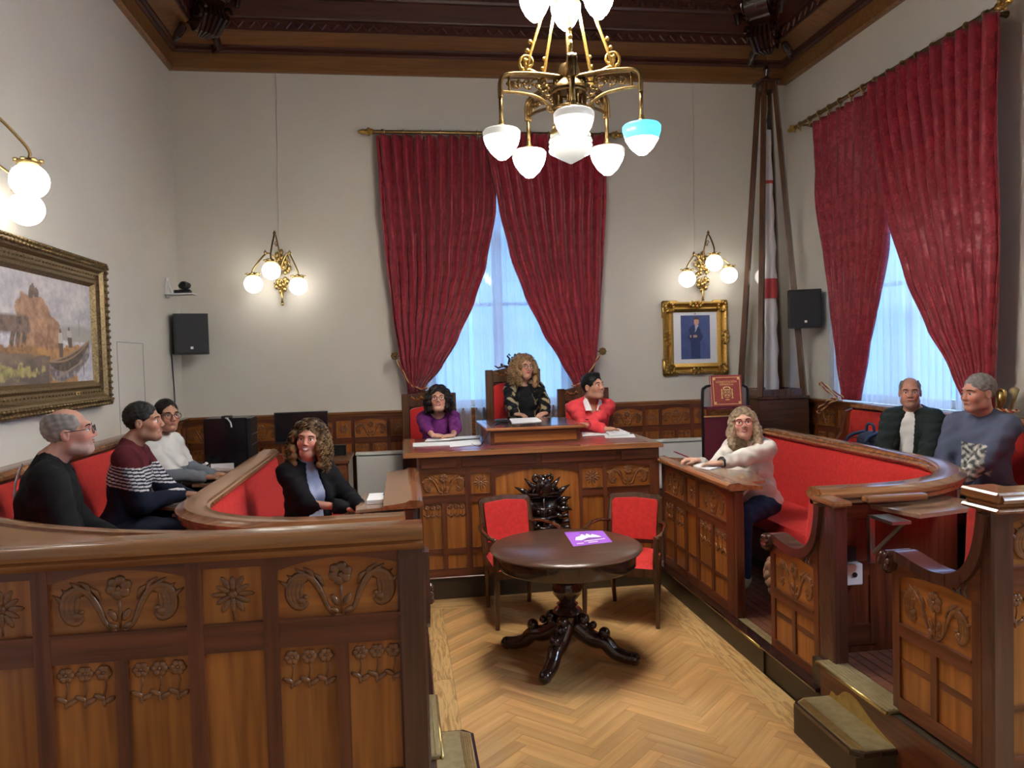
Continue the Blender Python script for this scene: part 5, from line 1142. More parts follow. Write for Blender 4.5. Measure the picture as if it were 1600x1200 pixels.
flag_seg('lower_cloth', 1.50, 2.60, 'white_flag'); flag_seg('red_band', 2.60, 2.83, 'red_flag', 0.078); flag_seg('upper_cloth', 2.83, 3.93, 'white_flag', 0.072, 2); flag_seg('red_tie', 3.93, 3.97, 'red_flag', 0.074); flag_seg('top_cloth', 3.97, 4.55, 'white_flag', 0.075, 1); flag_seg('dark_ribbon', 4.56, 4.78, 'dark_flag', 0.05)
MB().tube([(fc.x, fc.y, 1.48), (fc.x, fc.y, 4.95)], [0.012, 0.012], 8).build('pole', 'brass', fg)

# ------------------------------------------------------------------ book on its stand
bs = thing('book_stand', (3.32, 7.62, Z1), 'black tubular stand with maroon panel holding the red book', 'stand')
fr_ = cr_spline([(3.07, 7.62, Z1), (3.07, 7.62, 1.0), (3.07, 7.62, 1.54), (3.10, 7.625, 1.625), (3.18, 7.63, 1.645), (3.32, 7.63, 1.647), (3.46, 7.63, 1.645), (3.54, 7.625, 1.625), (3.57, 7.62, 1.54), (3.57, 7.62, 1.0), (3.57, 7.62, Z1)], 5)
MB().tube(fr_, 0.013, 8).build('frame', 'dark_metal', bs, smooth=2)
MB().box((3.085, 7.625, Z1+0.25), (3.555, 7.64, 1.32)).build('panel', 'maroon', bs); MB().box((3.085, 7.632, 1.42), (3.555, 7.645, 1.635)).build('back_sheet', 'grey_plastic', bs); MB().box((3.085, 7.61, 1.315), (3.555, 7.632, 1.328)).build('gilt_strip', 'gilt', bs); MB().box((3.085, 7.52, 1.40), (3.555, 7.64, 1.425)).build('ledge', 'maroon', bs)
bk = thing('red_book', (3.325, 7.57, 1.425), 'large red leather book with gilt border and crest standing on the stand', 'book')
MK = Matrix.Translation((3.325, 7.565, 1.426)) @ Matrix.Rotation(math.radians(-8), 4, 'X')
W2, Hh = 0.168, 0.325
MB(MK).box((-W2, -0.004, 0), (W2, 0.004, Hh), bev=0.003).build('front_cover', 'book_leather', bk); MB(MK).box((-W2+0.008, 0.004, 0.006), (W2-0.008, 0.034, Hh-0.006)).build('pages', 'paper', bk); MB(MK).box((-W2, 0.034, 0), (W2, 0.041, Hh), bev=0.003).build('back_cover', 'book_leather', bk)
gb = MB(MK); e = 0.020
for a0, a1, b0, b1 in ((-W2+e, W2-e, e, e+0.006), (-W2+e, W2-e, Hh-e-0.006, Hh-e), (-W2+e, -W2+e+0.006, e, Hh-e), (W2-e-0.006, W2-e, e, Hh-e)): gb.box((a0, -0.0058, b0), (a1, -0.004, b1))
for sx in (-1, 1):
    for sz in (0, 1): x, z = sx*(W2-e-0.016), (e+0.016 if not sz else Hh-e-0.016); gb.box((x-0.013, -0.0058, z-0.013), (x+0.013, -0.004, z+0.013))
gb.build('gilt_border', 'gilt', bk)
cs = MB(MK); zc = 0.128                                  # crest: crown, quartered shield, two pillars, ribbon
for k in range(7): a = math.radians(180-k*30); cs.ball((0.036*math.cos(a), -0.005, zc+0.058+0.016*math.sin(a)), (0.008, 0.002, 0.009), 6, 4)
cs.box((-0.036, -0.006, zc+0.044), (0.036, -0.004, zc+0.050))
sh = [(-0.034, 0.040), (0.034, 0.040), (0.034, -0.012), (0.022, -0.032), (0.0, -0.042), (-0.022, -0.032), (-0.034, -0.012)]
for i in range(len(sh)): (a, b_), (c_, d_) = sh[i], sh[(i+1) % len(sh)]; cs.tube([(a, -0.005, zc+b_), (c_, -0.005, zc+d_)], 0.0024, 5)
cs.box((-0.001, -0.0058, zc-0.04), (0.001, -0.004, zc+0.04)); cs.box((-0.034, -0.0058, zc+0.002), (0.034, -0.004, zc+0.004))
for x, z in ((-0.017, 0.02), (0.017, 0.02), (-0.015, -0.013), (0.015, -0.013)): cs.ball((x, -0.005, zc+z), (0.008, 0.002, 0.011), 6, 4)
for s in (-1, 1):
    cs.box((s*0.056-0.005, -0.0058, zc-0.038), (s*0.056+0.005, -0.004, zc+0.034)); cs.ball((s*0.056, -0.005, zc+0.044), (0.009, 0.002, 0.009), 6, 4); cs.box((s*0.056-0.011, -0.0058, zc-0.046), (s*0.056+0.011, -0.004, zc-0.038)); cs.tube([(s*0.044, -0.005, zc+0.012), (s*0.068, -0.005, zc+0.0)], 0.0028, 5)
cs.box((-0.022, -0.0058, zc-0.064), (0.022, -0.004, zc-0.055)); cs.build('crest', 'gilt', bk)
def lettering(txt, size, M, mt, parent, nm='lettering', width=None):
    cu = bpy.data.curves.new(nm, 'FONT'); cu.body = txt; cu.size = size; cu.align_x = 'CENTER'; cu.extrude = 0.0006
    o = bpy.data.objects.new(nm, cu); COL.objects.link(o); dg = bpy.context.evaluated_depsgraph_get(); me = bpy.data.meshes.new_from_object(o.evaluated_get(dg)); bpy.data.objects.remove(o)
    me.materials.clear(); me.materials.append(MATS[mt]); return inst(nm, me, M, parent)
FX = Matrix.Rotation(math.radians(90), 4, 'X')
lettering('CONSTITUCIÓN', 0.030, MK @ Matrix.Translation((0, -0.0052, 0.245)) @ FX, 'gilt', bk); lettering('ESPAÑOLA', 0.030, MK @ Matrix.Translation((0, -0.0052, 0.218)) @ FX, 'gilt', bk)

# ------------------------------------------------------------------ loudspeakers, conference camera, heaters
def speaker(loc, rz, label):
    t = thing('loudspeaker', loc, label, 'loudspeaker', rz=rz)
    M = Matrix.Translation(loc) @ Matrix.Rotation(rz, 4, 'Z')
    b = MB(M); b.prism([(-0.17, -0.15), (0.17, -0.15), (0.17, 0.02), (0.09, 0.15), (-0.09, 0.15), (-0.17, 0.02)], 0.0, 0.435, lambda u, v, d: (u, v, d)); b.build('cabinet', 'black_plastic', t)
    MB(M).box((-0.158, -0.158, 0.014), (0.158, -0.149, 0.421), bev=0.006).build('grille', 'speaker_black', t)
    MB(M).box((-0.014, -0.1605, 0.058), (0.014, -0.158, 0.084)).build('badge', 'silver', t)
    MB(M).tube([(0, 0.12, 0.22), (0, 0.24, 0.22)], 0.02, 8).build('bracket', 'dark_metal', t)
    return t
sl = at_y(285, 553, 8.62); sp = speaker((sl.x+0.07, 8.70, 2.115), math.radians(18), 'black wall loudspeaker in the left corner under the camera')
MB().tube(cr_spline([at_x(268, 553, XL+0.06), at_x(270, 580, XL+0.05), at_x(273, 622, XL+0.05), at_x(276, 700, XL+0.10)], 5), 0.007, 6).build('cable', 'black_plastic', sp)
sr = at_y(1262, 515, 8.3); speaker((sr.x-0.06, 8.28, 2.235), math.radians(-20), 'black wall loudspeaker beside the right window curtain')
cp = at_y(289, 459, 8.55)
pc = thing('conference_camera', cp[:], 'small black conference camera on a white wall shelf', 'camera')
MB().lathe([(0, 0.0), (0.075, 0.0), (0.07, 0.03), (0.05, 0.045), (0, 0.05)], 20, cp, 1, 0.8).build('base', 'black_plastic', pc, smooth=True)
MB().box(cp+Vector((-0.105, -0.03, 0.003)), cp+Vector((-0.03, 0.05, 0.04)), bev=0.006).build('rear_box', 'black_plastic', pc)
b = MB(); b.ball(cp+Vector((0, 0, 0.085)), (0.066, 0.05, 0.04), 14, 10); b.tube([cp+Vector((0, -0.0, 0.09)), cp+Vector((0, -0.065, 0.09))], [0.042, 0.036], 14); b.build('camera_head', 'black_plastic', pc, smooth=2)
MB().ball(cp+Vector((0, -0.064, 0.09)), (0.024, 0.008, 0.024), 12, 8).build('lens', 'screen_black', pc)
wx = XL+0.004
ws = thing('wall_shelf', (wx, 8.55, cp.z-0.02), 'small white bracket shelf under the conference camera', 'shelf')
MB().box((wx, 8.44, cp.z-0.012), (cp.x+0.10, 8.66, cp.z-0.001)).build('plate', 'white_plastic', ws); MB().box((wx, 8.50, cp.z-0.04), (wx+0.012, 8.60, cp.z+0.17)).build('upright', 'white_plastic', ws); MB().tube([(wx+0.01, 8.55, cp.z+0.15), (wx+0.06, 8.55, cp.z+0.0)], 0.006, 6).build('brace', 'white_plastic', ws)
def heater(x0, x1, label):
    t = thing('radiator', ((x0+x1)/2, 8.83, Z2), label, 'radiator')
    MB().box((x0, 8.78, Z2+0.05), (x1, 8.885, 0.925), bev=0.008).build('body', 'radiator', t); MB().box((x0-0.01, 8.765, 0.935), (x1+0.01, 8.895, 0.965), bev=0.006).build('top_grille', 'radiator', t); MB().box((x0+0.02, 8.80, 0.92), (x1-0.02, 8.88, 0.937)).build('vent_slot', 'dark_metal', t)
    for x in (x0+0.06, x1-0.09): MB().box((x, 8.80, Z2), (x+0.03, 8.87, Z2+0.06)).build('foot', 'radiator', t)
heater(-0.545, -0.03, 'white flat radiator left of the presiding desk'); heater(2.55, 3.62, 'white flat radiator behind the right hand benches')
# flush cupboard door in the left wall, only a hairline joint shows
b = MB()
for p, q_ in (((7.05, 1.42), (7.05, 2.22)), ((7.05, 2.22), (7.72, 2.22)), ((7.72, 2.22), (7.72, 1.42))): b.tube([(XL+0.001, p[0], p[1]), (XL+0.001, q_[0], q_[1])], 0.003, 4)
b.build('door_joint', 'grey_plastic', wall_left)

# ------------------------------------------------------------------ office corner behind the left benches
cr = thing('credenza', (-1.0, 8.13, Z2), 'plain brown office cabinet carrying the monitor', 'cabinet')
MB().box((-1.46, 7.80, Z2), (-0.565, 8.46, 0.985)).build('body', 'cabinet', cr); MB().box((-1.48, 7.77, 0.985), (-0.55, 8.48, 1.012)).build('top', 'cabinet', cr)
for x in (-1.44, -1.0): MB().box((x, 7.788, Z2+0.06), (x+0.41, 7.80, 0.965)).build('door', 'cabinet', cr)
mo = thing('monitor', (-1.06, 8.15, 1.012), 'black flat computer monitor on the brown cabinet', 'monitor')
p0, p1 = at_y(428, 645, 8.12), at_y(512, 642, 8.12); zlo = at_y(470, 693, 8.12).z
MB().box((p0.x, 8.11, zlo), (p1.x, 8.135, p0.z), bev=0.004).build('housing', 'black_plastic', mo); MB().box((p0.x+0.012, 8.106, zlo+0.03), (p1.x-0.012, 8.111, p0.z-0.012)).build('screen', 'screen_black', mo); MB().box((-1.10, 8.14, 1.03), (-1.03, 8.17, 1.2)).build('neck', 'black_plastic', mo); MB().box((-1.19, 8.06, 1.012), (-0.94, 8.24, 1.03), bev=0.005).build('foot', 'black_plastic', mo)
MB().box((-1.36, 7.86, 1.013), (-0.95, 7.99, 1.032), bev=0.005).build('keyboard', 'black_plastic', label='black keyboard in front of the monitor', cat='keyboard')
e = thing('speaker_box', (-0.68, 8.30, 1.012), 'small dark electronic box with metal frame at the end of the cabinet', 'device'); MB().box((-0.74, 8.24, 1.013), (-0.62, 8.36, 1.12), bev=0.006).build('body', 'dark_metal', e); MB().tube([(-0.745, 8.235, 1.013), (-0.745, 8.235, 1.125), (-0.615, 8.235, 1.125), (-0.615, 8.235, 1.013)], 0.005, 6).build('frame', 'steel', e)
tbk = thing('equipment_table', (-1.85, 7.95, Z2), 'low black table carrying the black equipment case', 'table')
MB().box((-2.28, 7.40, 0.90), (-1.50, 8.35, 0.93)).build('top', 'black_plastic', tbk); MB().box((-2.26, 7.42, 0.50), (-1.52, 7.44, 0.90)).build('modesty_panel', 'black_plastic', tbk)
for x in (-2.25, -1.56):
    for y in (7.44, 8.28): MB().box((x, y, Z2), (x+0.04, y+0.04, 0.90)).build('leg', 'black_plastic', tbk)
lp = [at_y(329, 725, 7.415), at_y(366, 741, 7.415)]
b = MB(); b.box((lp[0].x, 7.416, lp[1].z), (lp[1].x, 7.4195, lp[0].z)); b.build('notice_sheet', 'paper', label='white printed notice taped to the front of the black table', cat='notice')
bc0, bc1 = at_y(317, 655, 7.80), at_y(385, 652, 7.80); zb_ = at_y(350, 707, 7.8).z
eq = thing('equipment_case', ((bc0.x+bc1.x)/2, 7.95, 0.95), 'large black equipment case beside the monitor', 'equipment case')
MB().box((bc0.x, 7.80, 0.985), (bc1.x, 8.15, bc0.z), bev=0.01).build('case', 'screen_black', eq); MB().box((bc1.x, 7.82, 0.985), (bc1.x+0.035, 8.14, bc0.z-0.01)).build('side_cover', 'black_plastic', eq)
for z in (1.20, 1.30): MB().box((bc1.x+0.033, 7.84, z), (bc1.x+0.040, 8.12, z+0.006)).build('groove', 'grey_plastic', eq)
MB().box((bc0.x+0.16, 7.83, bc0.z), (bc1.x-0.16, 7.95, bc0.z+0.02), bev=0.005).build('handle', 'black_plastic', eq); MB().box((bc1.x-0.20, 7.795, bc0.z-0.005), (bc1.x-0.165, 7.81, bc0.z+0.012)).build('latch', 'silver', eq); MB().tube(cr_spline([(bc1.x-0.18, 7.79, bc0.z), (bc1.x-0.15, 7.785, bc0.z-0.04), (bc1.x-0.14, 7.785, bc0.z-0.09)], 4), 0.008, 6).build('tag_cord', 'paper', eq)
lt = thing('laptop', (-1.78, 7.74, 0.93), 'closed dark laptop lying in front of the black case', 'laptop'); MB().box((bc0.x-0.05, 7.63, 0.931), (bc1.x-0.02, 7.80, 0.955), bev=0.006).build('base', 'dark_metal', lt); MB().box((bc0.x-0.03, 7.635, 0.956), (bc1.x-0.03, 7.80, 0.975), bev=0.005).build('lid', 'grey_plastic', lt)
psx = at_y(307, 712, 7.55)
ps = thing('power_strip', (-2.12, 7.55, 0.93), 'white power strip with tangled cables and plugs', 'power strip')
psx.z = 1.0; M = Matrix.Translation((psx.x, 7.56, psx.z)) @ Matrix.Rotation(math.radians(-35), 4, 'Y')
MB(M).box((-0.12, -0.03, -0.025), (0.12, 0.03, 0.025), bev=0.008).build('strip', 'white_plastic', ps)
for k in range(3): MB(M).box((-0.09+0.07*k, -0.05, 0.0), (-0.05+0.07*k, 0.02, 0.06), bev=0.008).build('plug', 'white_plastic' if k % 2 else 'black_plastic', ps)
for k, c_ in enumerate(('white_plastic', 'black_plastic', 'white_plastic', 'black_plastic')):
    st = Vector((psx.x-0.08+0.05*k, 7.53, psx.z+0.04)); MB().tube(cr_spline([st, st+Vector((0.05, -0.03, 0.03)), st+Vector((0.08-0.05*k, -0.02, -0.1)), st+Vector((0.02, 0.02, -0.26)), st+Vector((0.12-0.03*k, 0.05, -0.4))], 6), 0.006, 6).build('cable', c_, ps)

# ------------------------------------------------------------------ folding writing flaps, papers, bags
def quad_slab(nm, px, z, th, mt, parent=None, **kw):
    P = [at_z(x, y, z) for x, y in px]; mb = MB()
    mb.add([p for p in P]+[p-Vector((0, 0, th)) for p in P], [(0, 1, 2, 3), (7, 6, 5, 4), (0, 4, 5, 1), (1, 5, 6, 2), (2, 6, 7, 3), (3, 7, 4, 0)]); return mb.build(nm, mt, parent, **kw)
def flap(corners, z, wall, label, brace=True):
    """wall = (edge point on the joinery, direction into the board)"""
    P = [at_z(x, y, z) for x, y in corners]; c = sum(P, Vector((0, 0, 0)))/4
    t = thing('writing_flap', c[:], label, 'writing flap')
    quad_slab('board', corners, z, 0.022, 'shelf_top', t)
    if brace:
        a, d = Vector(wall[0]), Vector(wall[1]); a.z = z-0.03
        MB().box(a+Vector((-0.015, -0.015, -0.26)), a+Vector((0.015, 0.015, 0.0))).build('wall_bar', 'steel', t); MB().tube([a-Vector((0, 0, 0.22)), a+d*0.20+Vector((0, 0, -0.01))], 0.013, 6, flat=(Vector((0, 1, 0)), 0.5)).build('brace', 'steel', t); MB().box(a+Vector((-0.012, -0.012, -0.012)), a+Vector((0.012, 0.012, 0.005))+d*0.24).build('support_bar', 'steel', t)
    return t
flap([(1346, 786), (1437, 804), (1552, 789), (1462, 771)], 1.118, (Vector((2.49, 3.835, 1.1)), Vector((0.35, -0.9, 0))), 'empty writing flap with shiny top on a steel bracket beside the near upper entry')
flap([(1090, 722), (1145, 757), (1196, 750), (1140, 715)], 1.04, (Vector((2.29, 5.3, 1)), Vector((1, 0, 0))), 'writing flap under the arms of the woman in white')
flap([(556, 797), (567, 772), (632, 767), (641, 789)], 1.02, (Vector((-0.02, 5.5, 1)), Vector((-1, 0, 0))), 'writing flap with papers beside the laughing woman')
flap([(1448, 757), (1478, 760), (1492, 741), (1462, 733)], 1.06, (Vector((3.68, 5.0, 1)), Vector((1, 0, 0))), 'narrow writing flap with notebooks before the man in grey-blue shirt')
flap([(225, 790), (296, 795), (322, 778), (262, 772)], 1.05, (Vector((-1.30, 5.3, 1)), Vector((-1, 0, 0))), 'writing flap with blue folder before the man in striped sweater')
flap([(300, 757), (330, 757), (372, 733), (335, 730)], 1.05, (Vector((-1.30, 6.4, 1)), Vector((-1, 0, 0))), 'writing flap with device before the woman in grey and white sweater')
MB().box(at_y(1350, 782, 3.84)-Vector((0, 0.03, 0.012)), at_y(1446, 770, 3.84)+Vector((0, 0.03, 0.0)), bev=0.008).build('ledge', 'rail_x', label='short wooden ledge fixed behind the empty writing flap', cat='ledge')
def papers(nm, px, z, th, mt, label, cat, parts=()):
    t = thing(nm, (sum((at_z(x, y, z) for x, y in px), Vector((0, 0, 0)))/4)[:], label, cat); quad_slab('sheet', px, z+th, th, mt, t)
    for pn, p2, z2, t2, m2 in parts: quad_slab(pn, p2, z2, t2, m2, t)
    return t
papers('folder', [(216, 784), (296, 778), (306, 770), (232, 775)], 1.052, 0.012, 'blue_card', 'blue folder with white papers beside the man in striped sweater', 'folder', [('papers', [(219, 782), (293, 777), (303, 769), (236, 774)], 1.072, 0.008, 'paper')])
papers('tablet_computer', [(318, 751), (345, 747), (353, 742), (328, 744)], 1.052, 0.012, 'screen_black', 'dark tablet on the flap before the woman with glasses', 'tablet')
papers('paper_stack', [(573, 782), (626, 779), (627, 768), (577, 771)], 1.022, 0.028, 'paper', 'stack of white papers with purple edge on the left writing flap', 'papers', [('purple_sheet', [(597, 773), (625, 769), (626, 766), (604, 770)], 1.053, 0.002, 'purple_ink')])
papers('documents', [(645, 697), (703, 695), (702, 690), (645, 692)], 1.238, 0.006, 'paper', 'white documents on the desk before the woman in purple', 'papers', [('bright_sheet', [(703, 698), (752, 694), (750, 686), (702, 690)], 1.244, 0.004, 'paper')])
papers('magazine', [(664, 690), (704, 688), (704, 684), (668, 686)], 1.238, 0.012, 'grey_fabric', 'folded magazine under the hands of the woman in purple', 'magazine', [('cover', [(664, 689), (750, 684), (750, 680), (668, 685)], 1.253, 0.003, 'paper')])
papers('notebook', [(910, 680), (952, 678), (942, 671), (908, 673)], 1.238, 0.010, 'paper', 'open notebook before the man in coral sweater', 'notebook', [('right_page', [(952, 678), (984, 676), (966, 669), (942, 671)], 1.262, 0.018, 'paper'), ('cover', [(912, 682), (954, 680), (944, 673), (910, 675)], 1.239, 0.003, 'maroon')])
papers('loose_sheet', [(946, 684), (993, 683), (990, 678), (944, 680)], 1.238, 0.002, 'paper', 'single white sheet on the desk beside the open notebook', 'paper')
papers('desk_papers', [(800, 660), (846, 657), (838, 652), (796, 654)], 1.3925, 0.008, 'paper', 'white papers on the raised reading box', 'papers')
papers('notepad', [(1083, 727), (1110, 733), (1128, 729), (1100, 722)], 1.10, 0.012, 'paper', 'white notepad on the writing rail before the woman in white', 'notepad')
papers('notebooks', [(1456, 757), (1472, 759), (1484, 742), (1472, 740)], 1.062, 0.014, 'paper', 'white notebooks stacked on the narrow writing flap', 'notebooks', [('black_cover', [(1448, 760), (1466, 762), (1474, 756), (1458, 752)], 1.066, 0.012, 'black_plastic'), ('dark_strap', [(1464, 758), (1466, 758), (1480, 741), (1478, 741)], 1.080, 0.003, 'dark_metal')])
mc = at_z(784, 660, 1.395)
mi = thing('desk_microphone', (mc.x, mc.y, 1.3925), 'small black conference microphone on the raised reading box', 'microphone'); MB().box(mc+Vector((-0.06, -0.05, -0.002)), mc+Vector((0.06, 0.06, 0.03)), bev=0.01).build('base', 'black_plastic', mi); MB().tube(cr_spline([mc+Vector((0.03, 0, 0.03)), mc+Vector((0.04, 0.0, 0.08)), mc+Vector((0.03, -0.03, 0.12))], 4), 0.005, 6).build('gooseneck', 'black_plastic', mi); MB().ball(mc+Vector((0.03, -0.03, 0.125)), 0.013, 8, 6).build('capsule', 'black_plastic', mi)
MB().tube(cr_spline([mc+Vector((-0.02, -0.05, 0.0)), mc+Vector((-0.08, -0.18, 0.003)), Vector((0.72, 6.535, 1.37)), Vector((0.64, 6.55, 1.245)), Vector((0.58, 6.7, 1.243))], 6), 0.005, 6).build('cable', 'black_plastic', mi)
# white and black sockets on the inner bench post
so = thing('socket_box', (2.40, 3.92, 0.7), 'white surface-mounted socket box on the bench post', 'socket'); s0, s1 = at_y(1314, 882, 3.91), at_y(1347, 913, 3.91)
MB().box((s0.x, 3.90, s1.z), (s1.x, 3.953, s0.z), bev=0.005).build('box', 'white_plastic', so); MB().lathe([(0, 0), (0.014, 0), (0.014, 0.006), (0, 0.006)], 16).build('knob', 'black_plastic', so).matrix_basis = Matrix.Translation(((s0.x+s1.x)/2+0.012, 3.90, (s0.z+s1.z)/2)) @ Matrix.Rotation(math.radians(90), 4, 'X')
MB().box((s0.x+0.01, 3.925, s0.z+0.01), (s1.x-0.02, 3.953, s0.z+0.085), bev=0.004).build('black_socket', 'black_plastic', label='black power socket above the white socket box', cat='socket')
def backpack():
    c = at_x(1357, 680, 4.28); c = Vector((4.25, c.y-0.12, 0.79)); t = thing('backpack', c[:], 'navy blue backpack standing on the right wall bench', 'backpack')
    b = MB()
    def body(i, j):
        a = 2*math.pi*i; z = j; w = 0.17*(1-0.15*z**3)*(1 if z < 0.99 else 0.3); d = 0.13*(1-0.35*z**2)*(1 if z < 0.99 else 0.3)
        sq = lambda v: math.copysign(abs(v)**0.6, v)
        return Vector((c.x+d*sq(math.cos(a)), c.y+w*sq(math.sin(a)), c.z+0.44*z-0.05*0))
    b.grid(body, 28, 12); b.add([body(i/28, 1) for i in range(28)], [tuple(range(28))]); b.build('body', 'backpack', t, smooth=2)
    b = MB(); b.box((c.x-0.17, c.y-0.12, c.z+0.02), (c.x-0.08, c.y+0.15, c.z+0.33), bev=0.03); b.build('front_pocket', 'backpack_grey', t, smooth=True)
    b = MB(); b.tube(cr_spline([(c.x-0.03, c.y-0.06, c.z+0.43), (c.x-0.03, c.y-0.04, c.z+0.50), (c.x-0.03, c.y+0.04, c.z+0.50), (c.x-0.03, c.y+0.06, c.z+0.43)], 5), 0.013, 6); b.build('handle', 'backpack', t, smooth=2)
    for s in (-1, 1): MB().tube(cr_spline([(c.x-0.02, c.y-0.14*0+s*0.10, c.z+0.43), (c.x-0.16, c.y+s*0.14, c.z+0.38), (c.x-0.20, c.y+s*0.16, c.z+0.2), (c.x-0.13, c.y+s*0.16, c.z+0.04)], 5), 0.016, 6).build('strap', 'backpack', t, smooth=2)
    MB().tube(cr_spline([(c.x-0.13, c.y-0.15, c.z+0.36), (c.x-0.168, c.y, c.z+0.39), (c.x-0.13, c.y+0.15, c.z+0.36)], 5), 0.006, 5).build('zip', 'dark_metal', t)
backpack()
fb = at_x(1192, 880, 2.72); fz = thing('fleece_bag', (2.72, 4.75, Z1), 'brown fleece bag on the floor behind the scroll arm', 'bag')
b = MB(); rnd = random.Random(3)
for k in range(70):
    a, h = rnd.random()*6.283, rnd.random(); r = 0.115*math.sqrt(max(0.05, 1-(2*h-1)**2)); b.ball((2.42+r*math.cos(a)*0.9, 4.66+r*math.sin(a)*1.1, Z1+0.36+0.14*(2*h-1)+0.0), 0.035, 6, 5)
b.ball((2.42, 4.66, Z1+0.36), (0.10, 0.12, 0.14), 12, 8); b.tube([(2.42, 4.66, Z1), (2.42, 4.66, Z1+0.3)], 0.08, 10); b.build('bag_body', 'fleece', fz, smooth=2)
hb_ = at_x(432, 785, -0.98); hg_ = thing('handbag', (-0.95, hb_.y, 0.61), 'grey and black bag with strap on the left front bench', 'bag')
b = MB(); b.box((-1.05, hb_.y-0.12, 0.612), (-0.88, hb_.y+0.12, 0.82), bev=0.03); b.build('bag_body', 'black_plastic', hg_, smooth=True); MB().tube(cr_spline([(-0.9, hb_.y-0.1, 0.80), (-0.88, hb_.y-0.05, 0.98), (-0.9, hb_.y+0.05, 1.02), (-0.92, hb_.y+0.1, 0.8)], 6), 0.02, 6, flat=(Vector((1, 0, 0)), 0.4)).build('strap', 'grey_fabric', hg_, smooth=2); MB().box((-0.895, hb_.y-0.08, 0.72), (-0.87, hb_.y-0.02, 0.83)).build('card', 'paper', hg_)

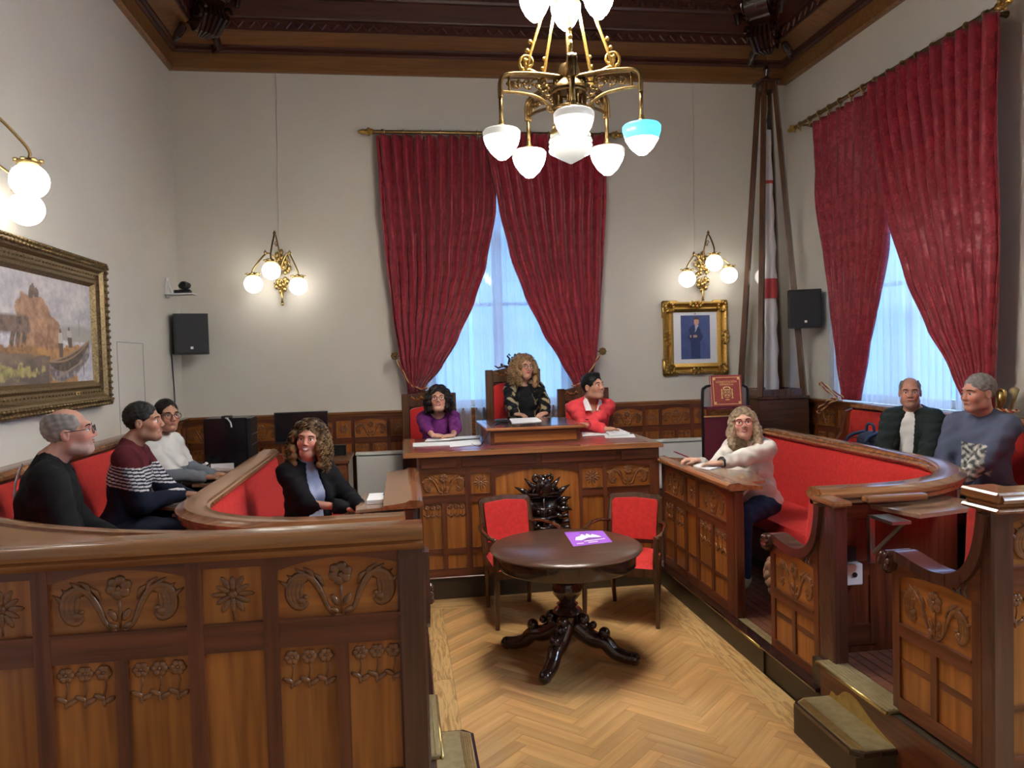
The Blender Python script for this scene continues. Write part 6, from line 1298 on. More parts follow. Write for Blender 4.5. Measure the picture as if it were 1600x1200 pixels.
# ------------------------------------------------------------------ people: smooth bodies grown from a distance field
class SDF:
    """smooth union of capsules and ellipsoids on a grid, turned into one continuous surface (surface nets)"""
    def __init__(s, lo, hi, h):
        s.h = h; s.lo = np.array(lo, np.float32); n = np.ceil((np.array(hi)-np.array(lo))/h).astype(int)+1; s.n = n
        s.ax = [s.lo[i]+h*np.arange(n[i], dtype=np.float32) for i in range(3)]
        s.d = np.full(tuple(n), 1.0, np.float32)
    def sub(s, lo, hi, m):
        i0 = [max(0, int((lo[k]-m-s.lo[k])/s.h)) for k in range(3)]; i1 = [min(s.n[k], int((hi[k]+m-s.lo[k])/s.h)+2) for k in range(3)]
        if any(a >= b for a, b in zip(i0, i1)): return None
        sl = tuple(slice(a, b) for a, b in zip(i0, i1))
        return sl, s.ax[0][sl[0]][:, None, None], s.ax[1][sl[1]][None, :, None], s.ax[2][sl[2]][None, None, :]
    def put(s, sl, d, k, cut=False):
        o = s.d[sl]
        if cut:
            if k <= 0: s.d[sl] = np.maximum(o, -d); return
            h = np.clip(0.5-0.5*(o+d)/k, 0, 1); s.d[sl] = o+(-d-o)*h+k*h*(1-h); return
        if k <= 0: s.d[sl] = np.minimum(o, d); return
        h = np.clip(0.5+0.5*(o-d)/k, 0, 1); s.d[sl] = o+(d-o)*h-k*h*(1-h)
    def cap(s, a, b, r0, r1, k=0.02, cut=False):
        a, b = np.array(a, np.float32), np.array(b, np.float32); R = max(r0, r1)
        g = s.sub(np.minimum(a, b)-R, np.maximum(a, b)+R, k+2.5*s.h)
        if g is None: return
        sl, X, Y, Z = g; ba = b-a; l2 = float(ba@ba)+1e-9
        px, py, pz = X-a[0], Y-a[1], Z-a[2]
        t = np.clip((px*ba[0]+py*ba[1]+pz*ba[2])/l2, 0, 1)
        d = np.sqrt((px-t*ba[0])**2+(py-t*ba[1])**2+(pz-t*ba[2])**2)-(r0+(r1-r0)*t); s.put(sl, d, k, cut)
    def ell(s, c, r, M=None, k=0.02, cut=False):
        c = np.array(c, np.float32); r = np.array(r, np.float32); R = float(r.max())
        g = s.sub(c-R, c+R, k+2.5*s.h)
        if g is None: return
        sl, X, Y, Z = g; x, y, z = X-c[0], Y-c[1], Z-c[2]
        if M is not None: M = np.array(M, np.float32); x, y, z = M[0, 0]*x+M[1, 0]*y+M[2, 0]*z, M[0, 1]*x+M[1, 1]*y+M[2, 1]*z, M[0, 2]*x+M[1, 2]*y+M[2, 2]*z
        k0 = np.sqrt((x/r[0])**2+(y/r[1])**2+(z/r[2])**2); k1 = np.sqrt((x/r[0]**2)**2+(y/r[1]**2)**2+(z/r[2]**2)**2)+1e-6
        s.put(sl, k0*(k0-1)/k1, k, cut)
    def wrinkle(s, amp, fr, ph=0.0):
        X, Y, Z = s.ax[0][:, None, None]*fr, s.ax[1][None, :, None]*fr, s.ax[2][None, None, :]*fr
        near = np.abs(s.d) < 0.05
        w = np.sin(1.3*X+2.1*Z+1.5*np.sin(0.9*Y+ph)+ph)*np.sin(1.1*Y-0.8*Z+1.2*np.sin(1.1*X+2*ph)) + 0.5*np.sin(2.3*Z-1.7*Y+np.sin(1.9*X+ph)*1.4)
        s.d = np.where(near, s.d+amp*w.astype(np.float32), s.d)
    def mesh(s):
        d = s.d; ins = d < 0
        n = np.array(d.shape); cnt = np.zeros(tuple(n-1), np.int8)
        cor = [(i, j, k) for i in (0, 1) for j in (0, 1) for k in (0, 1)]
        for i, j, k in cor: cnt += ins[i:n[0]-1+i, j:n[1]-1+j, k:n[2]-1+k]
        act = np.argwhere((cnt > 0) & (cnt < 8)); idx = -np.ones(tuple(n-1), np.int32); idx[tuple(act.T)] = np.arange(len(act))
        V = np.zeros((len(act), 3), np.float32); W = np.zeros(len(act), np.float32)
        c8 = {c: d[act[:, 0]+c[0], act[:, 1]+c[1], act[:, 2]+c[2]] for c in cor}
        for c in cor:
            for ax in range(3):
                if c[ax]: continue
                e = list(c); e[ax] = 1; a, b = c8[c], c8[tuple(e)]; m = (a < 0) != (b < 0)
                t = np.where(m, a/np.where(m, a-b, 1), 0); p = np.tile(np.array(c, np.float32), (len(act), 1)); p[:, ax] = t
                V += p*m[:, None]; W += m
        V = (V/W[:, None]+act)*s.h+s.lo
        F = []
        for ax in range(3):
            o1, o2 = [(1, 2), (2, 0), (0, 1)][ax]
            sl0, sl1 = [slice(None)]*3, [slice(None)]*3; sl0[ax] = slice(0, -1); sl1[ax] = slice(1, None)
            A, B = ins[tuple(sl0)], ins[tuple(sl1)]; E = np.argwhere(A != B)
            ok = (E[:, o1] > 0) & (E[:, o2] > 0) & (E[:, o1] < n[o1]-1) & (E[:, o2] < n[o2]-1); E = E[ok]
            if not len(E): continue
            def g(a, b): q = E.copy(); q[:, o1] -= a; q[:, o2] -= b; return idx[q[:, 0], q[:, 1], q[:, 2]]
            q = np.stack([g(1, 1), g(0, 1), g(0, 0), g(1, 0)], 1); flip = ~A[tuple(E.T)]; q[flip] = q[flip][:, ::-1]; F.append(q)
        return V, np.concatenate(F) if F else np.zeros((0, 4), int)
def field_mesh(name, V, F, colf, mt, M, parent):
    me = bpy.data.meshes.new(name); me.vertices.add(len(V)); me.vertices.foreach_set('co', V.astype(np.float32).ravel())
    me.loops.add(len(F)*4); me.loops.foreach_set('vertex_index', F.astype(np.int32).ravel()); me.polygons.add(len(F)); me.polygons.foreach_set('loop_start', np.arange(0, len(F)*4, 4, dtype=np.int32))
    me.update(calc_edges=True); me.shade_smooth()
    C = np.ones((len(V), 4), np.float32); C[:, :3] = colf(V); a = me.color_attributes.new('Col', 'FLOAT_COLOR', 'POINT'); a.data.foreach_set('color', C.ravel())
    me.materials.append(MATS[mt]); return inst(name, me, M, parent)
def v3(*a): return np.array(a, np.float64)
def two_bone(S, T, l1, l2, pole):
    d = T-S; L = np.linalg.norm(d); L2 = min(L, (l1+l2)*0.999); u = d/(L+1e-9)
    if L > L2: T = S+u*L2
    a = (l1*l1-l2*l2+L2*L2)/(2*L2); h = math.sqrt(max(0, l1*l1-a*a)); p = pole-u*(pole@u); p /= np.linalg.norm(p)+1e-9
    return S+u*a+p*h, T
def rotm(yaw, pitch, roll=0):
    """local head rotation: yaw to the person's left, pitch up, roll towards the right shoulder"""
    return np.array(Matrix.Rotation(yaw, 3, 'Z') @ Matrix.Rotation(pitch, 3, 'X') @ Matrix.Rotation(roll, 3, 'Y'))
SKINS = {'fair': (0.58, 0.315, 0.225), 'tan': (0.47, 0.24, 0.155), 'ruddy': (0.58, 0.285, 0.21), 'light': (0.64, 0.37, 0.275)}
def person(label, loc, face, seat, sc=1.05, fem=False, girth=1.0, lean=0.0, side=0.0, head=(0, 0, 0), headoff=(0, 0, 0), wr=None, wl=None, hands=((0, 1, 0), (0, 1, 0)), curl=(0.5, 0.5),
           skin='fair', top=None, under=None, trousers=(0.02, 0.025, 0.05), shoe='shoe', hair=None, glasses=None, smile=1, sleeve=0.95, neck='crew', beard=0.0, extras=None, legs=True, knee_out=0.0, poles=None, twist=0.0):
    """seated figure. local axes: x to the person's right, y forward, z up; root on the floor; wr / wl = wrist targets in the local frame (scale 1)"""
    R0 = math.radians(face); root = thing('person', loc, label, 'person', rz=R0)
    MW = Matrix.Translation(loc) @ Matrix.Rotation(R0, 4, 'Z') @ Matrix.Scale(sc, 4)
    zs = seat/sc; g = girth; sw = 0.160 if fem else 0.182        # shoulder half width
    Lm = np.array(Matrix.Rotation(twist, 3, 'Z') @ Matrix.Rotation(-lean, 3, 'X') @ Matrix.Rotation(side, 3, 'Y')); hip = v3(0, 0, zs+0.08)
    T = lambda x, y, z: hip+Lm @ v3(x, y, z-0.08)                 # torso point, z measured from the seat
    sh = [T(s*sw, -0.01, 0.525) for s in (1, -1)]
    nb = T(0, -0.025, 0.60); hc = T(0, 0.03, 0.742)+np.array(headoff)
    HR = rotm(*head); H = lambda x, y, z: hc+HR @ v3(x, y, z)
    wt = [np.array(wr if wr is not None else (0.20, 0.36, zs+0.12)), np.array(wl if wl is not None else (-0.20, 0.36, zs+0.12))]
    pol = poles or [v3(0.55, -0.5, -0.7), v3(-0.55, -0.5, -0.7)]
    l1, l2 = (0.285, 0.25) if not fem else (0.265, 0.235)
    arms = []
    for i in (0, 1): e, w = two_bone(sh[i], wt[i], l1, l2, np.array(pol[i])); arms.append((sh[i], e, w))
    hips = [v3(s*0.095, 0.02, zs+0.085) for s in (1, -1)]
    knees = [v3(s*(0.12+knee_out), 0.45, max(zs+0.05, 0.44)) for s in (1, -1)]; ank = [v3(s*(0.125+knee_out), 0.46, 0.085) for s in (1, -1)]
    # ---------- hands
    def hand(F, i, fat=1.0):
        S, e, w = arms[i]; d = np.array(hands[i], float); d /= np.linalg.norm(d)
        sgn = 1 if i == 0 else -1; upv = v3(0, 0, 1); nrm = upv-d*(upv@d); nrm /= np.linalg.norm(nrm)+1e-9; lat = np.cross(d, nrm)     # lat: to the right of the hand direction
        pc_ = w+d*0.045; kn = w+d*0.085
        F.ell(pc_, (0.020, 0.050, 0.040), np.stack([nrm, d, lat], 1), 0.015)
        for f, (o, ln) in enumerate(((-0.030, 0.058), (-0.010, 0.070), (0.010, 0.074), (0.029, 0.066))):
            b0 = kn+lat*o*sgn*-1+nrm*0.002; c_ = curl[i]; dd = d*math.cos(c_*0.9)-nrm*math.sin(c_*0.9); p1 = b0+dd*ln*0.52; d2 = d*math.cos(c_*2.0)-nrm*math.sin(c_*2.0); p2 = p1+d2*ln*0.48
            F.cap(w+d*0.06+lat*o*sgn*-0.8, b0, 0.011, 0.0095, 0.008); F.cap(b0, p1, 0.0095, 0.0085, 0.003); F.cap(p1, p2, 0.0085, 0.007, 0.003)
        tb0 = w+d*0.03-lat*0.030*sgn*-1*-1 if False else w+d*0.028+lat*0.030*sgn*-1
        t1 = tb0+(d*0.7-lat*0.65*sgn-nrm*0.35)*0.038; t2 = t1+(d*0.9-lat*0.25*sgn-nrm*0.3)*0.032
        F.cap(tb0, t1, 0.014, 0.0105, 0.008); F.cap(t1, t2, 0.0105, 0.008, 0.003)
    # ---------- torso and limbs, inflated by e for clothing
    def torso(F, e, low=True, k=0.05):
        F.ell(T(0, 0.0, 0.10), (0.170*g+e, 0.125*g+e, 0.115+e), Lm, k); F.ell(T(0, 0.015*g+0.01*(g-1)*5, 0.235), (0.145*g+e, 0.108*g+e, 0.14+e), Lm, k)
        F.ell(T(0, -0.005, 0.40), ((0.140 if fem else 0.160)*(0.5+0.5*g)+e, 0.108*(0.5+0.5*g)+e, 0.17+e), Lm, k)
        F.cap(T(-sw*0.72, -0.02, 0.515), T(sw*0.72, -0.02, 0.515), 0.058+e, 0.058+e, k); F.cap(T(0, -0.03, 0.52), T(0, -0.028, 0.60), 0.075+e*0.6, 0.056+e*0.4, 0.04)
        for s in (1, -1): F.cap(T(s*0.035, -0.03, 0.585), T(s*sw*0.80, -0.022, 0.535), 0.036+e, 0.040+e, 0.04)
        if fem:
            for s in (1, -1): F.ell(T(s*0.072, 0.085*g, 0.375), (0.066+e*0.8, 0.056+e*0.8, 0.064+e*0.8), Lm, 0.035)
    def arm(F, i, e, to=1.0, k=0.03):
        S, el, w = arms[i]; m_ = 0.9 if fem else 1.0; a = (0.5+0.5*g)
        F.cap(S+(T(0, 0, 0.50)-S)*0.12, el, 0.052*m_*a+e, 0.041*m_*a+e, k); end = el+(w-el)*to
        F.cap(el, end, 0.041*m_*a+e, (0.041+(0.027-0.041)*to)*m_+e, k)
    def leg(F, i, e, to=1.0, k=0.03):
        F.cap(hips[i], knees[i], 0.088*(0.5+0.5*g)+e, 0.060+e, k); F.cap(knees[i], knees[i]+(ank[i]-knees[i])*to, 0.058+e, 0.040+e, k)
    allp = [hc]+[p for a in arms for p in a]+hips+([*knees, *ank] if legs else [])
    lo = np.min(allp, 0)-0.22; hi = np.max(allp, 0)+0.24
    # ---------- the body: one continuous skin
    B = SDF(lo, hi, 0.0057)
    torso(B, -0.006)
    for i in (0, 1):
        arm(B, i, -0.004); hand(B, i)
        if legs: leg(B, i, -0.006); B.cap(ank[i], ank[i]+v3(0, 0.13, -0.045), 0.036, 0.028, 0.02)
    nr = 0.049 if fem else 0.058
    B.cap(nb, H(0, -0.022, -0.055), nr+0.004, nr-0.002, 0.03)
    hk = 0.018
    B.ell(H(0, -0.014, 0.036), (0.074, 0.094, 0.084), HR, hk); B.ell(H(0, 0.028, -0.032), (0.058 if fem else 0.062, 0.064, 0.082), HR, 0.03)
    B.cap(H(0, 0.062, -0.098), H(0, 0.070, -0.094), 0.023, 0.021, 0.025)
    for s in (1, -1):
        B.cap(H(s*0.044, 0.0, -0.07), H(s*0.022, 0.055, -0.092), 0.024, 0.02, 0.03); B.ell(H(s*0.036, 0.062, -0.026), (0.026, 0.026, 0.026), HR, 0.025)
        B.cap(H(s*0.012, 0.085, 0.028), H(s*0.046, 0.068, 0.026), 0.0125, 0.011, 0.015)
        B.ell(H(s*0.0325, 0.098, 0.001), (0.0165, 0.014, 0.0072), HR, 0.007, cut=True)
        B.ell(H(s*0.076, -0.012, -0.006), (0.009, 0.020, 0.032), HR, 0.006); B.ell(H(s*0.083, -0.004, -0.004), (0.006, 0.010, 0.017), HR, 0.004, cut=True)
        B.ell(H(s*0.0125, 0.099, -0.033), (0.0085, 0.009, 0.007), HR, 0.006)
    B.cap(H(0, 0.087, 0.018), H(0, 0.108, -0.026), 0.0078, 0.0112, 0.010)
    B.cap(H(-0.018, 0.084, -0.060), H(0.018, 0.084, -0.060), 0.0105, 0.0105, 0.010)
    V, F = B.mesh(); sk = np.array(SKINS[skin]); hci = hc
    def skincol(V):
        L = (V-hci) @ HR; C = np.tile(sk, (len(V), 1)).astype(np.float32)
        inh = np.linalg.norm(L, axis=1) < 0.2
        red = np.exp(-(((np.abs(L[:, 0])-0.040)/0.022)**2+((L[:, 2]+0.030)/0.024)**2))*(L[:, 1] > 0.04)*inh; C += red[:, None]*np.array([0.06, -0.045, -0.035])
        if beard > 0:
            bz = ((L[:, 2] < -0.040) & (L[:, 1] > 0.0) & (L[:, 2] > -0.135) & inh).astype(np.float32)*np.clip((-0.036-L[:, 2])/0.02, 0, 1); C = C*(1-beard*bz[:, None])+beard*bz[:, None]*np.array(beard_col)
        return np.clip(C, 0.004, 1)
    beard_col = (extras or {}).get('beard_col', (0.16, 0.12, 0.10))
    body = field_mesh('body', V, F, skincol, 'person_skin', MW, root)
    # ---------- clothing
    def clothe(name, e, colf, h=0.0075, sleeves=None, tor=True, legp=False, wr_amp=0.0025, cut=None, fr=26.0, k=0.045, puff=False):
        G = SDF(lo-0.02, hi+0.02, h)
        if tor: torso(G, e, k=k)
        if sleeves is not None:
            for i in (0, 1): arm(G, i, e+0.004, sleeves, k=0.035)
        if legp:
            G.ell(v3(0, 0, zs+0.085), (0.172*g+e, 0.128*g+e, 0.095+e), None, 0.03)
            for i in (0, 1): leg(G, i, e, 0.96)
        if wr_amp: G.wrinkle(wr_amp, fr, len(name)+sc*7)
        if puff:
            X, Y, Z = G.ax[0][:, None, None], G.ax[1][None, :, None], G.ax[2][None, None, :]; zz = (X-hip[0])*Lm[0, 2]+(Y-hip[1])*Lm[1, 2]+(Z-hip[2])*Lm[2, 2]
            G.d = G.d+(0.007*(1-np.abs(np.sin(zz*math.pi/0.062)))**1.5).astype(np.float32)
        if cut: cut(G)
        V, F = G.mesh(); return field_mesh(name, V, F, colf, 'cloth', MW, root)
    def flat(c): return lambda V: np.tile(np.array(c, np.float32), (len(V), 1))
    LT = lambda V: (V-hip) @ Lm+v3(0, 0, 0.08)                    # back to torso coordinates
    def neckcut(G, kind):
        if kind == 'v':
            for q in range(6): z = 0.60-0.026*q; w = 0.056*(1-q/7.0); G.ell(T(0, 0.13, z), (w, 0.12, 0.03), Lm, 0.006, cut=True)
            G.ell(T(0, -0.01, 0.66), (0.072, 0.075, 0.07), Lm, 0.006, cut=True)
        elif kind == 'scoop': G.ell(T(0, 0.02, 0.64), (0.085, 0.105, 0.095), Lm, 0.006, cut=True)
        elif kind == 'deep':
            for q in range(5): z = 0.60-0.026*q; w = 0.066*(1-q/8.0); G.ell(T(0, 0.13, z), (w, 0.12, 0.03), Lm, 0.006, cut=True)
            G.ell(T(0, -0.0, 0.66), (0.085, 0.085, 0.08), Lm, 0.006, cut=True)
        elif kind == 'high': G.ell(T(0, -0.01, 0.695), (0.07, 0.07, 0.05), Lm, 0.006, cut=True)
        else: G.ell(T(0, 0.008, 0.665), (0.078, 0.085, 0.078), Lm, 0.006, cut=True)
    def opencut(w0, w1):
        def c(G):
            for q in range(20):
                z = -0.02+0.62*q/19; w = w0+(w1-w0)*q/19; G.ell(T(0, 0.17, z), (w, 0.15, 0.045), Lm, 0.004, cut=True)
            G.ell(T(0, 0.0, 0.66), (0.085, 0.085, 0.085), Lm, 0.006, cut=True)
        return c
    if under: clothe('shirt', 0.006, (lambda V: under['col'](LT(V), V)) if callable(under['col']) else flat(under['col']), sleeves=under.get('sleeve'), cut=lambda G: neckcut(G, under.get('neck', 'crew')), wr_amp=0.003)
    if top: clothe(top.get('name', 'sweater'), top.get('e', 0.013), (lambda V: top['col'](LT(V), V)) if callable(top['col']) else flat(top['col']), sleeves=sleeve, cut=opencut(*top['open']) if 'open' in top else (lambda G: neckcut(G, neck)), wr_amp=top.get('wr', 0.0035), fr=top.get('fr', 26.0), puff=top.get('puff', False), h=top.get('h', 0.0075))
    if legs: clothe('trousers', 0.010, flat(trousers), h=0.0105, tor=False, legp=True, wr_amp=0.0035)
    if legs:
        for i in (0, 1):
            G = SDF(ank[i]-v3(0.09, 0.12, 0.1), ank[i]+v3(0.09, 0.24, 0.1), 0.008); G.cap(ank[i]+v3(0, -0.02, -0.02), ank[i]+v3(0, 0.05, -0.035), 0.046, 0.044, 0.03); G.cap(ank[i]+v3(0, 0.02, -0.048), ank[i]+v3(0, 0.15, -0.052), 0.036, 0.034, 0.03)
            V, F = G.mesh(); field_mesh('shoe', V, F, flat((0.5, 0.5, 0.5)), shoe, MW, root)
    # ---------- face details
    N = lambda: MB(MW)
    for s in (1, -1):
        eye = N().ball(H(s*0.0325, 0.0775, 0.001), 0.0122, 12, 8).build('eye', 'eye_white', root, smooth=2)
        N().ball(H(s*0.0325, 0.0868, 0.0012), (0.0060, 0.0042, 0.0062), 10, 6, Matrix(HR.tolist())).build('iris', 'iris', eye, smooth=2)
        N().tube([H(s*x, y, z) for x, y, z in ((0.016, 0.0965, 0.023), (0.030, 0.0955, 0.0275), (0.043, 0.086, 0.0265), (0.051, 0.075, 0.021))], [0.0028, 0.0036, 0.003, 0.0015], 6).build('eyebrow', 'hair', root, smooth=2, fix=True)
        bc_ = (extras or {}).get('brow', (0.05, 0.035, 0.025)); ob = root.children[-1]; a = ob.data.color_attributes.new('Col', 'FLOAT_COLOR', 'POINT'); a.data.foreach_set('color', np.tile(np.array([*bc_, 1], np.float32), len(ob.data.vertices)))
        N().tube([H(s*x, y, z) for x, y, z in ((0.020, 0.090, 0.0065), (0.0325, 0.0925, 0.0105), (0.046, 0.083, 0.006))], [0.0012, 0.0022, 0.0012], 5).build('eyelid', 'iris' if fem else 'lip', root)
    lw = 0.024+0.004*min(smile, 2)+(0.004 if smile > 2 else 0); cu = 0.006*min(smile, 2)
    lipm = 'lip_red' if (extras or {}).get('lips') else 'lip'
    mo = 0.0 if smile < 2 else (0.006 if smile == 2 else 0.015)
    for up_, nm in ((1, 'upper_lip'), (-1, 'lower_lip')):
        N().tube([H(x*lw, 0.0965-0.013*abs(x)**2.0, -0.061+cu*abs(x)**1.6+up_*(0.003+mo*0.5)*(1-abs(x)**2)) for x in (-1, -0.6, -0.25, 0, 0.25, 0.6, 1)], [0.0015, 0.0032, 0.004, 0.0036, 0.004, 0.0032, 0.0015], 6).build(nm, lipm, root, smooth=2)
    if smile >= 2: N().grid(lambda i, j: Vector(H((i*2-1)*lw*0.86, 0.0972-0.012*(i*2-1)**2, -0.0605+cu*abs(i*2-1)**1.6+(j-0.5)*2*mo*(1-(i*2-1)**2))), 10, 3).build('teeth', 'teeth', root, smooth=2)
    if glasses:
        gm, gr = glasses; gl_ = MB(MW)
        for s in (1, -1):
            gl_.tube([H(s*0.034+gr*1.12*math.cos(a), 0.108-0.10*abs(s*0.034+gr*math.cos(a))**1.5, 0.0+gr*math.sin(a)) for a in np.linspace(0, 2*math.pi, 17)[:-1]], 0.0021, 6, closed=True)
            gl_.tube([H(s*(0.034+gr*1.1), 0.099, 0.006), H(s*0.078, 0.05, 0.008), H(s*0.081, -0.012, 0.010), H(s*0.080, -0.03, -0.004)], 0.0019, 5)
        gl_.tube([H(-0.012, 0.107, 0.004), H(0, 0.110, 0.007), H(0.012, 0.107, 0.004)], 0.002, 5); gl_.build('glasses', gm, root, smooth=2)
    # ---------- hair
    if hair:
        hcol = np.array(hair['col']); hcol2 = np.array(hair.get('col2', hair['col'])); st = hair['style']; rnd = np.random.RandomState(hair.get('seed', 1))
        def haircol(V):
            n = np.sin(V[:, 0]*190+np.sin(V[:, 2]*120)*2)*0.5+np.sin(V[:, 1]*170+V[:, 2]*60)*0.5; z = ((V-hci) @ HR)[:, 2]
            t = np.clip(0.5+0.35*n-(z*hair.get('tip', 0.0)), 0, 1)[:, None]; return hcol*(1-t)+hcol2*t
        G = SDF(hc-0.36, hc+0.26, 0.0058)
        if st in ('short', 'bald'):
            th = hair.get('th', 0.010); rec = hair.get('recede', 0.0)
            G.ell(H(0, -0.020, 0.040), (0.076+th*0.6, 0.092+th, 0.084+th), HR, 0.01)
            if hair.get('quiff'): G.ell(H(0, 0.045, 0.105), (0.052, 0.036, 0.022), HR, 0.02)
            G.ell(H(0, 0.105+0.0*rec, -0.010), (0.064, 0.060, 0.088-rec*0.1), HR, 0.012, cut=True)        # face
            G.ell(H(0, 0.02, -0.105), (0.12, 0.085, 0.070), HR, 0.012, cut=True)                          # below the ears
            G.ell(H(0, -0.05, -0.125), (0.12, 0.12, 0.070), HR, 0.012, cut=True)
            for s in (1, -1): G.ell(H(s*0.084, 0.0, -0.012), (0.024, 0.026, 0.036), HR, 0.008, cut=True)
            if st == 'bald': G.ell(H(0, 0.02+hair.get('back', 0.0), 0.135), (0.062, 0.11, 0.072), HR, 0.015, cut=True); G.ell(H(0, 0.095, 0.06), (0.062, 0.06, 0.07), HR, 0.012, cut=True)
            G.wrinkle(0.0022, 95.0, 2)
        elif st == 'bun':
            G.ell(H(0, -0.020, 0.036), (0.082, 0.098, 0.092), HR, 0.01); G.ell(H(0, -0.125, 0.0), (0.040, 0.036, 0.036), HR, 0.02)
            G.ell(H(0, 0.110, -0.025), (0.068, 0.068, 0.098), HR, 0.01, cut=True); G.ell(H(0, 0.02, -0.115), (0.12, 0.11, 0.07), HR, 0.01, cut=True); G.wrinkle(0.0012, 120.0, 2)
        elif st == 'long':
            G.ell(H(0, -0.020, 0.036), (0.088, 0.104, 0.094), HR, 0.01)
            for s in (1, -1):
                G.cap(H(s*0.070, 0.015, 0.045), H(s*0.094, 0.022, -0.07), 0.030, 0.036, 0.03); G.cap(H(s*0.094, 0.012, -0.07), H(s*0.100, 0.03, -0.165), 0.036, 0.028, 0.03); G.cap(H(s*0.06, -0.06, 0.0), H(s*0.075, -0.055, -0.17), 0.055, 0.040, 0.03)
            G.cap(H(0, -0.08, 0.0), H(0, -0.085, -0.17), 0.06, 0.05, 0.03)
            G.ell(H(0, 0.112, -0.030), (0.062, 0.070, 0.105), HR, 0.01, cut=True); G.wrinkle(0.0035, 70.0, 2)
        else:                                                                                               # curly cloud
            Wd, dn, fr_ = hair['w'], hair['down'], hair.get('n', 260)
            G.ell(H(0, -0.020, 0.036), (0.086, 0.102, 0.094), HR, 0.01); pts = []
            for q in range(fr_):
                a = rnd.uniform(0, 2*math.pi); u = rnd.uniform(0, 1)
                z = 0.115-u*(0.115+dn); wv = Wd*(0.62+0.38*math.sin(min(1, u*1.35)*math.pi*0.62))*(1-0.12*max(0, u-0.7)/0.3); x, y = wv*math.cos(a), -0.022+wv*0.93*math.sin(a)
                if y > 0.015 and abs(x) < 0.082 and z < 0.080: continue
                if z > 0.06: sc_ = max(0.3, (0.135-z)/0.075)**0.5; x *= sc_; y = -0.02+(y+0.02)*sc_; z += 0.012
                pts.append((x, y, z)); G.ell(H(x*0.93, -0.02+(y+0.02)*0.93, z), (0.020+0.010*rnd.rand(),)*3, None, 0.006)
            G.ell(H(0, 0.118, -0.024), (0.066, 0.085, 0.104), HR, 0.008, cut=True)
        V, F = G.mesh(); field_mesh('hair', V, F, haircol, 'hair', MW, root)
        if st == 'curly':
            cm = MB(MW)
            for (x, y, z) in pts:
                o_ = v3(x, y+0.02, 0); o_ = o_/(np.linalg.norm(o_)+1e-6); ln = rnd.uniform(0.035, 0.075); r_ = rnd.uniform(0.007, 0.012); ph = rnd.uniform(0, 6.28); hh = []
                for w in range(15):
                    t = w/14; a = ph+t*12.0; base = v3(x, y, z)+o_*(0.012+0.012*t)+v3(0, 0, -ln*t+0.012); tx = np.cross(o_, v3(0, 0, 1)); hh.append(H(*(base+o_*r_*math.cos(a)+tx*r_*math.sin(a))))
                c_ = hcol*(1-0.5)+hcol2*0.5 if rnd.rand() < 0.5 else (hcol2 if rnd.rand() < 0.6 else hcol); cm.tube(hh, [0.0032]*13+[0.0022, 0.001], 4, col=tuple(c_))
            cm.build('curls', 'hair', root, smooth=2, kind='stuff', fix=False)
    return root, H, T, arms, MW

# ------------------------------------------------------------------ the ten people
def loc_of(P, loc, face, sc):
    a = math.radians(face); d = Vector(P)-Vector(loc); c, s = math.cos(a), math.sin(a); return np.array(((d.x*c+d.y*s)/sc, (-d.x*s+d.y*c)/sc, d.z/sc))
def dvec(w, face): a = math.radians(face); c, s = math.cos(a), math.sin(a); return (w[0]*c+w[1]*s, -w[0]*s+w[1]*c, w[2])
RAD = math.radians
# woman in purple
lo_, fa, sc_ = (0.34, 7.88, Z2+0.05), 180, 1.05
w1, w2 = Vector((0.27, 7.17, 1.275)), Vector((0.45, 7.20, 1.275))
pr_ = person('woman with short dark curly hair and glasses in a purple top', lo_, fa, 0.50, sc_, True, 1.10, RAD(22), head=(RAD(-4), RAD(12), 0), wr=loc_of(w1, lo_, fa, sc_), wl=loc_of(w2, lo_, fa, sc_), hands=(dvec((1, 0.15, -0.1), fa), dvec((-1, -0.1, -0.1), fa)), curl=(0.5, 0.6),
       skin='fair', top=dict(name='purple_top', col=(0.165, 0.028, 0.175)), sleeve=0.5, neck='scoop', hair=dict(style='curly', col=(0.008, 0.006, 0.006), col2=(0.03, 0.022, 0.02), w=0.118, down=0.10, n=230, seed=4), glasses=('frame_black', 0.022), smile=2, legs=False, poles=[v3(1.0, 0.1, -0.45), v3(-1.0, 0.1, -0.45)], extras=dict(lips=1))
# presiding woman
MB().box((0.80, 7.62, Z2), (1.62, 8.40, Z2+0.255)).build('chair_dais', 'riser', label='low wooden block under the tallest chair', cat='block')
lo_, fa, sc_ = (1.27, 8.08, Z2+0.255), 180, 1.04
def jacket_col(L, V):
    n = np.sin(L[:, 0]*55+np.sin(L[:, 2]*38)*1.8)+np.sin(L[:, 2]*47+np.sin(L[:, 0]*41+L[:, 1]*30)*2.0)
    t = (n > 0.35)[:, None]; return np.where(t, np.array([0.33, 0.28, 0.17]), np.array([0.008, 0.008, 0.010]))
w1, w2 = Vector((1.10, 7.58, 1.415)), Vector((1.42, 7.58, 1.415))
person('woman with big blonde curls and glasses in a patterned jacket', lo_, fa, 0.53, sc_, True, 1.08, RAD(3), head=(RAD(18), RAD(4), 0), wr=loc_of(w1, lo_, fa, sc_), wl=loc_of(w2, lo_, fa, sc_), hands=(dvec((0.7, -0.6, -0.1), fa), dvec((-0.7, -0.6, -0.1), fa)),
       skin='fair', under=dict(col=(0.010, 0.010, 0.012), neck='scoop'), top=dict(name='patterned_jacket', col=jacket_col, open=(0.10, 0.075), e=0.018), sleeve=0.9, hair=dict(style='curly', col=(0.13, 0.075, 0.035), col2=(0.38, 0.24, 0.12), w=0.142, down=0.19, n=420, seed=9, tip=2.0), glasses=('frame_black', 0.021), smile=1.5, legs=False, extras=dict(lips=1))
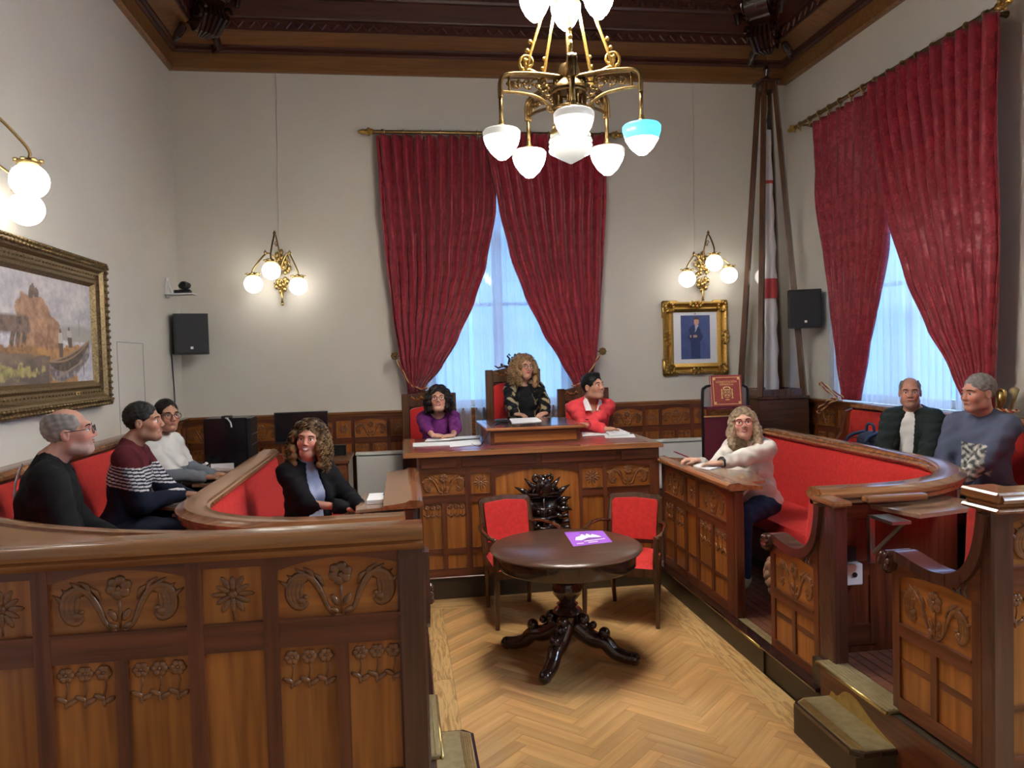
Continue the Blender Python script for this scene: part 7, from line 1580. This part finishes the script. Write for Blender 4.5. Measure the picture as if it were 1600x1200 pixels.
# man in coral sweater
lo_, fa, sc_ = (1.89, 7.78, Z2+0.045), 180, 1.10
w1, w2 = Vector((1.90, 7.14, 1.285)), Vector((1.72, 7.18, 1.325))
pm, Hm, Tm, am_, Mm = person('man with short black hair in a coral sweater over a white collar', lo_, fa, 0.53, sc_, False, 1.04, RAD(18), head=(RAD(34), RAD(10), 0), wr=loc_of(w1, lo_, fa, sc_), wl=loc_of(w2, lo_, fa, sc_), hands=(dvec((0.9, 0.2, -0.05), fa), dvec((-1, 0.1, 0.0), fa)), curl=(0.4, 0.35),
       skin='tan', under=dict(col=(0.78, 0.77, 0.74), neck='v'), top=dict(name='coral_sweater', col=(0.74, 0.062, 0.075)), sleeve=0.86, neck='v', hair=dict(style='short', col=(0.006, 0.006, 0.007), th=0.014, quiff=1), smile=2, legs=False, beard=0.22, poles=[v3(1.0, 0.0, -0.5), v3(-1.0, 0.0, -0.5)])
for s in (1, -1):
    mb = MB(Mm); mb.add([Tm(s*0.060, -0.03, 0.640), Tm(s*0.052, 0.060, 0.625), Tm(s*0.020, 0.112, 0.545), Tm(s*0.078, 0.108, 0.545), Tm(s*0.088, 0.03, 0.600), Tm(s*0.060, -0.035, 0.628), Tm(s*0.056, 0.055, 0.615), Tm(s*0.022, 0.105, 0.538), Tm(s*0.078, 0.100, 0.538), Tm(s*0.086, 0.025, 0.592)], [(0, 1, 4), (1, 2, 3, 4), (5, 9, 6), (6, 9, 8, 7), (0, 5, 6, 1), (1, 6, 7, 2), (2, 7, 8, 3), (3, 8, 9, 4), (4, 9, 5, 0)]); mb.build('collar_flap', 'paper', pm)
def watch(root, arms, i, MW, mt='black_plastic', t=0.86):
    S, e, w = arms[i]; c = e+(w-e)*t; d = Vector((w-e).tolist()).normalized(); a = d.orthogonal().normalized(); b = d.cross(a); mb = MB(MW)
    for off in (-0.008, 0, 0.008): mb.tube([Vector(c.tolist())+d*off+(a*math.cos(q)+b*math.sin(q))*0.036 for q in np.linspace(0, 2*math.pi, 17)[:-1]], 0.0045, 5, closed=True)
    mb.build('watch_strap', mt, root, smooth=2); MB(MW).ball(Vector(c.tolist())+Vector((0, 0, 0.038)), (0.018, 0.018, 0.006), 10, 6).build('watch_face', 'screen_black', root, smooth=2)
watch(pm, am_, 1, Mm, t=0.93)
# laughing woman in black blazer
lo_, fa, sc_ = (-0.72, 5.68, Z1), -145, 1.06
w1, w2 = at_z(536, 792, 0.99), at_z(560, 789, 1.0)
pb_, Hb, Tb, ab_, Mb_ = person('laughing woman with curly highlighted hair in a black blazer', lo_, fa, 0.50, sc_, True, 1.02, RAD(4), head=(RAD(-42), RAD(6), RAD(-4)), wr=loc_of(w1, lo_, fa, sc_), wl=loc_of(w2, lo_, fa, sc_), hands=(dvec((0.8, 0.1, -0.3), fa), dvec((0.6, -0.6, -0.3), fa)),
       skin='ruddy', under=dict(col=(0.36, 0.42, 0.60), neck='high'), top=dict(name='black_blazer', col=(0.008, 0.008, 0.010), open=(0.055, 0.060), e=0.018), sleeve=0.97, hair=dict(style='curly', col=(0.020, 0.012, 0.008), col2=(0.27, 0.16, 0.07), w=0.132, down=0.17, n=380, seed=21, tip=3.2), smile=3, trousers=(0.012, 0.012, 0.016))
MB(Mb_).box((-0.002, -0.004, -0.03), (0.002, 0.004, 0.03)).build('brooch', 'gilt', pb_).matrix_basis = Mb_ @ Matrix.Translation(Tb(-0.105, 0.108, 0.36).tolist()) @ Matrix.Rotation(0.2, 4, 'Y')
# bald-crowned man in black
lo_, fa, sc_ = (-1.98, 4.42, Z2+0.02), -72, 1.11
px_, Hx, Tx, ax_, Mx = person('grey-haired man with glasses and short white beard in a black shirt', lo_, fa, 0.50, sc_, False, 1.24, RAD(12), head=(RAD(-4), RAD(8), 0), skin='ruddy', top=dict(name='black_shirt', col=(0.010, 0.010, 0.011), e=0.018), neck='crew', hair=dict(style='bald', col=(0.16, 0.145, 0.13), col2=(0.34, 0.32, 0.30), th=0.010), glasses=('frame_black', 0.021), smile=2, beard=0.5, extras=dict(beard_col=(0.42, 0.38, 0.35), brow=(0.14, 0.11, 0.09)), trousers=(0.015, 0.017, 0.028))
mb = MB(Mx); zz = [Tx(-0.05+0.012*(k % 2), -0.145-0.012*math.sin(k*0.5), 0.56-0.030*k) for k in range(15)]
mb.tube([Vector(p.tolist()) for p in zz], 0.006, 5); mb.build('white_trim', 'paper', px_)
# man in striped sweater
def stripes(L, V):
    z = L[:, 2]; C = np.tile(np.array([0.010, 0.013, 0.028]), (len(L), 1)); C[z > 0.485] = (0.090, 0.014, 0.020)
    st = (z > 0.355) & (z <= 0.485); on = (((z-0.355)/0.0205) % 1.0) < 0.45; C[st] = (0.014, 0.014, 0.030); C[st & on] = (0.66, 0.64, 0.66); return C
lo_, fa, sc_ = (-1.90, 5.48, Z2), -84, 1.10
w1 = at_z(284, 772, 1.12); w2 = Vector((-1.45, 5.75, 1.02))
person('dark-haired man in a navy sweater with maroon yoke and white stripes', lo_, fa, 0.495, sc_, False, 1.05, RAD(10), head=(RAD(-6), RAD(4), 0), wr=loc_of(w1, lo_, fa, sc_), wl=loc_of(w2, lo_, fa, sc_), hands=(dvec((1, 0.25, -0.12), fa), dvec((1, 0.0, -0.3), fa)), curl=(0.45, 0.5),
       skin='tan', top=dict(name='striped_sweater', col=stripes, h=0.0055, wr=0.0025), hair=dict(style='short', col=(0.010, 0.009, 0.009), col2=(0.035, 0.032, 0.030), th=0.010), smile=1.5, beard=0.2, trousers=(0.016, 0.022, 0.045), poles=[v3(0.3, -0.3, -0.9), v3(-0.5, -0.5, -0.7)])
# woman with tied-back hair
def bands(L, V):
    z = L[:, 2]; C = np.tile(np.array([0.36, 0.27, 0.215]), (len(L), 1)); C[z > 0.215] = (0.165, 0.185, 0.215); C[z > 0.365] = (0.66, 0.64, 0.61); return C
lo_, fa, sc_ = (-1.97, 6.50, Z2), -112, 1.07
w1, w2 = at_z(318, 745, 1.10), at_z(332, 741, 1.09)
person('woman with dark tied-back hair and glasses in a white and grey sweater', lo_, fa, 0.49, sc_, True, 1.0, RAD(6), head=(RAD(-28), RAD(0), 0), wr=loc_of(w1, lo_, fa, sc_), wl=loc_of(w2, lo_, fa, sc_), hands=(dvec((1, 0.1, -0.1), fa), dvec((1, 0, -0.1), fa)),
       skin='tan', top=dict(name='banded_sweater', col=bands, e=0.016), hair=dict(style='bun', col=(0.008, 0.007, 0.007), col2=(0.02, 0.016, 0.015)), glasses=('frame_black', 0.022), smile=1, trousers=(0.02, 0.025, 0.05))
# woman in white sweater
lo_, fa, sc_ = (2.86, 5.98, Z1), 128, 1.06
w1, w2 = at_z(1090, 719, 1.13), at_z(1112, 727, 1.13)
pw_, Hw, Tw, aw_, Mw_ = person('smiling woman with long blonde hair and red glasses in a white sweater', lo_, fa, 0.495, sc_, True, 1.12, RAD(14), head=(RAD(30), RAD(6), RAD(4)), wr=loc_of(w1, lo_, fa, sc_), wl=loc_of(w2, lo_, fa, sc_), hands=(dvec((-1, 0.25, 0.05), fa), dvec((-0.9, 0.5, -0.05), fa)), curl=(0.7, 0.45), poles=[v3(0.3, -0.1, -1.0), v3(-0.25, 0.1, -1.0)],
       skin='light', top=dict(name='white_sweater', col=(0.70, 0.67, 0.62), e=0.018, wr=0.0045), sleeve=0.72, neck='deep', hair=dict(style='long', col=(0.15, 0.105, 0.065), col2=(0.46, 0.36, 0.24), tip=2.2), glasses=('frame_red', 0.023), smile=2, trousers=(0.020, 0.042, 0.095), shoe='shoe_beige', extras=dict(lips=1))
nk = MB(Mw_); nk.tube([Vector(p.tolist()) for p in (Tw(0.075, -0.02, 0.625), Tw(0.070, 0.075, 0.555), Tw(0.045, 0.118, 0.48), Tw(0.0, 0.135, 0.43), Tw(-0.045, 0.118, 0.48), Tw(-0.070, 0.075, 0.555), Tw(-0.075, -0.02, 0.625))], 0.014, 6, flat=(Vector((0, 1, 0)), 0.6)); nk.build('necklace', 'rope_gold', pw_, smooth=2)
watch(pw_, aw_, 1, Mw_, t=0.9)
pn = thing('red_pen', w1[:], 'red pen held in the hand of the woman in white', 'pen'); a = w1+Vector((-0.075, 0.05, 0.02)); MB().tube([a+Vector((0.04, 0.0, -0.01)), a+Vector((-0.10, -0.02, 0.05))], 0.0055, 6).build('barrel', 'frame_red', pn); MB().tube([a+Vector((-0.10, -0.02, 0.05)), a+Vector((-0.115, -0.023, 0.056))], [0.0055, 0.002], 6).build('tip', 'red_flag', pn)
# bald man in dark padded jacket
lo_, fa, sc_ = (4.28, 5.98, Z2), 124, 1.06
w1, w2 = Vector((3.86, 5.75, 0.98)), Vector((4.05, 5.55, 1.0))
person('bald man in a dark green padded jacket over a white shirt', lo_, fa, 0.49, sc_, False, 1.10, RAD(2), head=(RAD(22), RAD(2), 0), wr=loc_of(w1, lo_, fa, sc_), wl=loc_of(w2, lo_, fa, sc_), hands=(dvec((-0.5, -0.8, -0.2), fa), dvec((-0.8, -0.4, -0.2), fa)),
       skin='ruddy', under=dict(col=(0.74, 0.73, 0.72), neck='high'), top=dict(name='padded_jacket', col=(0.020, 0.028, 0.027), open=(0.045, 0.068), e=0.030, puff=True), hair=dict(style='bald', col=(0.17, 0.15, 0.135), col2=(0.30, 0.28, 0.26), th=0.006, back=-0.03), smile=1, beard=0.15, extras=dict(beard_col=(0.30, 0.24, 0.22), brow=(0.12, 0.09, 0.07)))
# man in grey-blue shirt
def printed(L, V):
    C = np.tile(np.array([0.105, 0.125, 0.200]), (len(L), 1)); x, y, z = L[:, 0], L[:, 1], L[:, 2]
    n = np.sin(x*120+np.sin(z*90)*2)+np.sin(z*140+np.sin(x*70)*2.2); m_ = (np.abs(x) < 0.088) & (z > 0.225) & (z < 0.43) & (y > 0.03)
    C[m_] = (0.36, 0.36, 0.33); C[m_ & (n > 0.3)] = (0.09, 0.095, 0.10); C[m_ & (n < -0.9)] = (0.62, 0.61, 0.56); return C
lo_, fa, sc_ = (4.22, 5.10, Z2), 122, 1.12
w1, w2 = at_x(1483, 752, 3.86), at_x(1492, 760, 3.86)
pg_, Hg, Tg, ag_, Mg = person('grey-haired man in a grey-blue long-sleeved shirt with a printed chest', lo_, fa, 0.49, sc_, False, 1.08, RAD(6), head=(RAD(-30), RAD(-2), 0), wr=loc_of(w1, lo_, fa, sc_), wl=loc_of(w2, lo_, fa, sc_), hands=(dvec((-0.3, -0.5, -0.8), fa), dvec((-0.5, -0.4, -0.7), fa)), curl=(0.5, 0.6),
       skin='ruddy', top=dict(name='printed_shirt', col=printed, e=0.014), hair=dict(style='short', col=(0.13, 0.125, 0.12), col2=(0.30, 0.29, 0.28), th=0.008), smile=0, beard=0.12, extras=dict(brow=(0.10, 0.085, 0.075)), trousers=(0.055, 0.068, 0.090))
